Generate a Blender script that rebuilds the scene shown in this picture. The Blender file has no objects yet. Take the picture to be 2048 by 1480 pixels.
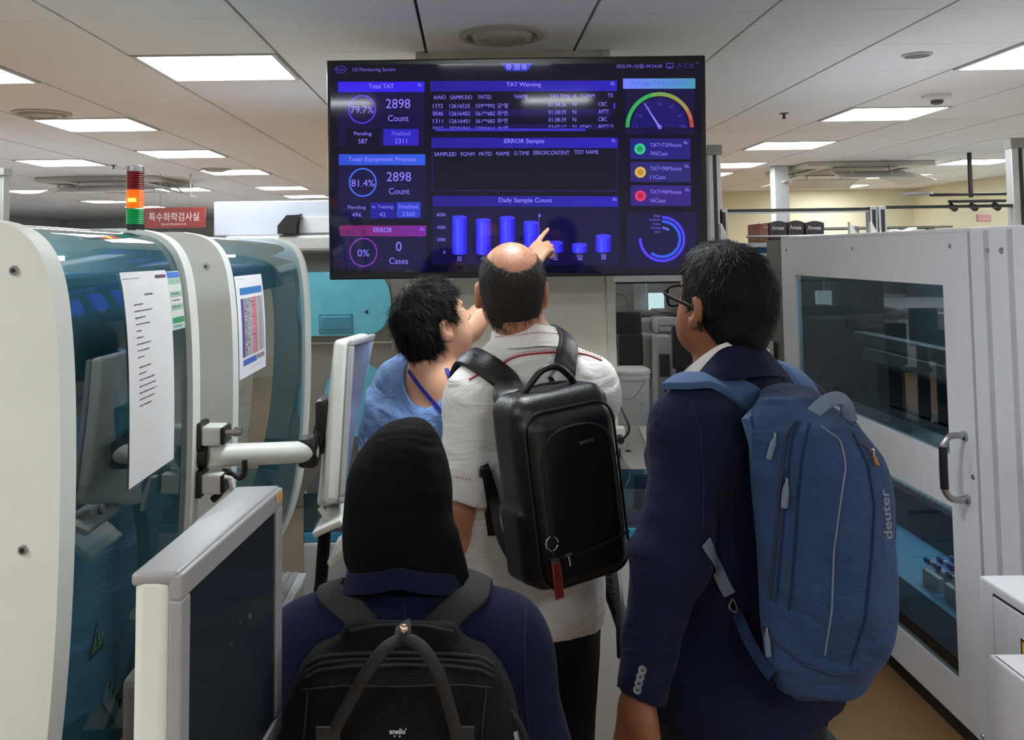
import bpy, bmesh, math, random
import numpy as np
from mathutils import Vector, Matrix
from mathutils.bvhtree import BVHTree
random.seed(7); rng = np.random.default_rng(7)
S = bpy.context.scene; COL = S.collection
R = math.radians
# ---------------------------------------------------------------- camera, world, exposure
FPX = 1800.0; CZ = 1.75; PITCH = R(3.0); ROLL = R(-0.8); AX, AY = 940.0, 411.0
cam_d = bpy.data.cameras.new('camera'); cam = bpy.data.objects.new('camera', cam_d); COL.objects.link(cam)
cam_d.sensor_width = 36.0; cam_d.lens = 36.0*FPX/2048
cam_d.shift_x = (1024-AX)/2048; cam_d.shift_y = -(740-AY)/2048
cam_d.clip_start = .05; cam_d.clip_end = 100
CM = Matrix.Translation((0, 0, CZ)) @ Matrix.Rotation(R(90)+PITCH, 4, 'X') @ Matrix.Rotation(ROLL, 4, 'Z')
cam.matrix_world = CM; S.camera = cam
CR = CM.to_3x3()
w = bpy.data.worlds.new('world'); S.world = w; w.use_nodes = True
w.node_tree.nodes['Background'].inputs[0].default_value = (.8, .85, 1, 1)
w.node_tree.nodes['Background'].inputs[1].default_value = .1
S.view_settings.view_transform = 'Standard'; S.view_settings.look = 'None'
S.view_settings.gamma = 1; S.view_settings.exposure = 0.95
S.cycles.max_bounces = 8; S.cycles.diffuse_bounces = 4; S.cycles.glossy_bounces = 4
S.cycles.transparent_max_bounces = 12; S.cycles.sample_clamp_indirect = 6
LAMP = 14.0          # emission of the ceiling panels
CEIL = 2.58         # ceiling height

def ray(px, py): return (CR @ Vector(((px-AX)/FPX, -(py-AY)/FPX, -1))).normalized()
def P(px, py, Y):
    d = ray(px, py); return Vector((0, 0, CZ)) + d*(Y/d.y)
def PX(px, py, X):
    d = ray(px, py); return Vector((0, 0, CZ)) + d*(X/d.x)
def PZ(px, py, Z):
    d = ray(px, py); return Vector((0, 0, CZ)) + d*((Z-CZ)/d.z)
def pix(p):
    q = CR.transposed() @ (Vector(p)-Vector((0, 0, CZ))); return (AX - FPX*q.x/q.z, AY + FPX*q.y/q.z)

# ---------------------------------------------------------------- materials
MATS = {}
def srgb(c):
    return tuple((x/255/12.92 if x/255 <= .04045 else ((x/255+.055)/1.055)**2.4) for x in c)
def mat(name, rgb, rough=.5, metal=0, var=.06, scale=12, bump=0, bscale=60, emit=0, spec=.5, coat=0, ecol=None, sheen=0):
    if name in MATS: return MATS[name]
    m = bpy.data.materials.new(name); m.use_nodes = True; nt = m.node_tree; N = nt.nodes; L = nt.links
    b = N['Principled BSDF']; c = srgb(rgb)
    tc = N.new('ShaderNodeTexCoord')
    nz = N.new('ShaderNodeTexNoise'); nz.inputs['Scale'].default_value = scale; nz.inputs['Detail'].default_value = 4
    L.new(tc.outputs['Object'], nz.inputs['Vector'])
    rp = N.new('ShaderNodeValToRGB')
    rp.color_ramp.elements[0].position = .3; rp.color_ramp.elements[1].position = .7
    rp.color_ramp.elements[0].color = tuple(x*(1-var) for x in c)+(1,)
    rp.color_ramp.elements[1].color = tuple(min(1, x*(1+var)) for x in c)+(1,)
    L.new(nz.outputs['Fac'], rp.inputs['Fac']); L.new(rp.outputs['Color'], b.inputs['Base Color'])
    b.inputs['Roughness'].default_value = rough; b.inputs['Metallic'].default_value = metal
    b.inputs['Specular IOR Level'].default_value = spec
    if coat: b.inputs['Coat Weight'].default_value = coat; b.inputs['Coat Roughness'].default_value = .08
    if sheen: b.inputs['Sheen Weight'].default_value = sheen; b.inputs['Sheen Roughness'].default_value = .5
    if emit:
        b.inputs['Emission Color'].default_value = (srgb(ecol) if ecol else c)+(1,)
        b.inputs['Emission Strength'].default_value = emit
    if bump:
        n2 = N.new('ShaderNodeTexNoise'); n2.inputs['Scale'].default_value = bscale; n2.inputs['Detail'].default_value = 5
        L.new(tc.outputs['Object'], n2.inputs['Vector'])
        bp = N.new('ShaderNodeBump'); bp.inputs['Strength'].default_value = bump; bp.inputs['Distance'].default_value = .004
        L.new(n2.outputs['Fac'], bp.inputs['Height']); L.new(bp.outputs['Normal'], b.inputs['Normal'])
    MATS[name] = m; return m
def weave(name, rgb, rough=.85, scale=900, bump=.35, sheen=.15, var=.12, crease=0):
    """woven cloth: two crossed wave textures as bump"""
    if name in MATS: return MATS[name]
    m = mat(name, rgb, rough, var=var, scale=9, sheen=sheen, spec=.12)
    nt = m.node_tree; N = nt.nodes; L = nt.links; b = N['Principled BSDF']; tc = [n for n in N if n.type == 'TEX_COORD'][0]
    ws = []
    for d in ('X', 'Z'):
        wv = N.new('ShaderNodeTexWave'); wv.bands_direction = d; wv.inputs['Scale'].default_value = scale/6.28
        wv.inputs['Distortion'].default_value = .6; L.new(tc.outputs['Object'], wv.inputs['Vector']); ws.append(wv)
    ad = N.new('ShaderNodeMath'); ad.operation = 'ADD'
    L.new(ws[0].outputs['Fac'], ad.inputs[0]); L.new(ws[1].outputs['Fac'], ad.inputs[1])
    bp = N.new('ShaderNodeBump'); bp.inputs['Strength'].default_value = bump; bp.inputs['Distance'].default_value = .0008
    L.new(ad.outputs[0], bp.inputs['Height'])
    if crease:
        n2 = N.new('ShaderNodeTexNoise'); n2.inputs['Scale'].default_value = 7; n2.inputs['Detail'].default_value = 3
        n2.inputs['Distortion'].default_value = 1.2
        mp = N.new('ShaderNodeMapping'); mp.inputs['Scale'].default_value = (1, 1, 1.8)
        L.new(tc.outputs['Object'], mp.inputs['Vector']); L.new(mp.outputs['Vector'], n2.inputs['Vector'])
        b2 = N.new('ShaderNodeBump'); b2.inputs['Strength'].default_value = crease; b2.inputs['Distance'].default_value = .02
        L.new(n2.outputs['Fac'], b2.inputs['Height']); L.new(b2.outputs['Normal'], bp.inputs['Normal'])
    L.new(bp.outputs['Normal'], b.inputs['Normal'])
    return m
def glass(name, tint, refl=.05, rough=.0, ior=1.5):
    """tinted sheet: transparent tint + fresnel reflection"""
    if name in MATS: return MATS[name]
    m = bpy.data.materials.new(name); m.use_nodes = True; nt = m.node_tree; N = nt.nodes; L = nt.links
    N.remove(N['Principled BSDF']); out = N['Material Output']
    tr = N.new('ShaderNodeBsdfTransparent'); tr.inputs[0].default_value = tuple(tint)+(1,)
    gl = N.new('ShaderNodeBsdfGlossy'); gl.inputs['Roughness'].default_value = rough; gl.inputs[0].default_value = (.95, .97, 1, 1)
    fr = N.new('ShaderNodeFresnel'); fr.inputs[0].default_value = ior
    ad = N.new('ShaderNodeMath'); ad.operation = 'ADD'; ad.use_clamp = True; ad.inputs[1].default_value = refl
    L.new(fr.outputs[0], ad.inputs[0])
    ge = N.new('ShaderNodeNewGeometry'); iv = N.new('ShaderNodeMath'); iv.operation = 'SUBTRACT'; iv.inputs[0].default_value = 1; L.new(ge.outputs['Backfacing'], iv.inputs[1])
    mu = N.new('ShaderNodeMath'); mu.operation = 'MULTIPLY'; L.new(ad.outputs[0], mu.inputs[0]); L.new(iv.outputs[0], mu.inputs[1])
    mx = N.new('ShaderNodeMixShader'); L.new(mu.outputs[0], mx.inputs[0]); L.new(tr.outputs[0], mx.inputs[1]); L.new(gl.outputs[0], mx.inputs[2])
    L.new(mx.outputs[0], out.inputs[0]); MATS[name] = m; return m
def emis(name, rgb, k, base=(6, 6, 14), rough=.06):
    """a lit pixel area of a glossy screen"""
    if name in MATS: return MATS[name]
    m = mat(name, base, rough, var=0, emit=k*.52, ecol=rgb); return m

# ---------------------------------------------------------------- mesh helpers
def tag(o, label=None, cat=None, group=None, kind=None):
    if label: o['label'] = label
    if cat: o['category'] = cat
    if group: o['group'] = group
    if kind: o['kind'] = kind
    return o
def empty(name, loc, label, cat, group=None):
    o = bpy.data.objects.new(name, None); o.empty_display_size = .05; COL.objects.link(o); o.location = loc
    return tag(o, label, cat, group)
def attach(o, parent):
    """parent keeping world placement (parents are unrotated or matrix known)"""
    if parent is not None:
        mw = o.matrix_world.copy() if o.matrix_world else Matrix()
        o.parent = parent; o.matrix_parent_inverse = Matrix()
        o.matrix_basis = WM[parent.name].inverted() @ o.matrix_basis
WM = {}   # world matrices of objects, by name
class MB:
    def __init__(s): s.bm = bmesh.new(); s.mi = 0; s.mats = []
    def m(s, material):
        if material not in s.mats: s.mats.append(material)
        s.mi = s.mats.index(material); return s
    def _fin(s, faces, smooth=False):
        for f in faces: f.material_index = s.mi; f.smooth = smooth
    def box(s, lo, hi, bev=0, rot=None, seg=2, smooth=None):
        lo = Vector(lo); hi = Vector(hi); c = (lo+hi)/2; h = (hi-lo)
        r = bmesh.ops.create_cube(s.bm, size=1)['verts']
        bmesh.ops.scale(s.bm, vec=h, verts=r)
        es = list({e for v in r for e in v.link_edges}); fs = {f for v in r for f in v.link_faces}
        if bev:
            q = bmesh.ops.bevel(s.bm, geom=es, offset=bev, segments=seg, profile=.5, affect='EDGES', clamp_overlap=True)
            fs = {f for f in q['faces']}|{f for f in fs if f.is_valid}
            r = list({v for f in fs for v in f.verts})
        if rot is not None: bmesh.ops.transform(s.bm, matrix=rot.to_4x4(), verts=r)
        bmesh.ops.translate(s.bm, vec=c, verts=r)
        s._fin(fs, bool(bev)); return s
    def obox(s, c, h, rot, bev=0, seg=2):
        c = Vector(c); h = Vector(h); return s.box(c-h, c+h, bev, rot, seg)
    def hexa(s, pts, bev=0):
        """8 corners: 4 of one face in order then 4 of the opposite face"""
        v = [s.bm.verts.new(p) for p in pts]
        fs = [s.bm.faces.new([v[i] for i in f]) for f in ((0,1,2,3),(7,6,5,4),(0,4,5,1),(1,5,6,2),(2,6,7,3),(3,7,4,0))]
        if bev:
            es = list({e for f in fs for e in f.edges})
            q = bmesh.ops.bevel(s.bm, geom=es, offset=bev, segments=3, profile=.5, affect='EDGES', clamp_overlap=True)
            fs = set(q['faces'])|{f for f in fs if f.is_valid}
        s._fin(fs, bool(bev)); return s
    def quad(s, pts, smooth=False):
        f = s.bm.faces.new([s.bm.verts.new(p) for p in pts]); s._fin([f], smooth); return s
    def tube(s, pts, r, seg=8, closed=False, cap=True, flat=None):
        pts = [Vector(p) for p in pts]; n = len(pts); rings = []
        rr = r if hasattr(r, '__len__') else [r]*n
        up = None
        for i, p in enumerate(pts):
            a = pts[(i-1) % n] if (closed or i > 0) else pts[0]; b = pts[(i+1) % n] if (closed or i < n-1) else pts[-1]
            t = (b-a).normalized() if (b-a).length > 1e-9 else Vector((0, 0, 1))
            if up is None:
                up = Vector((0, 0, 1)) if abs(t.z) < .9 else Vector((1, 0, 0))
            x = (up - t*up.dot(t)).normalized(); up = x; y = t.cross(x)
            f = flat if flat else 1
            rings.append([s.bm.verts.new(p + (x*math.cos(2*math.pi*k/seg)*f + y*math.sin(2*math.pi*k/seg))*rr[i]) for k in range(seg)])
        fs = []
        m = n if closed else n-1
        for i in range(m):
            A = rings[i]; B = rings[(i+1) % n]
            for k in range(seg): fs.append(s.bm.faces.new((A[k], A[(k+1) % seg], B[(k+1) % seg], B[k])))
        if not closed and cap:
            fs.append(s.bm.faces.new(rings[0][::-1])); fs.append(s.bm.faces.new(rings[-1]))
        s._fin(fs, True); return s
    def cyl(s, a, b, r, r2=None, seg=24, smooth=True):
        a = Vector(a); b = Vector(b); r2 = r if r2 is None else r2
        t = (b-a).normalized(); x = (Vector((0, 0, 1)) if abs(t.z) < .9 else Vector((1, 0, 0))).cross(t).normalized(); y = t.cross(x)
        A = [s.bm.verts.new(a+(x*math.cos(2*math.pi*k/seg)+y*math.sin(2*math.pi*k/seg))*r) for k in range(seg)]
        B = [s.bm.verts.new(b+(x*math.cos(2*math.pi*k/seg)+y*math.sin(2*math.pi*k/seg))*r2) for k in range(seg)]
        fs = [s.bm.faces.new((A[k], A[(k+1) % seg], B[(k+1) % seg], B[k])) for k in range(seg)]
        s._fin(fs, smooth); s._fin([s.bm.faces.new(A[::-1]), s.bm.faces.new(B)], False); return s
    def lathe(s, prof, c, seg=32, axis=None):
        """prof: (radius, height) up the z axis at c"""
        c = Vector(c); rings = []
        M = Matrix.Identity(3) if axis is None else Vector((0, 0, 1)).rotation_difference(Vector(axis)).to_matrix()
        for r, z in prof:
            rings.append([s.bm.verts.new(c + M @ Vector((max(r, 1e-5)*math.cos(2*math.pi*k/seg), max(r, 1e-5)*math.sin(2*math.pi*k/seg), z))) for k in range(seg)])
        fs = []
        for A, B in zip(rings, rings[1:]):
            for k in range(seg): fs.append(s.bm.faces.new((A[k], A[(k+1) % seg], B[(k+1) % seg], B[k])))
        s._fin(fs, True); return s
    def prism(s, poly, y0, y1, plane='XZ', bev=0, smooth=False):
        """extrude a polygon; plane XZ extrudes along Y, XY along Z, YZ along X"""
        mk = {'XZ': lambda a, b, t: (a, t, b), 'XY': lambda a, b, t: (a, b, t), 'YZ': lambda a, b, t: (t, a, b)}[plane]
        A = [s.bm.verts.new(mk(a, b, y0)) for a, b in poly]; B = [s.bm.verts.new(mk(a, b, y1)) for a, b in poly]
        n = len(poly); fs = [s.bm.faces.new(A), s.bm.faces.new(B[::-1])]
        sd = [s.bm.faces.new((A[i], B[i], B[(i+1) % n], A[(i+1) % n])) for i in range(n)]
        if bev:
            q = bmesh.ops.bevel(s.bm, geom=list({e for f in fs for e in f.edges}), offset=bev, segments=3, profile=.5, affect='EDGES', clamp_overlap=True)
            s._fin(q['faces'], True)
        s._fin([f for f in fs if f.is_valid], False); s._fin([f for f in sd if f.is_valid], smooth); return s
    def sweep(s, curve, y0, y1, t, plane='XZ'):
        """thin curved sheet following an open curve (normals to the left), thickness t"""
        n = len(curve); c = [Vector((a, b)) for a, b in curve]; off = []
        for i in range(n):
            d = (c[min(i+1, n-1)]-c[max(i-1, 0)]).normalized(); off.append(c[i]+Vector((d.y, -d.x))*t)
        poly = [tuple(p) for p in c]+[tuple(p) for p in off[::-1]]
        return s.prism(poly, y0, y1, plane, smooth=True)
    def build(s, name, material=None, parent=None, label=None, cat=None, group=None, kind=None, smooth_angle=None):
        bmesh.ops.recalc_face_normals(s.bm, faces=s.bm.faces)
        for e in s.bm.edges:
            if len(e.link_faces) == 2 and e.calc_face_angle(0) > .7: e.smooth = False
        me = bpy.data.meshes.new(name); 
        org = Vector((0, 0, 0))
        if parent is None:
            co = [v.co for v in s.bm.verts]
            if co:
                org = Vector(((min(c.x for c in co)+max(c.x for c in co))/2, (min(c.y for c in co)+max(c.y for c in co))/2, min(c.z for c in co)))
                bmesh.ops.translate(s.bm, vec=-org, verts=s.bm.verts)
        s.bm.to_mesh(me); s.bm.free()
        for mm in (s.mats or [material]): me.materials.append(mm)
        o = bpy.data.objects.new(name, me); COL.objects.link(o)
        o.matrix_basis = Matrix.Translation(org); reg(o, parent)
        return tag(o, label, cat, group, kind)
def reg(o, parent=None):
    """register an object whose matrix_basis is its world matrix and parent it"""
    W = o.matrix_basis.copy()
    if parent is not None:
        o.parent = parent; o.matrix_basis = wm(parent).inverted() @ W
    WM[o.name] = W
def wm(o):
    if o.name in WM: return WM[o.name]
    return o.matrix_basis.copy()
def copy_tree(o, parent=None):
    c = o.copy(); COL.objects.link(c)
    if parent is not None: c.parent = parent
    for k in [x for x in bpy.data.objects if x.parent == o]: copy_tree(k, c)
    return c
def dup(o, loc, label=None, group=None):
    c = copy_tree(o); c.location = loc
    if label: c['label'] = label
    if group: c['group'] = group
    return c

# ---------------------------------------------------------------- writing
def text_polys(body, bold=0):
    cu = bpy.data.curves.new('t', 'FONT'); cu.body = body; cu.resolution_u = 3; cu.offset = bold
    o = bpy.data.objects.new('t', cu); COL.objects.link(o)
    dg = bpy.context.evaluated_depsgraph_get(); ev = o.evaluated_get(dg); me = ev.to_mesh()
    vs = [v.co.copy() for v in me.vertices]; fs = [list(p.vertices) for p in me.polygons]
    ev.to_mesh_clear(); bpy.data.objects.remove(o); bpy.data.curves.remove(cu)
    return vs, fs
def put_text(mb, body, box, mapf, bold=0, rot180=False, z=0, clip=None):
    """body fitted to the box (x0,y0,x1,y1) of a 2D frame with y down; mapf(x,y,z)->3D"""
    vs, fs = text_polys(body, bold)
    if not vs: return
    x0 = min(v.x for v in vs); x1 = max(v.x for v in vs); y0 = min(v.y for v in vs); y1 = max(v.y for v in vs)
    X0, Y0, X1, Y1 = box; nv = []
    for v in vs:
        a = (v.x-x0)/max(x1-x0, 1e-6); b = (v.y-y0)/max(y1-y0, 1e-6)
        if rot180: a, b = 1-a, 1-b
        yy = Y1+(Y0-Y1)*b
        if clip is not None: yy = min(yy, clip)
        nv.append(mb.bm.verts.new(mapf(X0+(X1-X0)*a, yy, z)))
    for f in fs:
        try: q = mb.bm.faces.new([nv[i] for i in f]); q.material_index = mb.mi
        except ValueError: pass
# ---------------------------------------------------------------- organic shapes: blended solids turned into one surface
def V(*a): return np.array(a if len(a) > 1 else a[0], dtype=np.float32)
def frame(yaw=0, pitch=0, roll=0):
    """columns right, forward, up; yaw ccw seen from above, pitch raises the forward axis, roll about forward"""
    return np.array(Matrix.Rotation(yaw, 3, 'Z') @ Matrix.Rotation(pitch, 3, 'X') @ Matrix.Rotation(roll, 3, 'Y'), dtype=np.float32)
class Pr:
    def __init__(s, lo, hi, fn, k=.02, op='u'): s.lo = V(lo); s.hi = V(hi); s.fn = fn; s.k = k; s.op = op
def cap(a, b, ra, rb=None, k=.02, op='u', sq=None):
    a = V(a); b = V(b); rb = ra if rb is None else rb; ba = b-a; l2 = float(ba @ ba)+1e-9; r = max(ra, rb)
    def fn(p):
        q = p-a; h = np.clip((q @ ba)/l2, 0, 1); d = q-h[..., None]*ba
        if sq is not None:
            ax, f = sq; t = d @ V(ax); d = d+(f-1)*t[..., None]*V(ax)
        return np.sqrt((d*d).sum(-1))-(ra+(rb-ra)*h)
    return Pr(np.minimum(a, b)-r, np.maximum(a, b)+r, fn, k, op)
def cone(a, b, ra, rb, k=.01, op='u', rnd=.004):
    """flat ended"""
    a = V(a); b = V(b); ba = b-a; L = float(np.linalg.norm(ba)); t = ba/L; r = max(ra, rb)
    def fn(p):
        q = p-a; h = q @ t; d = q-h[..., None]*t; rad = np.sqrt((d*d).sum(-1))-(ra+(rb-ra)*np.clip(h/L, 0, 1))
        return np.maximum(rad, np.maximum(-h, h-L))
    return Pr(np.minimum(a, b)-r, np.maximum(a, b)+r, fn, k, op)
def ell(c, r, F=None, k=.02, op='u'):
    c = V(c); r = V(r); F = np.eye(3, dtype=np.float32) if F is None else F; m = float(r.max())
    def fn(p):
        q = (p-c) @ F; k0 = np.sqrt(((q/r)**2).sum(-1)); k1 = np.sqrt(((q/(r*r))**2).sum(-1))+1e-6
        return k0*(k0-1)/k1
    return Pr(c-m, c+m, fn, k, op)
def rbox(c, h, r, F=None, k=.01, op='u'):
    c = V(c); h = V(h); F = np.eye(3, dtype=np.float32) if F is None else F; m = float(np.linalg.norm(h))
    def fn(p):
        q = np.abs((p-c) @ F)-(h-r); return np.sqrt((np.maximum(q, 0)**2).sum(-1))+np.minimum(q.max(-1), 0)-r
    return Pr(c-m, c+m, fn, k, op)
def loft(levels, F, o, n=2.3, k=.02, op='u'):
    """levels (z, cx, cy, rx, ry) in the local frame at o"""
    L = np.array(sorted(levels), dtype=np.float32); o = V(o); m = float(np.abs(L[:, 1:3]).max()+L[:, 3:].max())
    zs = L[:, 0]; corners = [o+F @ V(x, y, z) for x in (-m, m) for y in (-m, m) for z in (zs[0], zs[-1])]
    def fn(p):
        q = (p-o) @ F; z = q[..., 2]; f = [np.interp(z, zs, L[:, i]) for i in (1, 2, 3, 4)]
        e = (np.abs((q[..., 0]-f[0])/f[2])**n+np.abs((q[..., 1]-f[1])/f[3])**n)**(1/n)
        d = (e-1)*np.minimum(f[2], f[3]); return np.maximum(d, np.maximum(zs[0]-z, z-zs[-1]))
    return Pr(np.min(corners, 0), np.max(corners, 0), fn, k, op)
def smin(a, b, k):
    if k <= 0: return np.minimum(a, b)
    h = np.clip(.5+.5*(b-a)/k, 0, 1); return b*(1-h)+a*h-k*h*(1-h)
def folds(p, amp, sc=1.0, seed=0):
    """irregular soft creases"""
    r = np.random.default_rng(seed); out = 0
    for i in range(4):
        d = r.normal(size=3); d /= np.linalg.norm(d); e = r.normal(size=3)*6*sc
        ph = r.uniform(0, 6.28); f = r.uniform(18, 45)*sc
        out = out+np.sin((p @ V(d))*f+ph+1.6*np.sin(p @ V(e)+ph))**3/(1+i*.5)
    return out*amp*.5
def solid(name, prims, h, material, parent=None, cuts=(), disp=None, post=None, pad=.02, smooth=0, **tags):
    add = [q for q in prims if q.op == 'u']
    lo = np.min([q.lo for q in add], 0)-pad; hi = np.max([q.hi for q in add], 0)+pad
    n = np.ceil((hi-lo)/h).astype(int)+1
    ax = [(lo[i]+h*np.arange(n[i])).astype(np.float32) for i in range(3)]
    D = np.full(n, .25, dtype=np.float32)
    for q in prims:
        mg = max(.03, q.k*1.5)
        i0 = np.clip(np.floor((q.lo-mg-lo)/h).astype(int), 0, n-1); i1 = np.clip(np.ceil((q.hi+mg-lo)/h).astype(int)+1, 1, n)
        if (i1 <= i0).any(): continue
        sl = tuple(slice(i0[i], i1[i]) for i in range(3))
        p = np.stack(np.meshgrid(ax[0][sl[0]], ax[1][sl[1]], ax[2][sl[2]], indexing='ij'), -1)
        d = q.fn(p).astype(np.float32)
        if q.op == 'u': D[sl] = smin(D[sl], d, q.k)
        else: D[sl] = -smin(-D[sl], d, q.k)
    need = np.abs(D) < .06
    if disp is not None or cuts:
        idx = np.nonzero(need | (D < 0)); p = np.stack([ax[i][idx[i]] for i in range(3)], -1); v = D[idx]
        if disp is not None: v = v+np.where(np.abs(v) < .06, disp(p), 0)
        for c in cuts: v = np.maximum(v, c(p))
        D[idx] = v
    D = np.pad(D, 1, constant_values=.1); lo = lo-h
    s = D < 0; sh = [slice(None, -1), slice(1, None)]
    cnt = sum(s[sh[a], sh[b], sh[c]].astype(np.int8) for a in (0, 1) for b in (0, 1) for c in (0, 1))
    act = (cnt > 0) & (cnt < 8); I = np.stack(np.nonzero(act), -1); vid = np.full(act.shape, -1, np.int64); vid[act] = np.arange(len(I))
    acc = np.zeros((len(I), 3), np.float32); num = np.zeros(len(I), np.float32)
    C = [(a, b, c) for a in (0, 1) for b in (0, 1) for c in (0, 1)]
    for A in C:
        for axn in range(3):
            if A[axn]: continue
            B = list(A); B[axn] = 1
            va = D[I[:, 0]+A[0], I[:, 1]+A[1], I[:, 2]+A[2]]; vb = D[I[:, 0]+B[0], I[:, 1]+B[1], I[:, 2]+B[2]]
            mk = (va < 0) != (vb < 0); t = np.where(mk, va/(va-vb+1e-12), 0)
            pos = np.tile(V(A), (len(I), 1)); pos[:, axn] += t; acc += pos*mk[:, None]; num += mk
    verts = lo+h*(I+acc/np.maximum(num, 1)[:, None])
    F = []
    for axn in range(3):
        u, v = (axn+1) % 3, (axn+2) % 3
        a = [slice(None)]*3; b = [slice(None)]*3; a[axn] = slice(None, -1); b[axn] = slice(1, None)
        df = s[tuple(a)] != s[tuple(b)]; E = np.stack(np.nonzero(df), -1)
        E = E[(E[:, u] > 0) & (E[:, v] > 0) & (E[:, u] < act.shape[u]) & (E[:, v] < act.shape[v])]
        q = []
        for du, dv in ((-1, -1), (0, -1), (0, 0), (-1, 0)):
            G = E.copy(); G[:, u] += du; G[:, v] += dv; q.append(vid[G[:, 0], G[:, 1], G[:, 2]])
        q = np.stack(q, -1); ins = s[E[:, 0], E[:, 1], E[:, 2]]
        q[~ins] = q[~ins][:, ::-1]; F.append(q)
    F = np.concatenate(F)
    for _ in range(smooth):
        nb = np.zeros_like(verts); c = np.zeros(len(verts))
        for a, b in ((0, 1), (1, 2), (2, 3), (3, 0)):
            np.add.at(nb, F[:, a], verts[F[:, b]]); np.add.at(nb, F[:, b], verts[F[:, a]])
            np.add.at(c, F[:, a], 1); np.add.at(c, F[:, b], 1)
        verts = verts*.4+nb/c[:, None]*.6
    if post is not None: verts = post(verts)
    return mesh_np(name, verts, F, material, parent, **tags)
def mesh_np(name, verts, F, material, parent=None, org=None, smooth=True, mi=None, **tags):
    verts = np.asarray(verts, dtype=np.float64)
    if org is None: org = V(0, 0, 0) if parent is not None else np.array([verts[:, 0].mean(), verts[:, 1].mean(), verts[:, 2].min()])
    me = bpy.data.meshes.new(name); k = F.shape[1]
    me.vertices.add(len(verts)); me.vertices.foreach_set('co', (verts-org).astype(np.float32).ravel())
    me.loops.add(F.size); me.loops.foreach_set('vertex_index', F.astype(np.int32).ravel())
    me.polygons.add(len(F)); me.polygons.foreach_set('loop_start', np.arange(0, F.size, k, dtype=np.int32))
    me.polygons.foreach_set('use_smooth', np.full(len(F), smooth))
    ms = material if isinstance(material, (list, tuple)) else [material]
    for m_ in ms: me.materials.append(m_)
    if mi is not None: me.polygons.foreach_set('material_index', mi.astype(np.int32))
    me.update(calc_edges=True); me.validate()
    o = bpy.data.objects.new(name, me); COL.objects.link(o); o.matrix_basis = Matrix.Translation([float(x) for x in org]); reg(o, parent)
    return tag(o, **tags)
def bvh(objs):
    vs, fs = [], []
    for o in (objs if isinstance(objs, (list, tuple)) else [objs]):
        M = wm(o); b = len(vs); me = o.data
        co = np.empty(len(me.vertices)*3, np.float32); me.vertices.foreach_get('co', co); co = co.reshape(-1, 3)
        A = np.array(M); co = co @ A[:3, :3].T+A[:3, 3]
        vs += [Vector(c) for c in co.tolist()]; fs += [[b+i for i in p.vertices] for p in me.polygons]
    return BVHTree.FromPolygons(vs, fs)
def drape(t, px, py, lift=.003):
    """the point and normal where the sight line through a pixel meets the surface"""
    d = ray(px, py); h = t.ray_cast(Vector((0, 0, CZ)), d, 12)
    if h[0] is None: return None
    n = h[1]; n = -n if n.dot(d) > 0 else n
    return h[0]+n*lift, n
def drape_path(t, pts, lift=.003, step=8):
    out = []
    for (a, b), (c, e) in zip(pts, pts[1:]):
        k = max(1, int(math.hypot(c-a, e-b)/step))
        for i in range(k): 
            q = drape(t, a+(c-a)*i/k, b+(e-b)*i/k, lift)
            if q: out.append(q)
    q = drape(t, *pts[-1], lift)
    if q: out.append(q)
    return out
def smooth_pts(P_, it=2):
    P_ = [Vector(p) for p in P_]
    for _ in range(it): P_ = [P_[0]]+[P_[i]*.5+(P_[i-1]+P_[i+1])*.25 for i in range(1, len(P_)-1)]+[P_[-1]]
    return P_
def crom(pts, n=8):
    """smooth curve through points"""
    pts = [Vector(p) for p in pts]; out = []
    for i in range(len(pts)-1):
        p0 = pts[max(i-1, 0)]; p1 = pts[i]; p2 = pts[i+1]; p3 = pts[min(i+2, len(pts)-1)]
        for k in range(n):
            t = k/n; out.append(.5*((2*p1)+(p2-p0)*t+(2*p0-5*p1+4*p2-p3)*t*t+(3*p1-p0-3*p2+p3)*t**3))
    out.append(pts[-1]); return out
def ribbon(mb, pts, nrm, width, thick, bulge=.0, wf=None):
    """padded strap along pts with surface normals nrm"""
    pts = [Vector(p) for p in pts]; n = len(pts); rings = []
    ps = None
    for i, p in enumerate(pts):
        t = (pts[min(i+1, n-1)]-pts[max(i-1, 0)]).normalized(); N_ = (nrm[i]-t*nrm[i].dot(t)).normalized(); s = t.cross(N_)
        if ps is not None:
            if s.dot(ps) < 0: s = -s; N_ = -N_
            s = (s*.45+ps*.55); s = (s-t*s.dot(t)).normalized(); N_ = s.cross(t) if s.cross(t).dot(N_) > 0 else t.cross(s)
        ps = s
        w = (width*(wf(i/(n-1)) if wf else 1))/2; ring = []
        prof = [(-1, 0), (-1, .55), (-.93, .9), (-.8, 1), (-.3, 1+bulge), (.3, 1+bulge), (.8, 1), (.93, .9), (1, .55), (1, 0)]
        for a, b in prof: ring.append(mb.bm.verts.new(p+s*a*w+N_*b*thick))
        rings.append(ring)
    fs = []
    for A, B in zip(rings, rings[1:]):
        m = len(A)
        for k in range(m): fs.append(mb.bm.faces.new((A[k], A[(k+1) % m], B[(k+1) % m], B[k])))
    fs.append(mb.bm.faces.new(rings[0][::-1])); fs.append(mb.bm.faces.new(rings[-1])); mb._fin(fs, True); return mb
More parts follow.
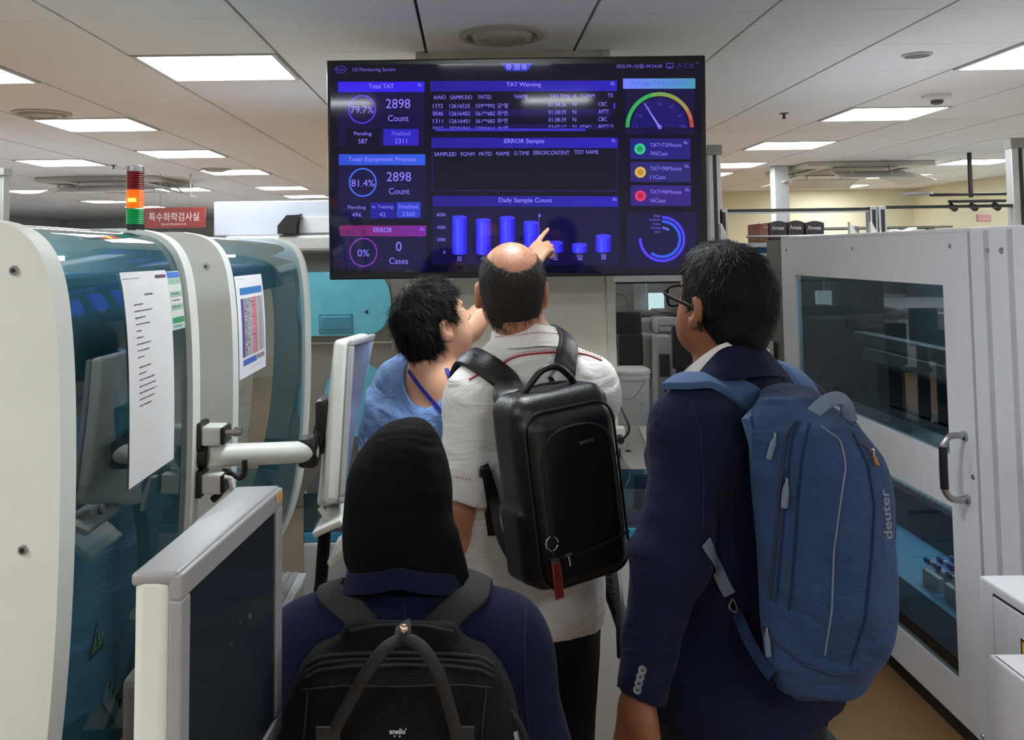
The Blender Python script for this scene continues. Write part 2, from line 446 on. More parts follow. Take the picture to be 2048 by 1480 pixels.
def hair_strands(name, src, n, length, comb, material, parent, width=.0012, curl=.3, keep=None, seed=1, droop=.5, jitter=.35):
    """many fine strands growing from the surface of src"""
    me = src.data; M = np.array(wm(src)); r = np.random.default_rng(seed)
    nf = len(me.polygons); cen = np.empty(nf*3, np.float32); me.polygons.foreach_get('center', cen); cen = cen.reshape(-1, 3) @ M[:3, :3].T+M[:3, 3]
    nor = np.empty(nf*3, np.float32); me.polygons.foreach_get('normal', nor); nor = nor.reshape(-1, 3) @ M[:3, :3].T
    if keep is not None:
        kk = keep(cen, nor); cen = cen[kk]; nor = nor[kk]
    i = r.integers(0, len(cen), n); p = cen[i]+r.normal(size=(n, 3))*.0015; N_ = nor[i]
    d = comb(p, N_); d = d+r.normal(size=(n, 3))*jitter; d = d+N_*.12
    d /= np.linalg.norm(d, axis=1)[:, None]; L = (length*r.uniform(.5, 1.2, n))[:, None]
    side = np.cross(d, N_+r.normal(size=(n, 3))*.3); side /= np.linalg.norm(side, axis=1)[:, None]+1e-6
    cu = r.normal(size=(n, 3))*curl
    pts = [p-N_*.002]
    for s_ in (1/3, 2/3, 1.0):
        pts.append(p+d*L*s_+(cu-N_*droop)*L*s_*s_*.6)
    wd = [1, .9, .6, .1]; vs = []
    for q, w_ in zip(pts, wd): vs += [q-side*width*w_/2, q+side*width*w_/2]
    vs = np.stack(vs, 1).reshape(-1, 3); b = (np.arange(n)*8)[:, None]
    F = np.concatenate([b+np.array([[0, 1, 3, 2]])+2*k for k in range(3)])
    return mesh_np(name, vs, F, material, parent)
# ---------------------------------------------------------------- common materials
WHITE = mat('white_plastic', (206, 206, 200), .38, var=.03); WHITE2 = mat('white_powder_coat', (222, 224, 228), .45, var=.03, bump=.06, bscale=400)
IVORY = mat('ivory_plastic', (218, 222, 216), .42, var=.03); BLK = mat('black_plastic', (20, 20, 22), .4); DGREY = mat('dark_grey_plastic', (62, 63, 66), .5)
GREY = mat('grey_paint', (128, 127, 122), .55); LGREY = mat('light_grey_plastic', (168, 169, 172), .45, var=.03); STEEL = mat('brushed_steel', (170, 172, 175), .3, 1)
CHROME = mat('chrome', (200, 200, 205), .15, 1); ALU = mat('aluminium_profile', (172, 174, 174), .42, .6); TEAL = mat('teal_door_plastic', (82, 158, 178), .4)
PAPER = mat('paper', (226, 226, 228), .7, var=.02); INK = mat('printed_ink', (70, 70, 80), .7); CREAM = mat('cream_wall_paint', (218, 210, 182), .8, var=.03, scale=3)
COLP = mat('column_paint', (222, 217, 200), .7, var=.05, scale=4); TGLASS = glass('teal_tinted_glass', (.52, .66, .70), .03); BGLASS = glass('blue_tinted_glass', (.2, .45, .6), .04)
SMOKE = glass('smoked_glass', (.62, .68, .70), .02); CLEAR = glass('clear_glass', (.93, .95, .95), .02)
YEL = mat('yellow_label', (235, 200, 40), .5)
# ---------------------------------------------------------------- room shell
TX, TY, X0, Y0g = .612, .55, -.172, 3.11
def cell(x, y): return (X0+(math.floor((x-X0)/TX)+.5)*TX, Y0g+(math.floor((y-Y0g)/TY)+.5)*TY)
LIGHT_PX = [(426, 131), (157, 248), (332, 310), (442, 349), (518, 375), (573, 394), (73, 384), (187, 402), (268, 416),
            (1774, 218), (1580, 286), (1470, 326), (1685, 372), (1804, 350), (1940, 319), (1408, 352)]
cells = []
for px, py in LIGHT_PX:
    p = PZ(px, py, CEIL); c = cell(p.x, p.y)
    if c not in cells: cells.append(c)
def gx(k): return X0+(k+.5)*TX
def gy(k): return Y0g+(k+.5)*TY
cells.append(cell(*PZ(-70, 140, CEIL).xy)); cells.append(cell(*PZ(2060, 112, CEIL).xy))
for kx, ky in ((-3, -5), (5, -5), (-2, -8), (1, -8), (4, -8), (0, -2), (-5, -3), (7, -3), (-7, 3), (8, 6), (-11, 2), (-6, 8), (-11, 8), (-6, 14), (-6, 19), (9, 0), (8, -8), (-5, -8)): cells.append((gx(kx), gy(ky)))
XL, XR, YB, YF, YL, XS = -9.0, 6.36, -3.6, 12.9, 20.0, .5
TILE = mat('ceiling_tile', (228, 229, 230), .9, var=.02, scale=30, bump=.12, bscale=220); JOINT = mat('ceiling_joint', (66, 66, 62), .7)
m = MB().m(JOINT)
m.quad([(XL, YB, CEIL+.02), (XR, YB, CEIL+.02), (XR, YF, CEIL+.02), (XL, YF, CEIL+.02)])
m.quad([(XL, YF, CEIL+.02), (XS, YF, CEIL+.02), (XS, YL, CEIL+.02), (XL, YL, CEIL+.02)])
m.m(TILE)
i0 = math.floor((XL-X0)/TX); i1 = math.ceil((XR-X0)/TX); j0 = math.floor((YB-Y0g)/TY); j1 = math.ceil((YL-Y0g)/TY)
lit = {(round(a, 3), round(b, 3)) for a, b in cells}
for i in range(i0, i1):
    for j in range(j0, j1):
        cx, cy = gx(i), gy(j)
        if (round(cx, 3), round(cy, 3)) in lit: continue
        if cy > YF and cx > XS: continue
        m.box((max(XL, cx-TX/2+.006), cy-TY/2+.0015, CEIL), (min(XR, cx+TX/2-.006), cy+TY/2-.0015, CEIL+.016))
m.build('ceiling', kind='structure')
FLOOR = mat('tan_epoxy_floor', (164, 126, 84), .34, var=.1, scale=5, coat=.15)
m = MB().m(FLOOR); m.box((XL, YB, -.05), (XR, YF, 0)); m.box((XL, YF, -.05), (XS, YL, 0)); m.build('floor', kind='structure')
OFFW = mat('off_white_wall_paint', (212, 216, 216), .8, var=.02, scale=3)
def wall(name, lo, hi, mt=CREAM): MB().m(mt).box(lo, hi).build(name, kind='structure')
wall('wall_back', (XS, YF, 0), (XR, YF+.1, CEIL+.05)); wall('wall_right', (XR, YB, 0), (XR+.1, YF+.1, CEIL+.05)); wall('wall_left', (XL-.1, YB, 0), (XL, YL, CEIL+.05), OFFW)
wall('wall_far', (XL, YL, 0), (XS, YL+.1, CEIL+.05), OFFW); wall('wall_side', (XS, YF, 0), (XS+.1, YL+.1, CEIL+.05)); wall('wall_front', (XL, YB-.1, 0), (XR, YB, CEIL+.05), OFFW)
# ceiling light panels
LIT = mat('lit_diffuser', (255, 255, 250), .5, var=0, emit=LAMP, ecol=(243, 250, 253)); FRAMEM = mat('lamp_frame', (196, 198, 196), .4)
def lamp(cx, cy):
    o = empty('ceiling_light', (cx, cy, CEIL), '', 'ceiling light', 'square light panels in the ceiling')
    a, b = TX/2-.02, TY/2-.012; m = MB().m(FRAMEM)
    for lo, hi in (((-a-.012, -b-.008), (-a+.008, b+.008)), ((a-.008, -b-.008), (a+.012, b+.008)), ((-a, -b-.008), (a, -b+.008)), ((-a, b-.008), (a, b+.008))):
        m.box((cx+lo[0], cy+lo[1], CEIL-.006), (cx+hi[0], cy+hi[1], CEIL+.015))
    m.build('frame', None, o)
    MB().m(LIT).box((cx-a+.008, cy-b+.008, CEIL+.001), (cx+a-.008, cy+b-.008, CEIL+.008)).build('diffuser', None, o)
    return o
NAMED = {0: 'large lit ceiling panel left of the television, nearest of the left row', 1: 'lit ceiling panel below the round vent at far left',
  2: 'lit ceiling panel between the vent panel and the signal tower, second of its row', 3: 'lit ceiling panel above and right of the signal tower', 4: 'small lit ceiling panel left of the television, above the smallest one of that row',
  5: 'smallest lit ceiling panel of the row running towards the television', 6: 'lit ceiling panel low at the far left edge, above the first analyser', 7: 'small lit ceiling panel just left of the signal tower',
  8: 'thin lit ceiling panel partly behind the signal tower', 9: 'lit ceiling panel beside the smoke detector on the right', 10: 'lit ceiling panel right of the television, above the air conditioner',
  11: 'lit ceiling panel behind the aluminium rack post right of the television', 12: 'smallest lit ceiling panel right, just above the cream wall', 13: 'small lit ceiling panel right of the right air conditioner',
  14: 'lit ceiling panel left of the tall rack post at far right', 15: 'lit ceiling panel glimpsed at the right edge of the television'}
seen = []
n_px = len([1 for _ in range(1)])
proto = lamp(*cells[0])
for i, (cx, cy) in enumerate(cells):
    o = proto if i == 0 else dup(proto, (cx, cy, CEIL))
    q = pix((cx, cy, CEIL)); best = min(range(len(LIGHT_PX)), key=lambda k: math.dist(LIGHT_PX[k], q))
    if cy > .5 and math.dist(LIGHT_PX[best], q) < 45 and best not in seen: o['label'] = NAMED[best]; seen.append(best)
    elif cy > .5 and q[1] < 220 and q[0] > 1500: o['label'] = 'lit ceiling panel cut by the right edge of the photo'
    elif cy > .5 and q[1] < 220: o['label'] = 'lit ceiling panel cut by the upper left edge of the photo'
    else: o['label'] = 'lit square ceiling panel outside the view or behind other things'
# round diffusers, speaker, detector
def diffuser(px, py, r, label):
    p = PZ(px, py, CEIL); o = empty('round_air_diffuser', (p.x, p.y, CEIL), label, 'air vent', 'round air diffusers')
    MB().m(mat('vent_paint', (176, 174, 168), .6)).lathe([(r, 0), (r*1.0, -.008), (r*.86, -.012), (r*.8, -.002)], (p.x, p.y, CEIL)).build('rim', None, o)
    MB().m(mat('vent_recess', (140, 140, 136), .7)).lathe([(r*.82, -.001), (r*.7, -.003), (0, -.003)], (p.x, p.y, CEIL)).build('recess', None, o)
    MB().m(mat('vent_paint', (176, 174, 168), .6)).lathe([(r*.7, -.003), (r*.66, -.022), (r*.55, -.026), (r*.5, -.008), (r*.34, -.018), (0, -.02)], (p.x, p.y, CEIL)).build('cone', None, o)
diffuser(1004, 70, .165, 'round ceiling air diffuser above the television'); diffuser(84, 226, .16, 'round ceiling air diffuser at left beside a lit panel')
diffuser(432, 338, .14, 'small round ceiling diffuser behind the lit panel right of signal tower')
p = PZ(1834, 109, CEIL); o = empty('ceiling_speaker', p, 'round flat speaker grille in the ceiling at upper right', 'speaker')
MB().m(mat('vent_paint', (176, 174, 168), .6)).lathe([(.062, 0), (.062, -.006), (.05, -.008)], (p.x, p.y, CEIL)).build('rim', None, o)
MB().m(mat('speaker_grille', (120, 118, 114), .7)).lathe([(.052, -.004), (.03, -.01), (0, -.01)], (p.x, p.y, CEIL)).build('grille', None, o)
p = PZ(1873, 190, CEIL); o = empty('smoke_detector', p, 'round smoke detector hanging beside the right lit panel', 'smoke detector')
MB().m(WHITE).lathe([(.075, 0), (.072, -.016), (.05, -.022), (.035, -.03)], (p.x, p.y, CEIL)).build('base', None, o)
MB().m(DGREY).lathe([(.034, -.028), (.032, -.045), (.02, -.052), (0, -.052)], (p.x, p.y, CEIL)).build('sensor', None, o)
for px, py, L in ((700/3.083, 1018/3.083, 'small sprinkler head in the ceiling above the signal tower'), (1400+518/3.083, 698/3.083, 'small sprinkler head in the ceiling right of the television')):
    p = PZ(px, py, CEIL); MB().m(DGREY).lathe([(.03, 0), (.028, -.004), (.01, -.006), (.008, -.03), (.018, -.034), (0, -.036)], (p.x, p.y, CEIL), 12).build('sprinkler_head', label=L, cat='sprinkler')
# cassette air conditioners
def cassette(px, py, label, w=.62):
    p = PZ(px, py, CEIL); x, y, z = p.x, p.y, CEIL
    o = empty('cassette_air_conditioner', (x, y, z), label, 'air conditioner', 'ceiling cassette air conditioners')
    MB().m(mat('cassette_plastic', (190, 188, 182), .5)).box((x-w, y-w, z-.045), (x+w, y+w, z), .012).build('panel', None, o)
    MB().m(mat('cassette_grille', (150, 150, 148), .6)).box((x-w*.5, y-w*.5, z-.05), (x+w*.5, y+w*.5, z-.04)).build('grille', None, o)
    for dx, dy in ((0, -1), (0, 1), (-1, 0), (1, 0)):
        a, b = (.5*w, .07*w) if dx == 0 else (.07*w, .5*w); cx, cy = x+dx*w*.74, y+dy*w*.74
        MB().m(mat('slot_dark', (60, 62, 64), .7)).box((cx-a, cy-b, z-.048), (cx+a, cy+b, z-.044)).build('air_slot', None, o)
        if dx or dy:   # clip-on wind deflector
            fx, fy = x+dx*w*1.02, y+dy*w*1.02; rot = Matrix.Rotation(R(18)*(-dy), 3, 'X') @ Matrix.Rotation(R(18)*dx, 3, 'Y')
            d = MB().m(mat('deflector_white', (205, 205, 200), .4)).obox((fx, fy, z-.13), (a*1.15 if dx == 0 else .13, b*1.15 if dx else .13, .004), rot).build('wind_deflector', None, o)
            for s in (-.6, .6):
                bx, by = (fx+s*a, fy) if dx == 0 else (fx, fy+s*b)
                MB().m(WHITE).tube([(bx-dx*.1, by-dy*.1, z-.03), (bx, by, z-.125)], .008, 6).build('bracket', None, d)
cassette(238, 362, 'ceiling cassette air conditioner left, behind the signal tower')
cassette(1690, 334, 'ceiling cassette air conditioner right, beyond the aluminium rack post')
# ---------------------------------------------------------------- column behind the television
CY = 3.69; xa, xb = P(862, 700, CY).x, P(1219, 700, CY).x
o = empty('column', ((xa+xb)/2, CY+.3, 0), 'wide cream column standing behind the television', 'column')
MB().m(COLP).box((xa, CY, 0), (xb, CY+.6, CEIL)).build('shaft', None, o)
MB().m(mat('corner_guard', (208, 205, 190), .5)).box((xb-.008, CY-.008, .0), (xb+.028, CY+.05, CEIL-.002), .003).build('corner_guard', None, o)
MB().m(mat('corner_guard', (208, 205, 190), .5)).box((xa-.05, CY-.006, .0), (xa+.004, CY+.05, CEIL-.002), .003).build('corner_guard', None, o)
# ---------------------------------------------------------------- the big television
TVY = 3.3
SQ = [(658, 125), (1406, 117), (1412, 540), (665, 555)]
Wt = 748/1800*TVY; Ht = 427/1800*TVY
def homog(src, dst):
    A = []; 
    for (x, y), (u, v) in zip(src, dst): A += [[x, y, 1, 0, 0, 0, -u*x, -u*y, -u], [0, 0, 0, x, y, 1, -v*x, -v*y, -v]]
    return np.linalg.svd(np.array(A, float))[2][-1].reshape(3, 3)
HM = homog(SQ, [(0, 0), (1, 0), (1, 1), (0, 1)])
tc = P(1035, 334.5, TVY)
TO = Vector((tc.x-Wt/2, TVY, tc.z+Ht/2))
def tvmap(x, y, z=0):
    q = HM @ np.array([x, y, 1.]); u, v = q[0]/q[2], q[1]/q[2]
    return TO+Vector((float(u)*Wt, -.0004-z*.0003, -float(v)*Ht))
tv = empty('television', (tc.x, TVY, TO.z-Ht/2), 'large wall television showing a blue monitoring dashboard, mounted on the column', 'television')
MB().m(mat('tv_case', (12, 12, 13), .35)).box((TO.x-.012, TVY+.002, TO.z-Ht-.014), (TO.x+Wt+.012, TVY+.045, TO.z+.012), .005).build('case', None, tv)
MB().m(BLK).box((tc.x-.28, TVY+.045, tc.z-.2), (tc.x+.28, TVY+.08, tc.z+.2), .006).box((tc.x-.14, TVY+.08, tc.z-.12), (tc.x+.18, CY-.009, tc.z+.12), .004).build('wall_bracket', None, tv)
sc = MB()
def E(name, rgb, k=1.0): return emis('screen_'+name, rgb, k)
def rect(m_, x0, y0, x1, y1, z=1, seg=1):
    sc.m(m_)
    sc.quad([tvmap(x0, y1, z), tvmap(x1, y1, z), tvmap(x1, y0, z), tvmap(x0, y0, z)])
def grad(c0, c1, x0, y0, x1, y1, z=1, n=10, k=1.0, nm='g'):
    for i in range(n):
        c = tuple(c0[j]+(c1[j]-c0[j])*(i+.5)/n for j in range(3)); a = x0+(x1-x0)*i/n; b = x0+(x1-x0)*(i+1)/n
        rect(E('%s_%d' % (nm, i), c, k), a, y0, b, y1, z)
def arc(m_, cx, cy, r0, r1, a0, a1, z=3, n=48, ky=1.0):
    """angles in degrees clockwise from the top"""
    sc.m(m_); n = max(2, int(n*abs(a1-a0)/360))
    for i in range(n):
        t = [R(a0+(a1-a0)*(i+e)/n) for e in (0, 1)]
        f = lambda r, q: tvmap(cx+r*math.sin(q), cy-r*ky*math.cos(q), z)
        if r0 <= 0: 
            sc.bm.faces.new([sc.bm.verts.new(v) for v in (f(r1, t[0]), f(r1, t[1]), tvmap(cx, cy, z))]).material_index = sc.mi
        else: sc.quad([f(r0, t[0]), f(r0, t[1]), f(r1, t[1]), f(r1, t[0])])
TXT = E('text', (138, 128, 255), 1.0); TXB = E('text_dim', (96, 84, 214), .8)
def T(s, x0, y0, x1, y1, m_=None, bold=0, z=5, clip=None): sc.m(m_ or TXT); put_text(sc, s, (x0, y0, x1, y1), tvmap, bold, z=z, clip=clip)
BG = E('background', (9, 7, 34), .9); PAN = E('panel', (18, 13, 66), .9); PAN2 = E('panel_dark', (11, 9, 42), .9)
rect(BG, 660, 127, 1404.5, 540, 0); rect(BG, 660, 540, 1406, 546, 0)
rect(PAN, 675, 183, 851, 293, 1); rect(PAN, 677, 331, 853, 441, 1); rect(PAN, 679, 474, 855, 540, 1)
rect(PAN2, 864, 182, 1238, 264, 1); rect(E('row', (24, 17, 84), .9), 866, 217.5, 1226, 233, 2); rect(E('row', (24, 17, 84), .9), 866, 248, 1226, 258, 2)
rect(E('edge', (28, 22, 96), .9), 866, 296, 868, 382, 2); rect(E('edge', (28, 22, 96), .9), 1237, 296, 1239, 382, 2); rect(E('edge', (28, 22, 96), .9), 866, 380, 1239, 382, 2)
rect(PAN, 867, 413, 1241, 530, 1); rect(PAN, 1254, 178, 1390, 268, 1); rect(PAN, 1257, 424, 1395, 533, 1)
HD = E('header', (46, 32, 196), .95)
rect(E('header_bright', (52, 30, 232), 1.0), 675.4, 162, 850.8, 183, 2)
grad((34, 24, 150), (44, 32, 190), 863, 161, 1237, 182, 2, 8, .95, 'ha'); grad((34, 24, 150), (44, 32, 196), 865, 275, 1238.5, 296, 2, 8, .95, 'ha'); grad((30, 22, 136), (44, 32, 190), 867, 392, 1240, 413, 2, 8, .9, 'hb')
grad((44, 76, 210), (46, 92, 226), 677, 308.5, 852.5, 330.5, 2, 6, 1.0, 'he'); grad((120, 24, 96), (120, 34, 160), 679, 452, 854.7, 473.8, 2, 10, .95, 'hr')
grad((110, 130, 255), (70, 150, 180), 1248.8, 157, 1392, 177.5, 2, 12, 1.0, 'ht')
# masthead
sc.m(E('logo', (92, 70, 210), .8))
hx = [(667.5, 137.3), (673.5, 130.2), (687, 130.2), (693, 137.3), (687, 144.7), (673.5, 144.7)]
for i in range(6):
    a, b = hx[i], hx[(i+1) % 6]; ins = lambda p: (680.2+(p[0]-680.2)*.9, 137.4+(p[1]-137.4)*.86)
    sc.quad([tvmap(*a, 3), tvmap(*b, 3), tvmap(*ins(b), 3), tvmap(*ins(a), 3)])
T('Roche', 672, 133.6, 688.5, 140.6, E('logo', (92, 70, 210), .8)); T('US Monitoring System', 705, 134, 792, 143.2, E('text_mid', (120, 112, 220), .9))
sc.m(E('tab', (44, 48, 190), 1.0)); sc.quad([tvmap(1016, 141.5, 2), tvmap(1058, 141.5, 2), tvmap(1068, 126, 2), tvmap(1006, 126, 2)])
arc(TXT, 1020.5, 133, 2, 5, 0, 360)
for i in range(3):
    for j in range(3): rect(TXT, 1031.5+i*4, 128+j*4, 1034.5+i*4, 131+j*4, 3)
arc(TXT, 1051.5, 133.5, 2, 5, 0, 360, n=8)
T('2025-09-15(월) 09:24:30', 1235, 128, 1326, 138, E('text_mid', (120, 112, 220), .9))
for a in ((1334, 126.5, 1349, 128), (1334, 134, 1349, 135.5), (1334, 126.5, 1335.5, 135.5), (1347.5, 126.5, 1349, 135.5), (1338, 136.2, 1345, 137.5)): rect(TXB, *a, z=3)
T('Λ', 1355, 127, 1367, 137, E('text_faint', (70, 54, 150), .7)); T('CK', 1369, 127, 1391, 137, E('text_faint', (70, 54, 150), .7)); arc(TXB, 1396, 127, 0, 1.4, 0, 360, n=8)
def icon(x, y):
    for k in range(3): rect(TXT, x, y+k*2.2, x+6, y+k*2.2+1, 4)
    T('+', x+5, y+2.5, x+9, y+6.5)
for x, y in ((837, 166), (1224, 164), (1226, 278), (1228, 395), (842, 456), (1369, 282), (1371, 329), (1372, 376)): icon(x, y)
# total turn-around panels
T('Total TAT', 737.5, 166.5, 789, 176, bold=.012); arc(E('ring_violet', (84, 54, 236), 1.0), 724.2, 218, 25.5, 28.2, 0, 360, ky=1.03)
T('79.7%', 701, 211.5, 747.6, 225.8); T('2898', 772.6, 197, 822, 216); T('Count', 777, 229.6, 819, 242)
rect(PAN2, 690, 258, 762, 291, 2); T('Pending', 708, 263, 743.7, 272.8); T('587', 716.8, 277.5, 735, 287)
rect(HD, 767.8, 257.6, 839, 290.8, 2); T('Finalized', 784.8, 262, 822, 270.6, E('text2', (120, 110, 240), 1)); T('2311', 791, 277, 815.6, 286.5)
T('Total Equipment Process', 696.5, 314, 833.6, 325.5, bold=.012); arc(E('ring_blue', (72, 110, 255), 1.0), 726, 365.4, 25.5, 28.2, 0, 360, ky=1.03)
T('81.4%', 703, 359.6, 749.6, 374); T('2898', 774.6, 344.5, 824, 363); T('Count', 779, 376.6, 821, 389)
T('Pending', 696, 412, 732, 421); T('496', 704, 426.6, 723, 435); rect(E('box2', (30, 24, 150), .95), 742, 406, 791.6, 437.7, 2); T('In Testing', 745, 411, 787.7, 419.8); T('42', 760, 425.6, 772.6, 434)
rect(E('box3', (44, 60, 200), 1), 794.5, 405, 843, 436, 2); T('Finalized', 800, 409.8, 838, 417.8); T('2360', 806, 424.4, 831.6, 433.4)
T('ERROR', 747.7, 456, 786, 466, bold=.015); T('ERROR', 684, 460, 736, 471, E('ghost', (88, 20, 78), .9), .01, z=3)
arc(E('ring_pink', (130, 50, 180), 1.0), 727.5, 506.4, 26, 28.4, 0, 360, ky=1.03); T('0%', 715.8, 500.8, 739.5, 514.8); T('0', 793.5, 484.6, 805, 503.5); T('Cases', 780, 517, 818, 529.5)
# tables
T('TAT Warning', 1015.6, 164, 1085, 175, bold=.015)
for s, a, b, c, d in (('A/NO', 869, 190, 894, 198), ('SAMPLEID', 902.5, 190, 947, 198), ('PATID', 960, 189.5, 985.5, 197.5), ('NAME', 1033, 188.6, 1059, 196.6), ('TAT TIME', 1102.7, 188, 1142, 195.8), ('R', 1151, 187.8, 1157, 195.6), ('EQNM', 1165, 187.5, 1192.7, 195.8), ('TE', 1218, 186.8, 1229, 194.4)): T(s, a, b, c, d)
for r_, (no, sid, pid, nm, tm, ts) in enumerate((('1372', '12616525', '559**992', '김*철', '01:34:36', 'CBC'), ('0546', '12616402', '561**682', '최*한', '01:38:39', 'APTT'), ('1311', '12616401', '561**682', '최*한', '01:38:39', 'CBC'), ('0312', '30206841', '539**464', '송*희', '03:47:17', 'APTT D'))):
    y = 207.3+15.25*r_; yr = 204.3+15.1*r_; cl = 257.4 if r_ == 3 else None; cr = 254.6 if r_ == 3 else None
    T(no, 867.8, y, 888.3, y+8, clip=cl); T(sid, 901.4, y, 942.4, y+8, clip=cl); T(pid, 954, y-.2, 992.8, y+7.8, clip=cl); T(nm, 997.6, y-1.5, 1019, y+8.5, clip=cl)
    T(tm, 1100, yr+.6, 1135.5, yr+8.6, clip=cr); T('N', 1148.7, yr+.2, 1155.6, yr+8.2, clip=cr); T(ts, 1199.5, yr-.5, 1217 if ts == 'CBC' else (1220.5 if ts == 'APTT' else 1230), yr+7.5, clip=cr)
T('STA2', 1163, 250.2, 1185, 258, clip=254.8)
rect(E('scroll', (56, 50, 200), 1), 873, 256.8, 1174, 261.8, 6); rect(E('scroll', (56, 50, 200), 1), 1229.5, 206, 1233.5, 217, 3)
T('ERROR Sample', 1011.5, 277.5, 1092, 288.5, bold=.015)
for s, a, b, c, d in (('SAMPLEID', 870.7, 304.3, 915.6, 312.3), ('EQNM', 924.4, 304, 952, 313), ('PATID', 961, 303.5, 987, 311.5), ('NAME', 995.7, 303, 1022.4, 311), ('O.TIME', 1031, 302.2, 1061.6, 310.2), ('ERRORCONTENT', 1070, 301, 1142, 309.5), ('TEST NAME', 1151, 299.8, 1200, 307.8)): T(s, a, b, c, d)
# bar chart
T('Daily Sample Count', 1000.6, 395.5, 1107.5, 407.5, bold=.012)
for s, y, x in (('6000', 426.6, 876), ('4000', 452, 876), ('2000', 476.7, 876), ('0', 502, 889.6)): T(s, x, y, 893.7, y+6.6)
for k in range(4): rect(E('gridline', (26, 20, 90), .9), 899, 430-k*.1+k*24.8, 1232, 430.6+k*24.8, 2)
BAR = [E('bar%d' % i, c, 1.0) for i, c in enumerate(((36, 26, 226), (52, 50, 250), (76, 78, 255), (60, 58, 252), (40, 28, 232), (32, 22, 210)))]; BT = E('bar_top', (66, 62, 250), 1.0)
for cx, tp, bt, s in ((922, 434.8, 507, '화'), (969.7, 440.6, 507, '수'), (1017.8, 435.7, 506, '목'), (1065.7, 445, 505, '금'), (1114.4, 485, 502.5, '토'), (1162.4, 489, 502.5, '일'), (1209.7, 471.5, 501, '월')):
    for i in range(12):
        a = math.pi*i/12; b = math.pi*(i+1)/12; x0, x1 = cx-15*math.cos(a), cx-15*math.cos(b); sc.m(BAR[i//2])
        sc.quad([tvmap(x0, bt+3.6*math.sin(a), 3), tvmap(x1, bt+3.6*math.sin(b), 3), tvmap(x1, tp, 3), tvmap(x0, tp, 3)])
    arc(BT, cx, tp, 0, 15, 0, 360, 4, 32, .26)
    T(s, cx-5.5, bt+6, cx+5.5, bt+17)
rect(TXT, 1081, 426, 1081.6, 480, 4); sc.m(TXT); sc.quad([tvmap(1081.5, 427, 5), tvmap(1081.5, 434.5, 5), tvmap(1083.5, 433, 5), tvmap(1086, 432.5, 5)])
# gauge
T('Average TAT - 진료과', 1264, 160.5, 1377, 172, E('gauge_title', (86, 84, 236), 1))
for i in range(36):
    a = -90+5*i; f = i/35; c = (50, 170, 90) if f < .35 else ((100+(f-.35)*160, 170-(f-.35)*60, 80) if f < .85 else (190-(f-.85)*60, 110-(f-.85)*400, 70))
    arc(E('gauge_%d' % (i//3), tuple(max(0, x) for x in c), .95), 1321.4, 254.5, 60, 67.5, a, a+5.1, 3, 80, 1.04)
arc(E('gauge_in', (26, 20, 110), .9), 1321.4, 254.5, 0, 56, -90, 90, 2, 48, 1.03)
sc.m(TXT); sc.quad([tvmap(1290.7, 205, 5), tvmap(1289.7, 205.8, 5), tvmap(1319.5, 255.5, 5), tvmap(1323.2, 253, 5)]); arc(TXT, 1321.6, 254, 2, 4, 0, 360, 6, 20)
for a, s in ((-90, '0'), (-60, '18'), (-30, '36'), (0, '54'), (30, '72'), (60, '90'), (90, '108')):
    sx, sy = math.sin(R(a)), math.cos(R(a)); sc.m(TXB); nx, ny = sy*.4, sx*.4
    q = [(1321.4+sx*55-nx, 254.5-sy*56-ny), (1321.4+sx*55+nx, 254.5-sy*56+ny), (1321.4+sx*50+nx, 254.5-sy*51+ny), (1321.4+sx*50-nx, 254.5-sy*51-ny)]
    sc.quad([tvmap(*v, 4) for v in q]); wx = 1.4*len(s)*1.3; T(s, 1321.4+sx*45-wx, 254.5-sy*46-2.2-(2 if abs(a) == 90 else 0), 1321.4+sx*45+wx, 254.5-sy*46+2.2-(2 if abs(a) == 90 else 0), TXB)
for i, (x0, y0, x1, y1, cc, c2, t1, t2, bgc) in enumerate(((1262.8, 276.5, 1382.5, 317.5, (54, 200, 150), (40, 150, 90), 'TAT<72Minute', '745Case', (34, 32, 130)), (1263.8, 323.4, 1383, 363.5, (220, 180, 80), (190, 140, 60), 'TAT<90Minute', '11Case', (42, 38, 120)), (1264, 370, 1383.5, 411, (216, 60, 120), (190, 24, 60), 'TAT>90Minute', '16Case', (56, 32, 130)))):
    rect(E('case%d' % i, bgc, .9), x0, y0, x1, y1, 2); cy = (y0+y1)/2; arc(E('dot%d' % i, cc, .95), x0+19.5, cy+.5, 6, 11, 0, 360, 4, 32); arc(E('dotc%d' % i, c2, .95), x0+19.5, cy+.5, 0, 6, 0, 360, 4, 24)
    T(t1, 1302.5, y0+9, 1364.5, y0+17); T(t2, 1302.8, y0+26, 1337 if i == 0 else 1333, y0+34)
arc(E('sweep_violet', (84, 58, 250), 1), 1326.4, 476.8, 40.5, 46, 0, 272, 3, 80); arc(E('sweep_blue', (46, 90, 245), 1), 1326.4, 476.8, 32.5, 38, 0, 217, 3, 80)
for r_ in (30, 23, 16, 9): arc(E('faint_ring', (26, 20, 84), .9), 1326.4, 476.8, r_-2, r_, 0, 360, 2, 48)
arc(E('sweep_light', (96, 104, 220), 1), 1326.4, 476.8, 20, 24.5, 0, 38, 4, 80)
for s, x, y in (('Order', 1309, 428.2), ('Complete', 1300.5, 436.4), ('Testing', 1307.5, 444.6), ('Pending', 1305, 452.6), ('Error', 1312.6, 460.4)): T(s, x, y, 1323, y+(5 if s != 'Error' else 4.4), E('text2', (120, 110, 240), 1))
for f in sc.bm.faces:
    f.normal_update()
    if f.normal.y > 0: f.normal_flip()
scr_bm = sc.bm; me = bpy.data.meshes.new('screen'); scr_bm.to_mesh(me); scr_bm.free()
for m_ in sc.mats: me.materials.append(m_)
o = bpy.data.objects.new('screen', me); COL.objects.link(o); o.matrix_basis = Matrix(); reg(o, tv)

tv.rotation_euler.x = R(3)
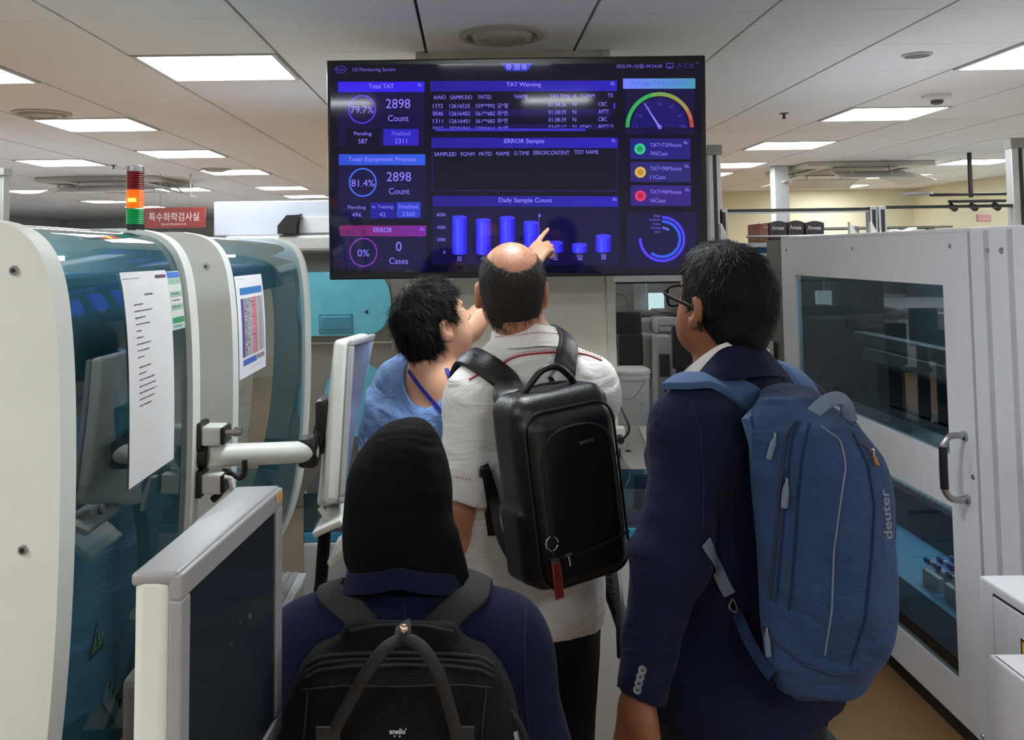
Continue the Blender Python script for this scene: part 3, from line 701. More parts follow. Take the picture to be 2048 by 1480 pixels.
# ---------------------------------------------------------------- the two glass-fronted analysers on the left
PROF = [(-1.30, 1.80), (-1.0, 1.808), (-.76, 1.812), (-.70, 1.808), (-.658, 1.795), (-.628, 1.768), (-.609, 1.725), (-.598, 1.66), (-.591, 1.56), (-.589, 1.42),
        (-.592, 1.26), (-.600, 1.12), (-.613, 1.0), (-.634, .89), (-.668, .79), (-.72, .70), (-.79, .64)]
pc = [(v.x, v.y) for v in crom([Vector((a, b, 0)) for a, b in PROF], 4)]
TEALIN = mat('analyser_interior', (150, 186, 188), .5); RAIL = mat('rail_metal', (150, 156, 160), .35, .8)
def at_prof(z, d=0.0):
    """X of the glass front at height z"""
    for (a, b), (c, e) in zip(pc[8:], pc[9:]):
        if (b-z)*(e-z) <= 0 and b != e: return a+(c-a)*(b-z)/(e-b)*-1 + d if False else a+(c-a)*(z-b)/(e-b)+d
    return -.6+d
def analyser(ya, yb, label, near=.052, screws=()):
    o = empty('clinical_analyser', (-.95, (ya+yb)/2, 0), label, 'analyser', 'glass-fronted analysers along the left side')
    poly = pc+[(-1.30, .64)]
    MB().m(IVORY).prism(poly, ya, ya+near, bev=.008, smooth=True).build('side_panel', None, o)
    MB().m(IVORY).prism(poly, yb-near, yb, bev=.008, smooth=True).build('side_panel', None, o)
    inner = [(a-.012, b-.006) for a, b in pc]
    MB().m(TGLASS).sweep(inner[6:], ya+near, yb-near, .004).build('curved_window', None, o, label='dark tinted curved glass window')
    MB().m(TEALIN).box((-1.28, ya+near, .66), (-1.22, yb-near, 1.79)).build('inner_back_panel', None, o)
    MB().m(TEALIN).box((-1.22, ya+near+.01, .66), (-.74, yb-near-.01, 1.20), .008).build('inner_lower_cover', None, o)
    MB().m(mat('inner_hood', (176, 200, 202), .5)).box((-1.22, ya+near+.01, 1.385), (-.70, yb-near-.01, 1.72), .02).build('inner_hood', None, o)
    for k, z in enumerate((1.215, 1.25, 1.30, 1.345)):
        MB().m(RAIL).box((-.86-.05*k, ya+near+.01, z), (-.80-.05*k, yb-near-.01, z+.012)).build('guide_rail', None, o)
    mb = MB().m(DGREY)
    for i in range(int((yb-ya-.15)/.016)): mb.box((-.80, ya+.07+i*.016, 1.277), (-.796, ya+.078+i*.016, 1.285))
    mb.box((-.82, ya+.06, 1.262), (-.80, yb-.06, 1.280)).build('toothed_rack', None, o)
    MB().m(DGREY).box((-1.2, ya+.22, 1.20), (-.9, ya+.34, 1.38), .01).box((-1.15, ya+.36, 1.2), (-.86, ya+.42, 1.36), .01).build('pipetting_unit', None, o)
    MB().m(mat('analyser_base', (170, 172, 168), .5)).box((-1.30, ya+.01, .06), (-.80, yb-.01, .64), .01).build('base_cabinet', None, o)
    MB().m(BLK).box((-1.28, ya+.03, 0), (-.84, yb-.03, .06)).build('plinth', None, o)
    MB().m(mat('added_interior_fill', (220, 245, 255), .5, var=0, emit=5)).box((-.85, ya+.1, 1.745), (-.84, yb-.1, 1.755)).build('added_interior_fill', None, o)  # glowing strip added to brighten the interior behind the glass
    for px, py in screws:
        p = P(px, py, ya-.0005); MB().m(STEEL).cyl(p, p+Vector((0, -.003, 0)), .0075, .006, 16).m(BLK).cyl(p+Vector((0, -.0025, 0)), p+Vector((0, -.0036, 0)), .0035, .0035, 6).build('screw', None, o)
    return o
an1 = analyser(1.30, 1.965, 'tall ivory analyser with curved tinted window, nearest on the left', screws=((28, 541), (46, 1100)))
an2 = analyser(2.235, 3.32, 'second ivory analyser with curved window, behind the arm-mounted monitor', screws=((412, 533),))
# a seam and latch on the first window, warning label, hazard tape inside
gx_ = at_prof(1.45)-.006
m = MB().m(DGREY).cyl((-.604, 1.475, 1.345), (-.597, 1.475, 1.345), .009, .007, 14); m.build('window_bolt', None, an1)
lw = MB(); c = PX(192, 1283, -.738)
def tri(mb, m_, s, dx):
    mb.m(m_).quad([(c.x+dx, c.y-s, c.z-s*.62), (c.x+dx, c.y+s, c.z-s*.62), (c.x+dx, c.y+.001, c.z+s*1.1), (c.x+dx, c.y-.001, c.z+s*1.1)])
tri(lw, BLK, .034, .001); tri(lw, YEL, .027, .002)
lw.m(BLK).box((c.x+.002, c.y-.0025, c.z-.001), (c.x+.003, c.y+.0025, c.z+.018)).box((c.x+.002, c.y-.0025, c.z-.009), (c.x+.003, c.y+.0025, c.z-.004))
lw.build('warning_label', None, an1, label='yellow triangular warning label with exclamation mark')
c = PX(240, 1430, -.738); lw = MB(); rot = Matrix.Rotation(R(-48), 3, 'X')
lw.m(PAPER).obox((c.x+.002, c.y, c.z), (.0006, .12, .022), rot).m(YEL).obox((c.x+.003, c.y, c.z)+0*Vector((0,0,0)) if False else Vector((c.x+.003, c.y, c.z))+rot @ Vector((0, 0, .013)), (.0006, .12, .006), rot)
for k in range(9): lw.m(BLK).obox(Vector((c.x+.0038, c.y, c.z))+rot @ Vector((0, -.11+.027*k, .013)), (.0004, .006, .006), rot)
lw.build('hazard_label', None, an1, label='strip label with yellow and black edge')
# ---------------------------------------------------------------- signal tower on top of the first analyser
tx = P(270, 450, 1.93); TXc, TYc, TZc = tx.x, 1.93, 1.808
tw = empty('signal_tower', (TXc, TYc, TZc), 'red, amber and green signal tower light on the nearest analyser', 'signal light')
MB().m(BLK).cyl((TXc, TYc, TZc), (TXc, TYc, TZc+.012), .02).build('base', None, tw)
def lens(z0, z1, rgb, k, nm, lab):
    pr = [(0, z0), (.0175, z0)]
    n = 8
    for i in range(n): a = z0+(z1-z0)*i/n; b = (z1-z0)/n; pr += [(.0188, a+b*.25), (.0172, a+b*.8)]
    pr += [(.0175, z1), (0, z1)]
    MB().m(mat('lens_'+nm, rgb, .45, var=.25, scale=90, emit=k*1.2)).lathe(pr, (TXc, TYc, TZc), 24).build('lens', None, tw, label=lab)
lens(.012, .046, (0, 118, 56), .22, 'green', 'green lens'); lens(.048, .086, (206, 84, 0), .5, 'amber', 'lit amber lens'); lens(.088, .126, (104, 0, 14), .06, 'red', 'dark red lens')
MB().m(mat('amber_lamp_core', (255, 215, 60), .4, emit=1.6)).obox((TXc, TYc-.0175, TZc+.064), (.008, .003, .004), Matrix.Identity(3)).build('lamp', None, tw)
MB().m(STEEL).lathe([(0, .126), (.0185, .126), (.0185, .137), (.012, .139), (0, .139)], (TXc, TYc, TZc)).build('cap', None, tw)
# ---------------------------------------------------------------- sheets taped to the windows
def sheet(name, px_tl, px_tr, ptop, pbot_l, label, draw, dX=.004, thick=.0008, lean=0):
    """a sheet hanging flat on the glass; local frame u along +Y, v down"""
    a = PX(px_tl[0], px_tl[1], -.603); b = PX(px_tr[0], px_tr[1], -.603); h = a.z-PX(pbot_l[0], pbot_l[1], -.603).z
    o = empty(name, (a.x, (a.y+b.y)/2, a.z-h), label, 'notice'); L = b.y-a.y; nz = 14
    def f(u, v, lift=0):
        z = a.z-v*h; x = at_prof(z)
        if lean: x = x+0
        return Vector((x-.0105+lift, a.y+u*L, z))
    mb = MB().m(PAPER)
    for i in range(nz):
        v0, v1 = i/nz, (i+1)/nz; mb.quad([f(0, v0), f(1, v0), f(1, v1), f(0, v1)], True)
    mb.m(CLEAR)
    for q in ((-.02, 0, -.015, 1.02), (1.0, 0, 1.02, 1.02), (-.02, 1.0, 1.02, 1.012)): mb.quad([f(q[0], q[1], .001), f(q[2], q[1], .001), f(q[2], q[3], .001), f(q[0], q[3], .001)])
    mb.build('paper', None, o); pr = MB(); draw(pr, f); pr.build('print', None, o); return o
def fr(pr, f, m_, u0, v0, u1, v1, l=.0006, n=3):
    pr.m(m_)
    for i in range(n):
        a = v0+(v1-v0)*i/n; b = v0+(v1-v0)*(i+1)/n; pr.quad([f(u0, a, l), f(u1, a, l), f(u1, b, l), f(u0, b, l)])
def scribble(pr, f, u, v, w, h=.007, m_=INK, seed=0):
    r = random.Random(seed); x = u
    while x < u+w:
        q = r.uniform(.012, .03); fr(pr, f, m_, x, v, min(x+q, u+w), v+h*r.uniform(.6, 1), n=1); x += q+.008
def d1(pr, f):
    fr(pr, f, mat('print_brown', (96, 74, 84), .6), .72, .022, .97, .038); scribble(pr, f, .03, .03, .35, .003)
    scribble(pr, f, .42, .11, .18, .010, seed=3)
    for i, (w_) in enumerate((.18, .38, .22, .3, .1, .14, .3, .26, .14)): scribble(pr, f, .18, .155+i*.0315, w_, seed=i)
    for i, (w_) in enumerate((.26, .16, .34, .36, .38, .32, .26)): scribble(pr, f, .2, .455+i*.0305, w_, seed=20+i)
sheet('notice_sheet', (257, 545), (346, 543), 0, (271, 968), 'long white printed notice sheet taped to the nearest analyser window', d1)
def d2(pr, f):
    for i, c_ in enumerate(((70, 120, 200), (150, 190, 168), (214, 220, 216), (150, 190, 168), (214, 220, 216), (150, 190, 168), (214, 220, 216), (60, 150, 100), (170, 200, 190))): fr(pr, f, mat('green_card_%d' % (i % 9), c_, .6), .04, i/9+.01, .96, (i+1)/9, .0004)
    for i in (3, 4, 5, 8): scribble(pr, f, .15, i/9+.045, .6, .02, seed=i)
sheet('notice_card', (346, 543), (371, 541), 0, (352, 660), 'narrow green and white notice card beside the long notice sheet', d2)
def d3(pr, f):
    fr(pr, f, mat('print_blue', (58, 124, 186), .6), .12, .12, .93, .19)
    cols = ((70, 80, 150), (170, 130, 160), (130, 170, 140), (180, 160, 185), (208, 130, 140), (196, 120, 128), (180, 178, 172), (160, 158, 165), (176, 176, 182))
    for i, c_ in enumerate(cols): fr(pr, f, mat('chart_col_%d' % i, c_, .6), .12+i*.092, .225, .12+(i+1)*.092-.008, .8)
    r = random.Random(5)
    for i in range(26): u = .22+.092*r.randrange(4); v = .24+r.random()*.52; fr(pr, f, INK if r.random() < .5 else PAPER, u, v, u+.07, v+.009, .0009, 1)
    fr(pr, f, mat('print_blue2', (72, 100, 176), .6), .13, .825, .62, .885); fr(pr, f, mat('print_grey', (140, 136, 136), .6), .64, .825, .93, .875); scribble(pr, f, .05, .03, .3, .004); scribble(pr, f, .4, .93, .4, .004)
sheet('notice_chart', (476, 553), (529, 548), 0, (488, 755), 'colour chart sheet taped to the second analyser window', d3)
# ---------------------------------------------------------------- articulated arm on the first analyser, carrying the far monitor
arm = empty('monitor_arm', (-.57, 1.96, 1.30), 'white tubular monitor arm clamped between the two analysers', 'monitor arm')
ax0 = P(412, 912, 1.97); ax1 = P(628, 903, 2.13)
rx = ax0.x-.012
MB().m(IVORY).box((rx-.05, 1.968, 1.0), (rx-.035, 2.0, 1.46), .003).build('mounting_rail', None, arm)
def blk(py0, py1, px0=408, px1=450):
    a = P(px0, py0, 1.97); b = P(px1, py1, 1.97)
    MB().m(IVORY).box((a.x, 1.945, b.z), (b.x, 2.0, a.z), .006).build('clamp', None, arm)
    MB().m(BLK).box((a.x-.012, 1.94, b.z-.006), (a.x+.002, 2.005, a.z+.008), .003).build('clamp_plate', None, arm)
    MB().m(BLK).box((b.x-.004, 1.943, b.z+.003), (b.x+.006, 2.0, a.z-.002), .003).build('clamp_plate', None, arm)
blk(850, 888); blk(944, 984)
MB().m(IVORY).tube([ax0, ax0.lerp(ax1, .5), ax1], .0245, 24).build('tube', None, arm)
MB().m(BLK).tube([ax0+Vector((-.012, 0, 0)), ax0+Vector((.004, 0, 0))], .027, 20).build('collar', None, arm)
MB().m(BLK).box(ax1-Vector((.035, .03, .034)), ax1+Vector((.012, .03, .036)), .012).build('elbow_joint', None, arm)
k = P(452, 866, 1.95); MB().m(STEEL).cyl(k, k+Vector((.02, 0, 0)), .007).cyl(k+Vector((.02, 0, .002)), k+Vector((.034, 0, .004)), .011, .009).build('clamp_knob', None, arm)
k = P(450, 955, 1.95); MB().m(WHITE).tube([k, k+Vector((.012, -.004, 0)), k+Vector((.022, -.006, -.04)), k+Vector((.026, -.006, -.07))], .006, 10).build('clamp_lever', None, arm)
hk = [P(*q, 1.98) for q in ((445, 942), (462, 945), (478, 955), (488, 950), (490, 936), (489, 920))]
MB().m(BLK).tube(crom(hk, 5), .0065, 8).tube(crom([P(452, 960, 1.99), P(440, 985, 1.99), P(425, 1000, 1.99)], 5), .008, 8).build('cable_hook', None, arm)
# far monitor from its corner points
def monitor_from(bn, bf, tn, tf, thick, name, label, screen_m, bez=.02, band=IVORY, rim=LGREY):
    """bn/bf bottom near/far, tn/tf top near/far corners of the screen face; body goes behind it"""
    bn, bf, tn, tf = map(Vector, (bn, bf, tn, tf)); n = (bf-bn).cross(tn-bn).normalized()
    if n.x < 0: n = -n
    o = empty(name, (bn+bf)/2-n*thick/2, label, 'monitor')
    b = [q-n*thick for q in (bn, bf, tf, tn)]
    MB().m(band).hexa([bn-n*.012, bf-n*.012, tf-n*.012, tn-n*.012]+b, .012).build('housing', None, o)
    def mixp(u, v, d=0): return bn.lerp(bf, u).lerp(tn.lerp(tf, u), v)+n*d
    W_ = (bf-bn).length; H_ = (tn-bn).length; u, v = bez/W_, bez/H_
    mb = MB().m(rim)
    for q in (((0, 0), (1, 0), (1, v), (0, v)), ((0, 1-v), (1, 1-v), (1, 1), (0, 1)), ((0, v*.98), (u, v*.98), (u, 1-v*.98), (0, 1-v*.98)), ((1-u, v*.98), (1, v*.98), (1, 1-v*.98), (1-u, 1-v*.98))):
        mb.hexa([mixp(*p_) for p_ in q]+[mixp(*p_, d=-.014) for p_ in q], .003)
    mb.build('bezel', None, o)
    MB().m(screen_m).hexa([mixp(u, v, -.003), mixp(1-u, v, -.003), mixp(1-u, 1-v, -.003), mixp(u, 1-v, -.003)]+[mixp(u, v, -.008), mixp(1-u, v, -.008), mixp(1-u, 1-v, -.008), mixp(u, 1-v, -.008)]).build('screen', None, o)
    return o, mixp, n
SCRM = mat('dark_screen', (44, 50, 60), .12, coat=.3, spec=.6, var=.1, scale=3)
SCRP = mat('grey_screen', (120, 126, 150), .1, coat=.4, spec=.7, var=.1, scale=3)
farm, fmix, fn_ = monitor_from(P(690, 1006, 2.06), P(672, 1013, 2.28), P(708, 681, 2.16), P(752, 668, 2.40), .05, 'arm_monitor', 'white touch monitor on the tubular arm, screen turned aside', SCRP, .014)
c_ = fmix(.5, .5, -.05); MB().m(BLK).box(c_+Vector((-.035, -.05, -.05)), c_+Vector((.0, .05, .05)), .01).tube([c_+Vector((-.02, 0, 0)), ax1+Vector((.005, .02, -.0))], .02, 12).build('tilt_bracket', None, arm)
m = MB().m(IVORY).obox(P(668, 1032, 2.12), (.035, .10, .007), Matrix.Rotation(R(-24), 3, 'Y'), .004); m.tube([P(640, 1015, 2.08), P(652, 1034, 2.08), P(680, 1052, 2.1)], .007, 8)
m.build('keyboard_bracket', None, farm)
MB().m(WHITE).obox(P(700, 1078, 2.2), (.05, .09, .009), Matrix.Rotation(R(-40), 3, 'Y'), .005).build('keyboard_tray', None, farm)
hose = crom([P(655, 1010, 2.3), P(650, 1060, 2.32), P(646, 1110, 2.34), P(640, 1180, 2.36), P(620, 1330, 2.4), P(600, 1500, 2.42), Vector((-.5, 2.45, .3)), Vector((-.55, 2.48, .07))], 60)
MB().m(BLK).tube(hose, [.0165 if i % 4 < 2 else .012 for i in range(len(hose))], 12).build('corrugated_hose', label='black corrugated cable hose hanging below the arm monitor', cat='hose')
# ---------------------------------------------------------------- foreground monitor
MN, MF = .93, 1.30
def corner(px, py, Y): return P(px, py, Y)
zt = P(345, 1150, MN).z
tn = P(364, 1150, MN); tf = P(566, 974, MF); bn = tn+Vector((.0, -.01, -.33)); bf = tf+Vector((.0, -.01, -.33))
fg, gm, gn = monitor_from(bn, bf, tn, tf, .052, 'touch_monitor', 'large grey-framed touch monitor with smudged screen in the left foreground', SCRM, .026, IVORY, mat('monitor_rim', (150, 151, 154), .4, var=.02))
n_ = gn
tl = [gm(0, 1, -.004)+Vector((0, 0, .003)), gm(1, 1, -.004)+Vector((0, 0, .003)), gm(1, 1, -.056)+Vector((-.012, .0, .001)), gm(.52, 1, -.056)+Vector((-.006, 0, .001)), gm(.48, 1, -.056)+Vector((.004, 0, .001)), gm(0, 1, -.054)+Vector((0, 0, .001))]
bm_ = MB().m(mat('monitor_rim', (150, 151, 154), .4, var=.02)); low = [q-Vector((0, 0, .014)) for q in tl]
A = [bm_.bm.verts.new(q) for q in tl]; B = [bm_.bm.verts.new(q) for q in low]; fs = [bm_.bm.faces.new(A), bm_.bm.faces.new(B[::-1])]+[bm_.bm.faces.new((A[i], B[i], B[(i+1) % 6], A[(i+1) % 6])) for i in range(6)]
q = bmesh.ops.bevel(bm_.bm, geom=list({e for f in fs for e in f.edges}), offset=.0045, segments=3, profile=.5, affect='EDGES', clamp_overlap=True)
bm_._fin(bm_.bm.faces, True); bm_.build('top_cover', None, fg)
lb = MB().m(mat('aged_label', (206, 176, 110), .6)); lb.quad([gm(.90, .955, .001), gm(.985, .955, .001), gm(.985, .995, .001), gm(.90, .995, .001)])
lb.m(mat('orange_print', (196, 120, 60), .6))
for i in range(3): lb.quad([gm(.915, .962+i*.011, .0015), gm(.97, .962+i*.011, .0015), gm(.97, .967+i*.011, .0015), gm(.915, .967+i*.011, .0015)])
lb.build('inspection_label', None, fg, label='small yellowed label')
sm = MB().m(mat('smudge', (92, 98, 108), .6)); r = random.Random(3)
for cu, cv, rr in ((.62, .62, .012), (.635, .615, .006), (.52, .64, .003), (.44, .6, .002)):
    pts = [gm(cu+rr*1.1*math.cos(t*.7+cu)*r.uniform(.6, 1.1), cv+rr*math.sin(t*.7)*r.uniform(.6, 1.1), -.0026) for t in range(9)]
    for a, b in zip(pts, pts[1:]): sm.tube([a, b], .0006, 4)
sm.build('smudges', None, fg)
tx_ = MB().m(mat('faint_print', (96, 100, 108), .5)); put_text(tx_, 'advantech', (.60, -.118, .76, -.10), lambda x, y, z: gm(x, -y, -.0026)); tx_.build('screen_print', None, fg)
cen = gm(.5, .35, -.052)
st = MB().m(DGREY).box(cen+Vector((-.07, -.06, -.06)), cen+Vector((.0, .06, .06)), .01).build('vesa_mount', None, fg)
MB().m(DGREY).cyl((cen.x-.06, cen.y, .03), (cen.x-.06, cen.y, cen.z), .022).build('pole', None, fg)
MB().m(DGREY).lathe([(0, 0), (.2, 0), (.2, .012), (.05, .035), (0, .035)], (cen.x-.06, cen.y, 0)).build('base', None, fg)
# keyboard shelf beyond foreground monitor
kp = P(575, 1180, 2.3)
kb = empty('keyboard_shelf', (kp.x, kp.y, kp.z-.04), 'white keyboard on a bracket just right of the foreground monitor', 'keyboard')
MB().m(WHITE).box((kp.x-.12, kp.y-.16, kp.z-.035), (kp.x+.02, kp.y+.16, kp.z-.012), .006).build('tray', None, kb)
mb = MB().m(LGREY)
for i in range(6):
    for j in range(16): mb.box((kp.x-.11+i*.019, kp.y-.15+j*.0185, kp.z-.012), (kp.x-.11+i*.019+.015, kp.y-.15+j*.0185+.015, kp.z-.004), .002)
mb.build('keys', None, kb)
MB().m(WHITE).box((-.583, kp.y-.05, kp.z-.06), (kp.x-.05, kp.y+.05, kp.z-.036), .003).build('bracket', None, kb)
# ---------------------------------------------------------------- teal-door analyser behind, left of the column
WY = 4.3
def WP(px, py, Y=WY): return P(px, py, Y)
wa = empty('large_analyser', (-.8, WY+.4, 0), 'large grey analyser with rounded teal hatches behind the second analyser', 'analyser')
xl = WP(470, 600).x; xr = WP(832, 600).x; zt = WP(660, 470).z
GB = mat('warm_grey_panel', (112, 108, 101), .5, var=.03)
MB().m(GB).box((xl, WY, .1), (xr, WY+.8, zt-.12), .01).build('body', None, wa)
MB().m(mat('light_slab', (170, 170, 168), .4)).box((xl-.04, WY-.05, WP(600, 503).z), (xr, WY+.8, zt), .015).build('top_slab', None, wa)
MB().m(mat('dark_recess', (74, 72, 68), .6)).box((xl, WY-.008, WP(640, 545).z), (xr, WY+.01, WP(640, 505).z)).build('recess', None, wa)
MB().m(BLK).box((xl+.05, WY+.05, 0), (xr-.05, WY+.75, .1)).build('plinth', None, wa)
MB().m(mat('pale_housing', (170, 174, 186), .5, var=.02)).box((WP(427, 420).x, WY, zt), (WP(760, 420).x, WY+.7, WP(500, 402).z), .008).build('top_housing', None, wa)
hp = [(560, 468), (560, 452), (578, 431), (603, 431), (606, 428), (606, 438), (601, 438), (597, 452), (597, 468)]
q = [(WP(*a).x, WP(*a).z) for a in hp]; MB().m(BLK).prism(q, WY-.06, WY-.01, bev=.002).build('handle', None, wa, label='black plastic handle bracket')
MB().m(mat('light_panel', (188, 190, 192), .5)).box((WP(600, 440).x, WY-.012, WP(600, 466).z), (WP(700, 440).x, WY+.01, WP(600, 434).z), .002).build('cover_strip', None, wa)
def rounded(x0, z0, x1, z1, r, n=8):
    pts = []
    for cx, cz, a0 in ((x1-r, z1-r, 0), (x0+r, z1-r, 90), (x0+r, z0+r, 180), (x1-r, z0+r, 270)):
        for i in range(n+1): t = R(a0+90*i/n); pts.append((cx+r*math.cos(t), cz+r*math.sin(t)))
    return pts
a = WP(560, 672); b = WP(782, 542)
h1 = MB().m(TEAL).prism(rounded(a.x, a.z, b.x, b.z, .12), WY-.03, WY+.02, bev=.006, smooth=True).build('hatch', None, wa, label='teal hatch with recessed grip')
a = WP(640, 666); b = WP(707, 626); MB().m(mat('teal_dark', (50, 112, 132), .45)).box((a.x, WY-.034, a.z), (b.x, WY-.028, b.z), .004).m(TEAL).box((a.x+.012, WY-.037, a.z+.02), (b.x-.012, WY-.03, b.z-.012), .003).build('recessed_grip', None, h1)
a = WP(735, 623); MB().m(BLK).cyl((a.x, WY-.03, a.z), (a.x, WY-.034, a.z), .008, seg=12).build('lock', None, h1)
a = WP(652, 872); b = WP(775, 722)
MB().m(TEAL).prism(rounded(a.x, a.z, b.x, b.z, .15), WY-.03, WY+.02, bev=.006, smooth=True).build('hatch', None, wa, label='lower teal hatch')
MB().m(mat('teal_dark', (50, 112, 132), .45)).box((a.x-.02, WY-.04, WP(0, 800).z-.1), (a.x+.12, WY-.028, WP(0, 770).z-.08), .004).build('grip', None, wa)
z = WP(700, 685).z; MB().m(mat('trim_strip', (150, 148, 140), .5)).box((xl, WY-.012, z-.004), (xr, WY+.01, z+.004)).build('seam_strip', None, wa)
z = WP(735, 900).z; MB().m(mat('dark_recess', (74, 72, 68), .6)).box((xl, WY-.02, z-.25), (xr, WY+.01, z+.03)).build('lower_recess', None, wa)
MB().m(mat('grey_side_strip', (100, 98, 94), .5)).box((WP(783, 600).x, WY-.02, .1), (WP(832, 600).x, WY+.02, zt-.12), .003).build('side_strip', None, wa)
# white paper strip on the column's left
p = P(846, 566, CY-.01); MB().m(PAPER).box((p.x-.03, CY-.010, p.z-.18), (p.x+.03, CY-.0075, p.z+.14)).build('paper_strip', label='white paper strip hanging at the left edge of the column below the television', cat='notice')
# ---------------------------------------------------------------- conveyor cabinet across the back
cv = empty('conveyor_cabinet', (0, 3.25, 0), 'low white sample conveyor cabinet with teal clear cover in front of the column', 'conveyor')
c0 = P(608, 1090, 2.98); c1 = P(1300, 1070, 2.98); zc = P(960, 1083, 2.98).z
MB().m(mat('conveyor_white', (196, 194, 188), .45, var=.03)).box((-.56, 2.98, .08), (.95, 3.28, zc), .01).build('cabinet', None, cv)
MB().m(BLK).box((-.54, 3.02, 0), (.93, 3.26, .08)).build('plinth', None, cv)
MB().m(mat('teal_strip', (62, 140, 168), .35)).box((-.56, 2.99, zc), (.95, 3.03, zc+.03), .004).build('teal_rail', None, cv)
MB().m(BGLASS).box((-.56, 3.0, zc+.03), (.95, 3.006, zc+.15)).box((-.56, 3.0, zc+.15), (.95, 3.27, zc+.156)).build('clear_cover', None, cv, label='blue-tinted clear cover')
MB().m(GREY).box((-.5, 3.08, zc), (.9, 3.22, zc+.03), .003).build('track', None, cv)
mb = MB().m(ALU)
for i in range(8): x = -.4+i*.17; mb.box((x, 3.1, zc+.03), (x+.03, 3.2, zc+.07))
mb.build('carriers', None, cv)
for x in (-.2, .2, .6): MB().m(DGREY).box((x, 2.976, .1), (x+.003, 2.982, zc-.01)).build('seam', None, cv)
# grey instrument tray right of the column
p = [P(1238, 858, 3.7), P(1300, 985, 3.3)]
it = empty('instrument_bench', (.86, 3.9, 0), 'grey slanted instrument console between the column and the suited man', 'console')
pr_ = [(3.30, P(1290, 985, 3.3).z-.03), (3.30, P(1290, 960, 3.3).z+.02), (3.95, P(1262, 850, 3.95).z), (3.95, .3)]
MB().m(mat('console_grey', (122, 120, 116), .5)).prism(pr_, P(1248, 900, 3.5).x, 1.12, 'YZ', bev=.006).build('console', None, it)
MB().m(mat('console_light', (158, 156, 148), .4)).hexa([(.67, 3.36, pr_[1][1]+.02), (.72, 3.36, pr_[1][1]+.02), (.76, 3.9, pr_[2][1]+.002), (.71, 3.9, pr_[2][1]+.002), (.67, 3.36, pr_[1][1]+.005), (.72, 3.36, pr_[1][1]+.005), (.76, 3.9, pr_[2][1]-.02), (.71, 3.9, pr_[2][1]-.02)]).build('tray_edge', None, it)
MB().m(BLK).box((.64, 3.31, pr_[0][1]-.10), (1.1, 3.9, pr_[0][1]), .004).build('undertray', None, it)
MB().m(ALU).box((.66, 3.64, 0), (.70, 3.68, .85)).build('post', None, it); MB().m(ALU).box((1.06, 3.64, 0), (1.10, 3.68, .85)).build('post', None, it)
# power strip on the column corner guard
p = P(1239, 870, 3.62); ps = empty('power_strip', (p.x, 3.62, p.z-.3), 'white vertical power strip with black plugs at the column corner', 'power strip')
MB().m(WHITE).box((p.x-.022, 3.615, p.z-.29), (p.x+.022, 3.66, p.z+.03), .005).build('body', None, ps)
for k in range(3): MB().m(BLK).cyl((p.x, 3.617, p.z-.015-.055*k), (p.x, 3.585, p.z-.015-.055*k), .019, .014).build('plug', None, ps)
MB().m(DGREY).cyl((p.x, 3.617, p.z-.18), (p.x, 3.612, p.z-.18), .015).build('socket', None, ps)
MB().m(mat('red_switch', (200, 60, 30), .4, emit=.3)).box((p.x-.012, 3.608, p.z-.25), (p.x+.012, 3.618, p.z-.215), .003).build('switch', None, ps)
MB().m(BLK).tube(crom([(p.x, 3.585, p.z-.015), (p.x+.03, 3.57, p.z+.03), (p.x+.012, 3.6, p.z+.10), (p.x-.0, 3.625, p.z+.14), (p.x-.002, 3.645, p.z+.22)], 8), .005, 6).tube(crom([(p.x, 3.585, p.z-.07), (p.x+.035, 3.57, p.z-.06), (p.x+.035, 3.6, p.z-.2), (p.x+.02, 3.64, p.z-.35)], 8), .0045, 6).build('cable', None, ps)
# ---------------------------------------------------------------- lab bench and racks on the right
BY = 5.5
def B_(px, py, Y=BY): return P(px, py, Y)
bx0, bx1 = .70, 1.62; BZ = .80
bench = empty('lab_bench', (2, BY+.3, 0), 'aluminium-framed lab bench with overhead shelves behind the suited man', 'workbench')
MB().m(mat('bench_top', (120, 122, 124), .4)).box((bx0, BY-1.1, BZ-.03), (bx1, BY+.3, BZ), .004).build('worktop', None, bench)
MB().m(mat('bench_panel', (150, 150, 148), .6)).box((bx0, BY+.28, BZ), (2.2, BY+.31, B_(1300, 560).z)).build('back_panel', None, bench)
MB().m(LGREY).box((bx0, BY-1.05, 0), (bx0+.05, BY+.3, BZ-.03)).build('side_panel', None, bench); MB().m(LGREY).box((bx1-.05, BY-1.05, 0), (bx1, BY+.3, BZ-.03)).build('side_panel', None, bench)
def post(px0, px1, ptop, name='post', y=BY, cap_=True, zb=0, w=.06):
    x0 = B_(px0, ptop, y).x; x1 = B_(px1, ptop, y).x; zt_ = B_((px0+px1)/2, ptop, y).z
    o_ = MB().m(ALU).box((x0, y-.03, zb), (x1, y+.04, zt_), .003).build(name, None, bench)
    MB().m(BLK).box(((x0+x1)/2-.011, y-.032, max(zb, .9)), ((x0+x1)/2+.011, y-.028, zt_-.02)).build('slot', None, o_)
    if cap_: MB().m(GREY).box((x0-.008, y-.038, zt_-.06), (x1+.008, y+.048, zt_+.004), .004).build('cap', None, o_)
post(1413, 1438, 292); post(1436, 1452, 418, cap_=False); post(1736, 1750, 413, cap_=False); post(1753, 1768, 413, cap_=False); post(2016, 2050, 278, w=.1)
def rail(px0, px1, py, h=.016, m_=BLK, y=BY, d=.02): 
    a = B_(px0, py, y); b = B_(px1, py, y); MB().m(m_).box((a.x, y-d, (a.z+b.z)/2-h/2), (b.x, y+d, (a.z+b.z)/2+h/2)).build('crossbar', None, bench)
rail(1450, 1738, 420, .018); rail(1768, 2048, 413, .018); 
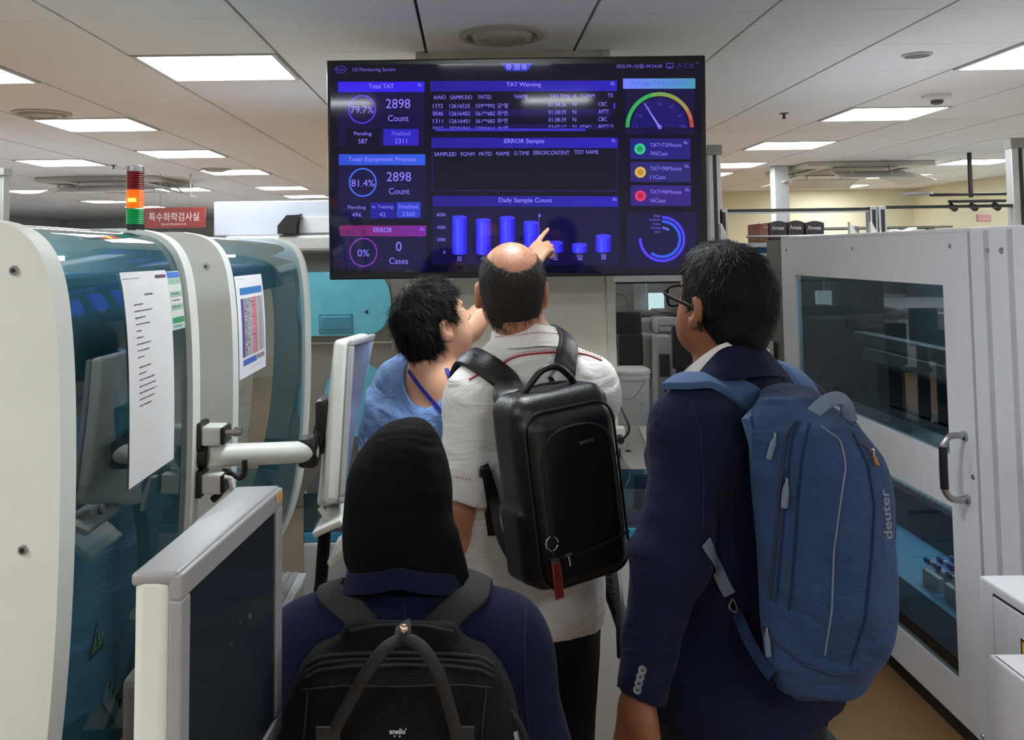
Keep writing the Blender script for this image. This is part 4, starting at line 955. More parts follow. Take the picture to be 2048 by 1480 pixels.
MB().m(ALU).box((B_(1450, 424).x, BY-.018, B_(1600, 426).z), (B_(1738, 424).x, BY+.018, B_(1600, 423).z)).build('crossbar', None, bench)
def shelf(px0, px1, py, depth=.34, t=.022, m_=None, front=BY-.3, lip=None):
    a = B_(px0, py, front); b = B_(px1, py, front); z_ = B_((px0+px1)/2, py, front).z
    MB().m(m_ or LGREY).box((a.x, front, z_-t), (b.x, front+depth, z_), .003).build('shelf', None, bench); return z_
SH1 = shelf(1445, 1800, 484, t=.03); shelf(1225, 1552, 508, .4, .02); SH2 = shelf(1225, 1552, 562, .4, .012, BLK); SH3 = shelf(1225, 1552, 634, .34, .03)
MB().m(BLK).box((B_(1445, 489).x, BY-.302, SH1-.034), (B_(1800, 489).x, BY-.29, SH1-.026)).build('crossbar', None, bench)
MB().m(STEEL).tube([(B_(1462, 472).x, BY-.31, SH1+.035), (B_(1800, 470).x, BY-.31, SH1+.035)], .008, 8).build('guard_rail', None, bench)
MB().m(mat('steel_band', (168, 168, 168), .4, .3)).box((B_(1225, 548, BY-.3).x, BY-.305, SH2), (B_(1440, 548, BY-.3).x, BY-.29, B_(1300, 546, BY-.3).z)).build('steel_band', None, bench)
for px in (1466, 1732, 1775):
    a = B_(px, 478, BY-.2); MB().m(WHITE).prism([(a.x-.03, SH1), (a.x+.035, SH1), (a.x+.012, SH1+.05), (a.x-.022, SH1+.12), (a.x-.03, SH1+.12)], BY-.05, BY-.02, bev=.004).build('shelf_bracket', None, bench)
# reagent boxes
BOXB = mat('black_carton', (26, 24, 28), .4); BOXR = mat('red_carton_side', (140, 84, 66), .45, var=.3, scale=20)
def carton(px0, px1, ptop, label, red=False):
    f_ = BY-.26; a = B_(px0, ptop, f_); b = B_(px1, ptop, f_); x0, x1, zt_ = a.x, b.x, a.z
    o_ = empty('reagent_carton', ((x0+x1)/2, f_+.1, SH1), label, 'carton', 'black cartons on the top shelf')
    MB().m(BOXR if red else BOXB).box((x0, f_, SH1), (x1, f_+.2, zt_-.01), .003).build('box', None, o_)
    hump = [(x0+(x1-x0)*i/10, zt_-.012+.012*math.sin(math.pi*i/10)) for i in range(11)]+[(x1, SH1+.08), (x0, SH1+.08)]
    if not red: MB().m(BOXB).prism(hump, f_-.003, f_+.0, smooth=False).build('front_flap', None, o_)
    t_ = MB().m(mat('white_print', (210, 210, 210), .5)); w_ = x1-x0
    if red: put_text(t_, 'Arvo', (.5, .2, .95, .3), lambda x, y, z: Vector((x0+w_*x, f_-.002, zt_-(zt_-SH1)*y)))
    else: put_text(t_, 'Λrvoss', (.12, .22, .82, .42), lambda x, y, z: Vector((x0+w_*x, f_-.005, zt_-(zt_-SH1)*y)), bold=.02)
    t_.m(mat('carton_red', (150, 30, 50), .5)).quad([(x0+.004, f_-.005, SH1+.02), (x0+.007, f_-.005, SH1+.02), (x0+.007, f_-.005, SH1+.12), (x0+.004, f_-.005, SH1+.12)])
    t_.build('print', None, o_)
carton(1516, 1536.5, 444, 'reddish-brown carton at the left end of the shelf carton row', True); carton(1538, 1573.5, 442, 'black carton, leftmost of the three black ones on the top shelf')
carton(1575, 1607.5, 441, 'black carton in the middle of the top shelf row'); carton(1610, 1647.5, 442, 'black carton at the right end of the top shelf row')
# row of bottles right of cartons, tissue pack, items below
for i, px in enumerate((1653, 1660, 1667)):
    a = B_(px, 476, BY-.2); o_ = empty('small_bottle', (a.x, BY-.2, SH1), ('small clear bottle right of the black cartons, nearest them', 'small clear bottle, middle of the three beside the cartons', 'small clear bottle, farthest right of the three beside the cartons')[i], 'bottle', 'small bottles on the top shelf')
    MB().m(LGREY).lathe([(0, 0), (.011, 0), (.011, .03), (.006, .036)], (a.x, BY-.2, SH1), 14).build('body', None, o_); MB().m(BLK).lathe([(.007, .034), (.007, .046), (0, .046)], (a.x, BY-.2, SH1), 14).build('cap', None, o_)
a = B_(1806, 480, BY-.2); o_ = empty('tissue_pack', (a.x, BY-.2, a.z), 'purple and white soft tissue pack on the rack above the right cabinet', 'tissue pack')
MB().m(mat('purple_film', (66, 40, 110), .35)).box((a.x-.05, BY-.26, a.z-.02), (a.x+.05, BY-.14, a.z+.045), .018).build('pack', None, o_)
MB().m(PAPER).obox((a.x+.035, BY-.2, a.z+.055), (.03, .05, .008), Matrix.Rotation(R(-25), 3, 'Y'), .005).obox((a.x-.04, BY-.2, a.z+.05), (.02, .05, .006), Matrix.Rotation(R(30), 3, 'Y'), .004).build('wrapper_end', None, o_)
MB().m(LGREY).box((B_(1700, 484, BY-.2).x+.25, BY-.3, a.z-.05), (3.35, BY+.1, a.z-.02), .003).build('shelf', None, bench)
# objects on the shelves and the bench
def gadget(name, px0, py0, px1, py1, Y, d, m_, label, cat, bev=.008, zb=None, extra=None, group=None):
    a = P(px0, py1, Y); b = P(px1, py0, Y); z0 = a.z if zb is None else zb
    o_ = empty(name, ((a.x+b.x)/2, Y+d/2, z0), label, cat, group)
    MB().m(m_).box((a.x, Y, z0), (b.x, Y+d, b.z), bev).build('housing', None, o_)
    if extra: extra(o_, a.x, b.x, z0, b.z, Y)
    return o_
def ex_printer(o_, x0, x1, z0, z1, Y):
    w_ = x1-x0; h = z1-z0
    MB().m(DGREY).box((x0+w_*.08, Y-.003, z0+h*.5), (x1-w_*.08, Y+.003, z0+h*.54)).build('paper_slot', None, o_); MB().m(LGREY).box((x0+w_*.05, Y-.02, z0+h*.12), (x1-w_*.05, Y+.002, z0+h*.4), .004).build('paper_tray', None, o_)
def ex_screen(o_, x0, x1, z0, z1, Y):
    MB().m(SCRM).box((x0+.015, Y-.002, z0+.015), (x1-.015, Y+.002, z1-.015)).build('screen', None, o_)
def ex_stand(o_, x0, x1, z0, z1, Y):
    c_ = (x0+x1)/2; MB().m(BLK).box((c_-.03, Y+.03, BZ), (c_+.03, Y+.05, z0+.1)).build('stand', None, o_); MB().m(BLK).box((c_-.12, Y-.05, BZ), (c_+.12, Y+.13, BZ+.015), .005).build('foot', None, o_)
def ex_pc(o_, x0, x1, z0, z1, Y):
    w_ = x1-x0; h = z1-z0
    MB().m(DGREY).box((x0+w_*.15, Y-.004, z0+h*.55), (x0+w_*.8, Y+.002, z0+h*.8), .002).build('front_bay', None, o_); MB().m(BLK).cyl((x0+w_*.5, Y-.004, z0+h*.4), (x0+w_*.5, Y, z0+h*.4), .008).build('power_button', None, o_)
zA = B_(1500, 508, BY-.3).z
gadget('label_printer', 1466, 512, 1536, 541, BY-.28, .25, WHITE, 'white flat printer on the shelf just right of the suited man\'s hair', 'printer', zb=SH2, extra=ex_printer)
gadget('storage_box', 1445, 493, 1482, 505, BY-.25, .2, mat('tan_card', (196, 158, 90), .7), 'tan cardboard box under the carton shelf', 'box', zb=zA)
gadget('storage_box', 1484, 493, 1560, 506, BY-.25, .2, mat('sky_blue_plastic', (96, 160, 210), .4), 'sky-blue plastic box under the carton shelf', 'box', zb=zA)
gadget('binder_stack', 1520, 618, 1560, 632, BY-.25, .25, mat('pink_paper', (208, 150, 190), .6, var=.3, scale=60), 'pink and white paper stack right of the suited man\'s head', 'papers', zb=SH3)
gadget('display_unit', 1518, 650, 1556, 672, BY-.3, .1, BLK, 'small dark screen right of the suited man\'s neck', 'display', extra=ex_screen, zb=BZ+.0)
gadget('white_device', 1526, 682, 1548, 720, 4.9, .2, WHITE, 'white device on the bench right of the suited man\'s neck', 'device', zb=BZ)
gadget('document_screen', 1299, 586, 1328, 626, BY+.1, .03, mat('lit_document', (190, 220, 224), .5, emit=.5), 'bright pale screen standing on the shelf left of the eyeglasses', 'screen', zb=SH3, bev=.002)
gadget('document_folder', 1270, 566, 1294, 626, BY+.2, .03, mat('pale_folder', (176, 176, 178), .6), 'pale grey folder leaning on the bench back panel', 'folder', zb=SH3)
gadget('green_packet', 1310, 568, 1325, 582, BY+.22, .04, mat('green_print', (130, 180, 110), .6, var=.3, scale=50), 'green printed packet pinned above the pale screen', 'packet', zb=SH3+.17)
mb = MB()
for k, (dx, a_) in enumerate(((0, 3), (.08, -2), (.2, 4), (.28, -3))): mb.m(DGREY if k % 2 else GREY).obox((B_(1290, 620).x+dx, BY-.12, SH3+.012+k*.009), (.16, .12, .004), Matrix.Rotation(R(a_), 3, 'Z'), .002)
mb.build('folder_pile', label='grey folders lying on the shelf left of the eyeglasses', cat='folders')
MB().m(mat('loop_cable_grey', (110, 110, 112), .5)).tube(crom([B_(1232, 622), B_(1226, 600), B_(1236, 588), B_(1252, 596), B_(1256, 618), B_(1252, 626)], 8), .004, 6).build('cable_loop', label='thin grey cable loop on the bench shelf beside the column', cat='cable')
gadget('computer_monitor', 1231, 624, 1283, 700, 4.95, .04, BLK, 'black monitor back, taller of the two beside the column', 'monitor', extra=ex_stand)
gadget('computer_monitor', 1238, 668, 1286, 732, 4.78, .05, mat('black_monitor_near', (16, 16, 18), .35), 'black monitor back in front of the taller one, above the bucket', 'monitor', extra=ex_stand)
gadget('computer_monitor', 1347, 652, 1385, 738, 4.75, .04, BLK, 'black monitor just left of the suited man\'s jaw', 'monitor', extra=ex_stand)
gadget('desktop_printer', 1286, 668, 1306, 738, 5.05, .3, mat('beige_device', (176, 176, 172), .5), 'tall pale device between the black monitors and the computer tower', 'printer', zb=BZ, extra=ex_printer)
gadget('computer_tower', 1315, 672, 1344, 762, 4.9, .3, LGREY, 'light grey computer tower above the keyboard', 'computer', zb=BZ, extra=ex_pc)
gadget('note_pad', 1302, 638, 1315, 664, 5.4, .02, mat('cream_paper', (222, 218, 190), .7), 'cream note sheet pinned under the bench shelf', 'note', bev=.001)
gadget('desktop_scanner', 1316, 636, 1352, 668, 5.05, .25, LGREY, 'grey scanner on top of the computer tower', 'scanner', zb=P(1320, 672, 4.9).z, extra=ex_printer)
kb2 = P(1330, 795, 4.75); o_ = empty('keyboard', (kb2.x+.02, 4.75, BZ), 'black keyboard beside the white bucket', 'keyboard'); MB().m(BLK).box((kb2.x-.1, 4.66, BZ), (kb2.x+.3, 4.82, BZ+.02), .004).build('body', None, o_)
mb = MB().m(DGREY)
for i in range(5):
    for j in range(20): mb.box((kb2.x-.095+j*.019, 4.668+i*.029, BZ+.02), (kb2.x-.095+j*.019+.015, 4.668+i*.029+.023, BZ+.026))
mb.build('keys', None, o_)
# bucket
bp_ = P(1268, 840, 4.55); r0 = .099; bk = empty('plastic_bucket', (bp_.x, 4.55+r0, BZ), 'white lidded plastic bucket on the bench beside the column', 'bucket')
ytop = P(1268, 738, 4.6).z-BZ
BW = mat('bucket_white', (216, 218, 220), .4, var=.02)
cxy = (bp_.x, 4.55+r0, BZ); 
MB().m(BW).lathe([(0, 0), (r0*.90, 0), (r0*.93, .01), (r0, ytop-.03), (0, ytop-.03)], cxy, 40).build('body', None, bk)
MB().m(BW).lathe([(0, ytop), (r0*.94, ytop), (r0*1.0, ytop-.004), (r0*1.07, ytop-.008), (r0*1.07, ytop-.022), (r0*1.03, ytop-.024), (r0*1.03, ytop-.036), (r0*1.06, ytop-.038), (r0*1.05, ytop-.05), (r0*.98, ytop-.05)], cxy, 40).build('lid', None, bk)
MB().m(LGREY).tube([(cxy[0]+r0*1.03*math.cos(t), cxy[1]+r0*1.03*math.sin(t), BZ+ytop-.055-.09*math.sin(math.pi*i/12)) for i, t in enumerate([R(198+9*k) for k in range(13)])], .0025, 6).build('wire_handle', None, bk)
lb = MB()
def bk_map(x, y, z):  # x in degrees, y height
    t = R(x); return Vector((cxy[0]+(r0*.965+.001)*math.cos(t), cxy[1]+(r0*.965+.001)*math.sin(t), BZ+y))
lb.m(mat('orange_stain', (214, 150, 60), .6)); rr = random.Random(2)
for k in range(16): a = 292+rr.uniform(-7, 9); y = .155+rr.uniform(-.03, .03); s = rr.uniform(.5, 2.4); lb.quad([bk_map(a, y, 0), bk_map(a+s, y, 0), bk_map(a+s, y+.009, 0), bk_map(a, y+.009, 0)])
lb.m(INK)
for k in range(4):
    for j in range(6): a = 228+j*5+rr.uniform(0, 1); y = .075-k*.009; lb.quad([bk_map(a, y, 0), bk_map(a+rr.uniform(2, 4), y, 0), bk_map(a+rr.uniform(2, 4), y+.003, 0), bk_map(a, y+.003, 0)])
for j in range(2): a = 275+j*12; lb.quad([bk_map(a, .072, 0), bk_map(a+7, .072, 0), bk_map(a+3.6, .05, 0), bk_map(a+3.4, .05, 0)])
lb.build('print', None, bk)
# drawer unit under the worktop
x0 = bx0+.1; c_ = empty('drawer_unit', (x0+.28, BY-.6, 0), 'white drawer unit standing under the lab bench worktop', 'drawer unit')
MB().m(WHITE2).box((x0, BY-.9, 0), (x0+.56, BY-.3, BZ-.035), .004).build('body', None, c_)
for j in range(3):
    d_ = MB().m(WHITE2).box((x0+.012, BY-.912, .06+j*.22), (x0+.548, BY-.9, .27+j*.22), .004).build('drawer', None, c_)
    MB().m(STEEL).box((x0+.2, BY-.93, .2+j*.22), (x0+.36, BY-.912, .212+j*.22), .003).build('handle', None, d_)
# structural pillar far right-centre, far rack
a = P(1549, 345, 9.0); b = P(1577, 345, 9.0); MB().m(mat('pillar_grey', (178, 180, 182), .5)).box((a.x, 9, 0), (b.x, 9.14, CEIL-.002), .004).build('support_pillar', label='pale grey metal pillar reaching the ceiling behind the black cartons', cat='pillar')
fr_ = empty('storage_rack', (2.8, 8.6, 0), 'distant grey storage rack in front of the cream wall', 'rack')
for px in (1712, 1863): a = P(px, 450, 8.5); MB().m(ALU).box((a.x-.03, 8.5, 0), (a.x+.03, 8.56, P(px, 452, 8.5).z)).build('post', None, fr_)
for py in (455, 470): a = P(1640, py, 8.5); b = P(1900, py, 8.5); MB().m(GREY).box((a.x, 8.45, a.z-.02), (b.x, 8.9, a.z)).build('shelf', None, fr_)
MB().m(LGREY).box((P(1640, 470, 8.5).x, 8.6, 0), (P(1900, 470, 8.5).x, 8.85, P(1700, 472, 8.5).z-.02)).build('cabinet', None, fr_)
# lamp-like pendant near the far right
pn = P(1942, 395, 8.0); pd = empty('ceiling_pendant', pn, 'black pendant frame with glass hanging under the ceiling at far right', 'pendant')
MB().m(BLK).box((pn.x-.015, 7.985, pn.z), (pn.x+.015, 8.015, CEIL), .005).build('stem', None, pd)
MB().m(BLK).box((pn.x-.36, 7.97, pn.z+.015), (pn.x+.36, 8.03, pn.z+.04), .01).box((pn.x-.24, 7.9, pn.z-.05), (pn.x+.26, 7.95, pn.z-.025), .01).build('crossbar', None, pd)
for s in (-.2, -.02, .18):
    MB().m(BLK).cyl((pn.x+s, 7.9, pn.z-.1), (pn.x+s, 7.96, pn.z-.075), .03, seg=16).build('roller', None, pd)
MB().m(LGREY).lathe([(.13, 0), (.12, .02), (0, .03)], (pn.x-.48, 8, pn.z+.03), 20).build('lamp_head', None, pd); MB().m(LGREY).lathe([(.13, 0), (.12, .02), (0, .03)], (pn.x+.5, 8, pn.z+.03), 20).build('lamp_head', None, pd)
MB().m(CLEAR).hexa([(pn.x-.32, 7.95, pn.z-.12), (pn.x+.3, 7.95, pn.z-.12), (pn.x+.4, 7.95, pn.z-.5), (pn.x-.44, 7.95, pn.z-.5), (pn.x-.32, 7.96, pn.z-.12), (pn.x+.3, 7.96, pn.z-.12), (pn.x+.4, 7.96, pn.z-.5), (pn.x-.44, 7.96, pn.z-.5)]).build('glass_shade', None, pd)
MB().m(mat('pink_fitting', (206, 150, 150), .5)).box((pn.x+.0, 7.9, pn.z-.22), (pn.x+.12, 7.94, pn.z-.15), .01).build('fitting', None, pd)
# red hanging sign
SY = 9.0; a = P(289, 457, SY); b = P(410, 414, SY)
sg = empty('hanging_sign', ((a.x+b.x)/2, SY, a.z), 'dark red hanging room sign with white Korean lettering, beside the signal tower', 'sign')
MB().m(mat('sign_red', (128, 44, 40), .5)).box((a.x, SY, a.z), (b.x, SY+.03, b.z), .003).build('board', None, sg)
t_ = MB().m(mat('sign_white', (216, 200, 196), .5)); fm = lambda x, y, z: Vector((a.x+(b.x-a.x)*x, SY-.003, b.z-(b.z-a.z)*y))
put_text(t_, '특수화학검사실', (.075, .24, .90, .66), fm); put_text(t_, 'Special Chemistry Lab.', (.28, .76, .70, .87), fm, bold=.01); t_.build('lettering', None, sg)
for q in (.25, .75): MB().m(ALU).cyl((a.x+(b.x-a.x)*q, SY+.015, b.z), (a.x+(b.x-a.x)*q, SY+.015, CEIL), .006, seg=8).build('rod', None, sg)
# left edge post
a = P(1, 415, 4.2); MB().m(ALU).box((a.x-.06, 4.2, 0), (a.x+.012, 4.26, P(1, 338, 4.2).z), .003).m(GREY).box((a.x-.066, 4.19, P(1, 350, 4.2).z), (a.x+.018, 4.27, P(1, 336, 4.2).z)).build('rack_post', label='aluminium rack post at the far left edge above the analyser', cat='rack post')
# far glowing doorway strip left of the sign's right edge: a lit corridor fixture
# ---------------------------------------------------------------- white cabinet on the right with two dark panes
RX = 1.66
def RP(px, py, X=RX): return PX(px, py, X)
yF = RP(1565, 600).y; yN = RP(1946, 760).y; zT = 1.80
cb = empty('sample_cabinet', (RX+.4, (yF+yN)/2, 0), 'tall white automation cabinet with two dark panes and a bar handle on the right', 'cabinet')
p1 = [RP(1588, 552), RP(1882, 567), RP(1903, 905), RP(1635, 803)]; u_zT = (p1[0].z+p1[1].z)/2; u_zB = (p1[2].z+p1[3].z)/2; wy0 = (p1[1].y+p1[2].y)/2; wy1 = RP(1590, 560).y
p2 = [RP(1789, 955), RP(1913, 1017), RP(1935, 1372), RP(1773, 1237)]; l_zT = (p2[0].z+p2[1].z)/2; l_zB = (p2[2].z+p2[3].z)/2
dz0 = RP(1850, 1375).z; CAB = mat('cabinet_white', (224, 224, 230), .4, var=.02, bump=.05, bscale=500)
dr = MB().m(CAB)
for lo, hi in (((yN, u_zT), (yF, zT-.005)), ((yN, u_zB), (wy0, u_zT)), ((wy1, u_zB), (yF, u_zT)), ((yN, l_zT), (yF, u_zB)), ((yN, l_zB), (wy0, l_zT)), ((wy1, l_zB), (yF, l_zT)), ((yN, dz0), (yF, l_zB))):
    dr.box((RX, lo[0], lo[1]), (RX+.03, hi[0], hi[1]))
door = dr.build('door', None, cb, label='white door')
MB().m(SMOKE).box((RX+.008, wy0-.002, u_zB-.002), (RX+.014, wy1+.002, u_zT+.002)).build('pane', None, door); MB().m(SMOKE).box((RX+.008, wy0-.002, l_zB-.002), (RX+.014, wy1+.002, l_zT+.002)).build('pane', None, door)
h0 = RP(1932, 872); h1 = RP(1936, 998); hy = (h0.y+h1.y)/2
hd = MB().m(STEEL).tube(crom([(RX, hy, h0.z), (RX-.05, hy, h0.z), (RX-.075, hy+.0, h0.z-.025), (RX-.078, hy, h0.z-.06), (RX-.078, hy, h1.z+.06), (RX-.075, hy, h1.z+.025), (RX-.05, hy, h1.z), (RX, hy, h1.z)], 6), .011, 14).lathe([(.016, 0), (.016, .01), (.0115, .012)], (RX, hy, h0.z), 16, (-1, 0, 0)).lathe([(.016, 0), (.016, .01), (.0115, .012)], (RX, hy, h1.z), 16, (-1, 0, 0)).build('handle', None, door)
MB().m(BLK).tube([(RX-.078, hy, h0.z-.035), (RX-.079, hy, (h0.z+h1.z)/2), (RX-.078, hy, h1.z+.035)], .0135, 14).build('grip', None, hd) if False else MB().m(BLK).tube([(RX-.078, hy, h0.z-.035), (RX-.079, hy, (h0.z+h1.z)/2), (RX-.078, hy, h1.z+.035)], .0135, 14).build('handle_grip', None, door, label='black rubber handle grip')
for px, py in ((1573, 500), (1705, 497), (1900, 492), (1947, 954), (1966, 1473)):
    q = RP(px, py); MB().m(STEEL).cyl(q, q+Vector((-.004, 0, 0)), .009, .007, 12).build('screw', None, door)
for px, py in ((1975, 501), (2003, 501)):
    q = RP(px, py); MB().m(STEEL).cyl(q, q+Vector((-.004, 0, 0)), .011, .009, 12).build('screw', None, cb)
MB().m(mat('gap_black', (14, 14, 15), .6)).box((RX+.01, yN-.012, .16), (RX+.5, yN, zT-.004)).build('door_gap', None, cb)
MB().m(CAB).box((RX, 1.9, .12), (RX+.7, yN-.012, zT+.01), .006).build('side_tower', None, cb)
for px in (1982, 2030):
    q = RP(px, 700); MB().m(mat('fold_line', (186, 187, 194), .4)).box((RX-.004, q.y-.012, .2), (RX+.002, q.y+.012, zT), .002).build('panel_fold', None, cb)
MB().m(mat('frame_grey', (108, 107, 106), .5)).box((RX-.005, yF, .1), (RX+.75, yF+.22, zT-.005), .004).build('rear_frame', None, cb)
MB().m(mat('cab_inner', (128, 138, 140), .5)).box((RX+.66, yN, .2), (RX+.7, yF, zT-.02)).build('back_wall', None, cb)
MB().m(CAB).box((RX, yN, zT-.005), (RX+.7, yF, zT+.01), .003).build('roof', None, cb)
MB().m(mat('added_interior_fill', (220, 245, 255), .5, var=0, emit=5)).box((RX+.3, yN+.2, zT-.035), (RX+.34, yF-.2, zT-.02)).build('added_interior_fill', None, cb)  # invented glowing bar, added so the upper interior shows through the pane
MB().m(mat('added_interior_fill', (220, 245, 255), .5, var=0, emit=5)).box((RX+.3, yN+.1, .965), (RX+.42, yF-.2, .978)).build('added_interior_fill', None, cb)  # second added glow, lifts the dark space behind the lower pane
MB().m(mat('kick_dark', (44, 44, 46), .6)).box((RX+.07, 1.95, 0), (RX+.66, yF+.2, .15)).build('plinth', None, cb)
MB().m(DGREY).box((RX+.03, 1.95, .10), (RX+.08, yF+.2, .155), .004).build('kick_rail', None, cb)
MB().m(mat('deck_blue', (96, 150, 184), .35)).box((RX+.03, yN+.01, .30), (RX+.66, yF-.01, .44), .004).build('deck', None, cb)
MB().m(mat('mid_shelf', (70, 80, 84), .5)).box((RX+.25, yN+.01, .98), (RX+.66, yF-.01, 1.02), .004).build('mid_shelf', None, cb)
MB().m(ALU).box((RX+.16, yN+.05, 1.30), (RX+.22, yF-.5, 1.35), .004).build('gantry_rail', None, cb); MB().m(ALU).box((RX+.2, yN+.05, 1.22), (RX+.24, yF-.5, 1.27), .004).build('gantry_rail', None, cb)
MB().m(BLK).box((RX+.22, yN+.1, 1.04), (RX+.5, yF-.6, 1.2), .01).build('motor_cover', None, cb)
MB().m(DGREY).box((RX+.1, yN+.9, .5), (RX+.14, yN+1.5, .62)).build('conveyor_chain', None, cb)
RK = mat('rack_grey', (176, 178, 180), .4)
TUB = [mat('cap_purple', (98, 48, 120), .4), mat('cap_blue', (60, 120, 190), .4), mat('cap_white', (200, 200, 205), .4)]
def rack(y, x, z, label, n=5, caps=True):
    o_ = empty('tube_rack', (x, y, z), label, 'tube rack', 'tube racks inside the cabinet')
    mb = MB().m(RK).box((x-.012, y-.06, z), (x+.012, y+.06, z+.055), .003)
    mb.build('rack', None, o_)
    for i in range(n):
        yy = y-.048+i*.024; t_ = MB().m(CLEAR).cyl((x, yy, z+.03), (x, yy, z+.085), .0065, seg=10).build('tube', None, o_)
        if caps: MB().m(TUB[(i*7+int(y*10)) % 3]).cyl((x, yy, z+.08), (x, yy, z+.1), .0085, seg=10).build('cap', None, t_)
    return o_
r0_ = rack(yN+.36, RX+.10, .44, 'tube rack with coloured caps, nearest the handle side of the lower pane')
names = ['second', 'third', 'fourth', 'fifth', 'sixth', 'seventh', 'eighth', 'ninth', 'tenth']
for k in range(9):
    i, j = (k+1) % 5, (k+1)//5
    dup(r0_, (RX+.10+.05*i, yN+.36+.16*j, .44), 'tube rack with coloured caps inside the cabinet, %s of the racks from the glass' % names[k])
# raised carousel of small vials
cv_ = empty('vial_carousel', (RX+.45, yN+.5, .5), 'long bed of small grey vials seen through the lower pane', 'vial tray')
MB().m(DGREY).box((RX+.34, yN+.15, .44), (RX+.62, yF-.4, .62), .01).build('tray', None, cv_)
mb = MB().m(RK)
for i in range(7):
    for j in range(26): mb.cyl((RX+.36+i*.04, yN+.2+j*.05, .62), (RX+.36+i*.04, yN+.2+j*.05, .655), .016, seg=8)
mb.build('vials', None, cv_, kind='stuff')
# ---------------------------------------------------------------- white units in the right foreground
u1 = empty('white_unit', (1.3, 1.5, 0), 'white box-shaped instrument unit at right edge, taller and behind', 'instrument')
q = P(1957, 1150, 1.77); X1 = q.x; Z1 = q.z
MB().m(CAB).box((X1, .75, .05), (X1+.6, 1.77, Z1), .005).build('housing', None, u1)
a = PX(1989, 1192, X1); b = PX(2048, 1300, X1)
MB().m(CAB).box((X1-.004, a.y-.6, .3), (X1+.002, a.y, a.z), .002).build('cover_panel', None, u1); MB().m(BLK).box((X1-.002, a.y-.6, a.z), (X1+.001, a.y+.002, a.z+.004)).box((X1-.002, a.y, .3), (X1+.001, a.y+.003, a.z)).build('panel_gap', None, u1)
a = PX(2046, 1292, X1-.005); MB().m(YEL).box((X1-.006, a.y-.06, a.z-.02), (X1-.004, a.y+.003, a.z+.012)).m(BLK).box((X1-.0065, a.y-.06, a.z+.008), (X1-.0045, a.y+.004, a.z+.012)).box((X1-.0065, a.y+.001, a.z-.02), (X1-.0045, a.y+.004, a.z+.012)).build('warning_label', None, u1)
MB().m(BLK).box((X1+.04, .8, 0), (X1+.56, 1.7, .05)).build('plinth', None, u1)
u2 = empty('white_unit', (1.0, 1.2, 0), 'white box-shaped instrument unit in the lower right corner, lower and nearer', 'instrument')
q = P(1976, 1307, 1.55); X2 = q.x
MB().m(CAB).box((X2, .7, .05), (X1-.012, 1.55, q.z), .005).build('housing', None, u2); MB().m(BLK).box((X2+.03, .74, 0), (X1-.03, 1.5, .05)).build('plinth', None, u2)
MB().m(BLK).box((X2+.006, .7, q.z-.0), (X2+.008, 1.54, q.z+.0008)).build('lid_gap', None, u2)
# ---------------------------------------------------------------- office chair between the men
MESHM = mat('chair_mesh', (82, 78, 70), .7, bump=.6, bscale=300)
ct = P(1212, 1136, 2.36); cbm = P(1270, 1250, 2.36)
ch = empty('office_chair', (cbm.x+.25, 2.36, 0), 'black office chair with ribbed mesh backrest between the two standing men', 'chair')
def bkp(u, v):   # u along Y (near to far), v up
    x = np.interp(v, [0, .45, .8, 1], [cbm.x+.06, cbm.x, cbm.x-.05, ct.x]); b = math.sin(math.pi*u)
    z = .47+(ct.z-.47)*v*(1-.0*b); e = 1-max(0, v-.7)*.9*(abs(u-.5)*2)**2
    return Vector((float(x)+.035*b*(1-.4*v), 2.36+(u-.5)*.44*(.75+.25*math.sin(min(1, v*1.3)*math.pi/2)), .47+(z-.47)*e))
mb = MB().m(MESHM); N1, N2 = 18, 16
for i in range(N1):
    for j in range(N2): mb.quad([bkp(i/N1, j/N2), bkp((i+1)/N1, j/N2), bkp((i+1)/N1, (j+1)/N2), bkp(i/N1, (j+1)/N2)], True)
mb.build('backrest', None, ch)
per = [bkp(i/20, 1) for i in range(21)]+[bkp(1, 1-i/14) for i in range(1, 15)]+[bkp(1-i/20, 0) for i in range(1, 21)]+[bkp(0, i/14) for i in range(1, 14)]
MB().m(BLK).tube(smooth_pts(per, 3), .011, 8, closed=True).build('back_frame', None, ch)
for k in range(13): MB().m(mat('mesh_rib', (104, 100, 92), .7)).tube([bkp(.04+i/13, .25+k*.055)+Vector((-.003, 0, 0)) for i in range(13)], .0022, 4).build('mesh_rib', None, ch)
sx_ = cbm.x+.10
MB().m(BLK).box((sx_, 2.14, .43), (sx_+.42, 2.58, .50), .03, seg=4).build('seat', None, ch)
MB().m(BLK).cyl((sx_+.2, 2.36, .09), (sx_+.2, 2.36, .44), .028).build('gas_column', None, ch)
MB().m(BLK).tube([(sx_+.1, 2.36, .42), (sx_-.03, 2.36, .44), (cbm.x+.05, 2.36, .5), (cbm.x+.06, 2.36, .62)], .02, 8).build('back_support', None, ch)
for k in range(5):
    t = 2*math.pi*k/5+.3; d = Vector((math.cos(t), math.sin(t), 0)); c_ = Vector((sx_+.2, 2.36, .09))
    l_ = MB().m(BLK).tube([c_, c_+d*.15+Vector((0, 0, -.005)), c_+d*.26+Vector((0, 0, -.03))], [.025, .02, .014], 8).build('leg', None, ch)
    MB().m(BLK).cyl(c_+d*.26+Vector((-.015, 0, -.063)), c_+d*.26+Vector((.015, 0, -.063)), .027, seg=14).build('caster', None, l_)

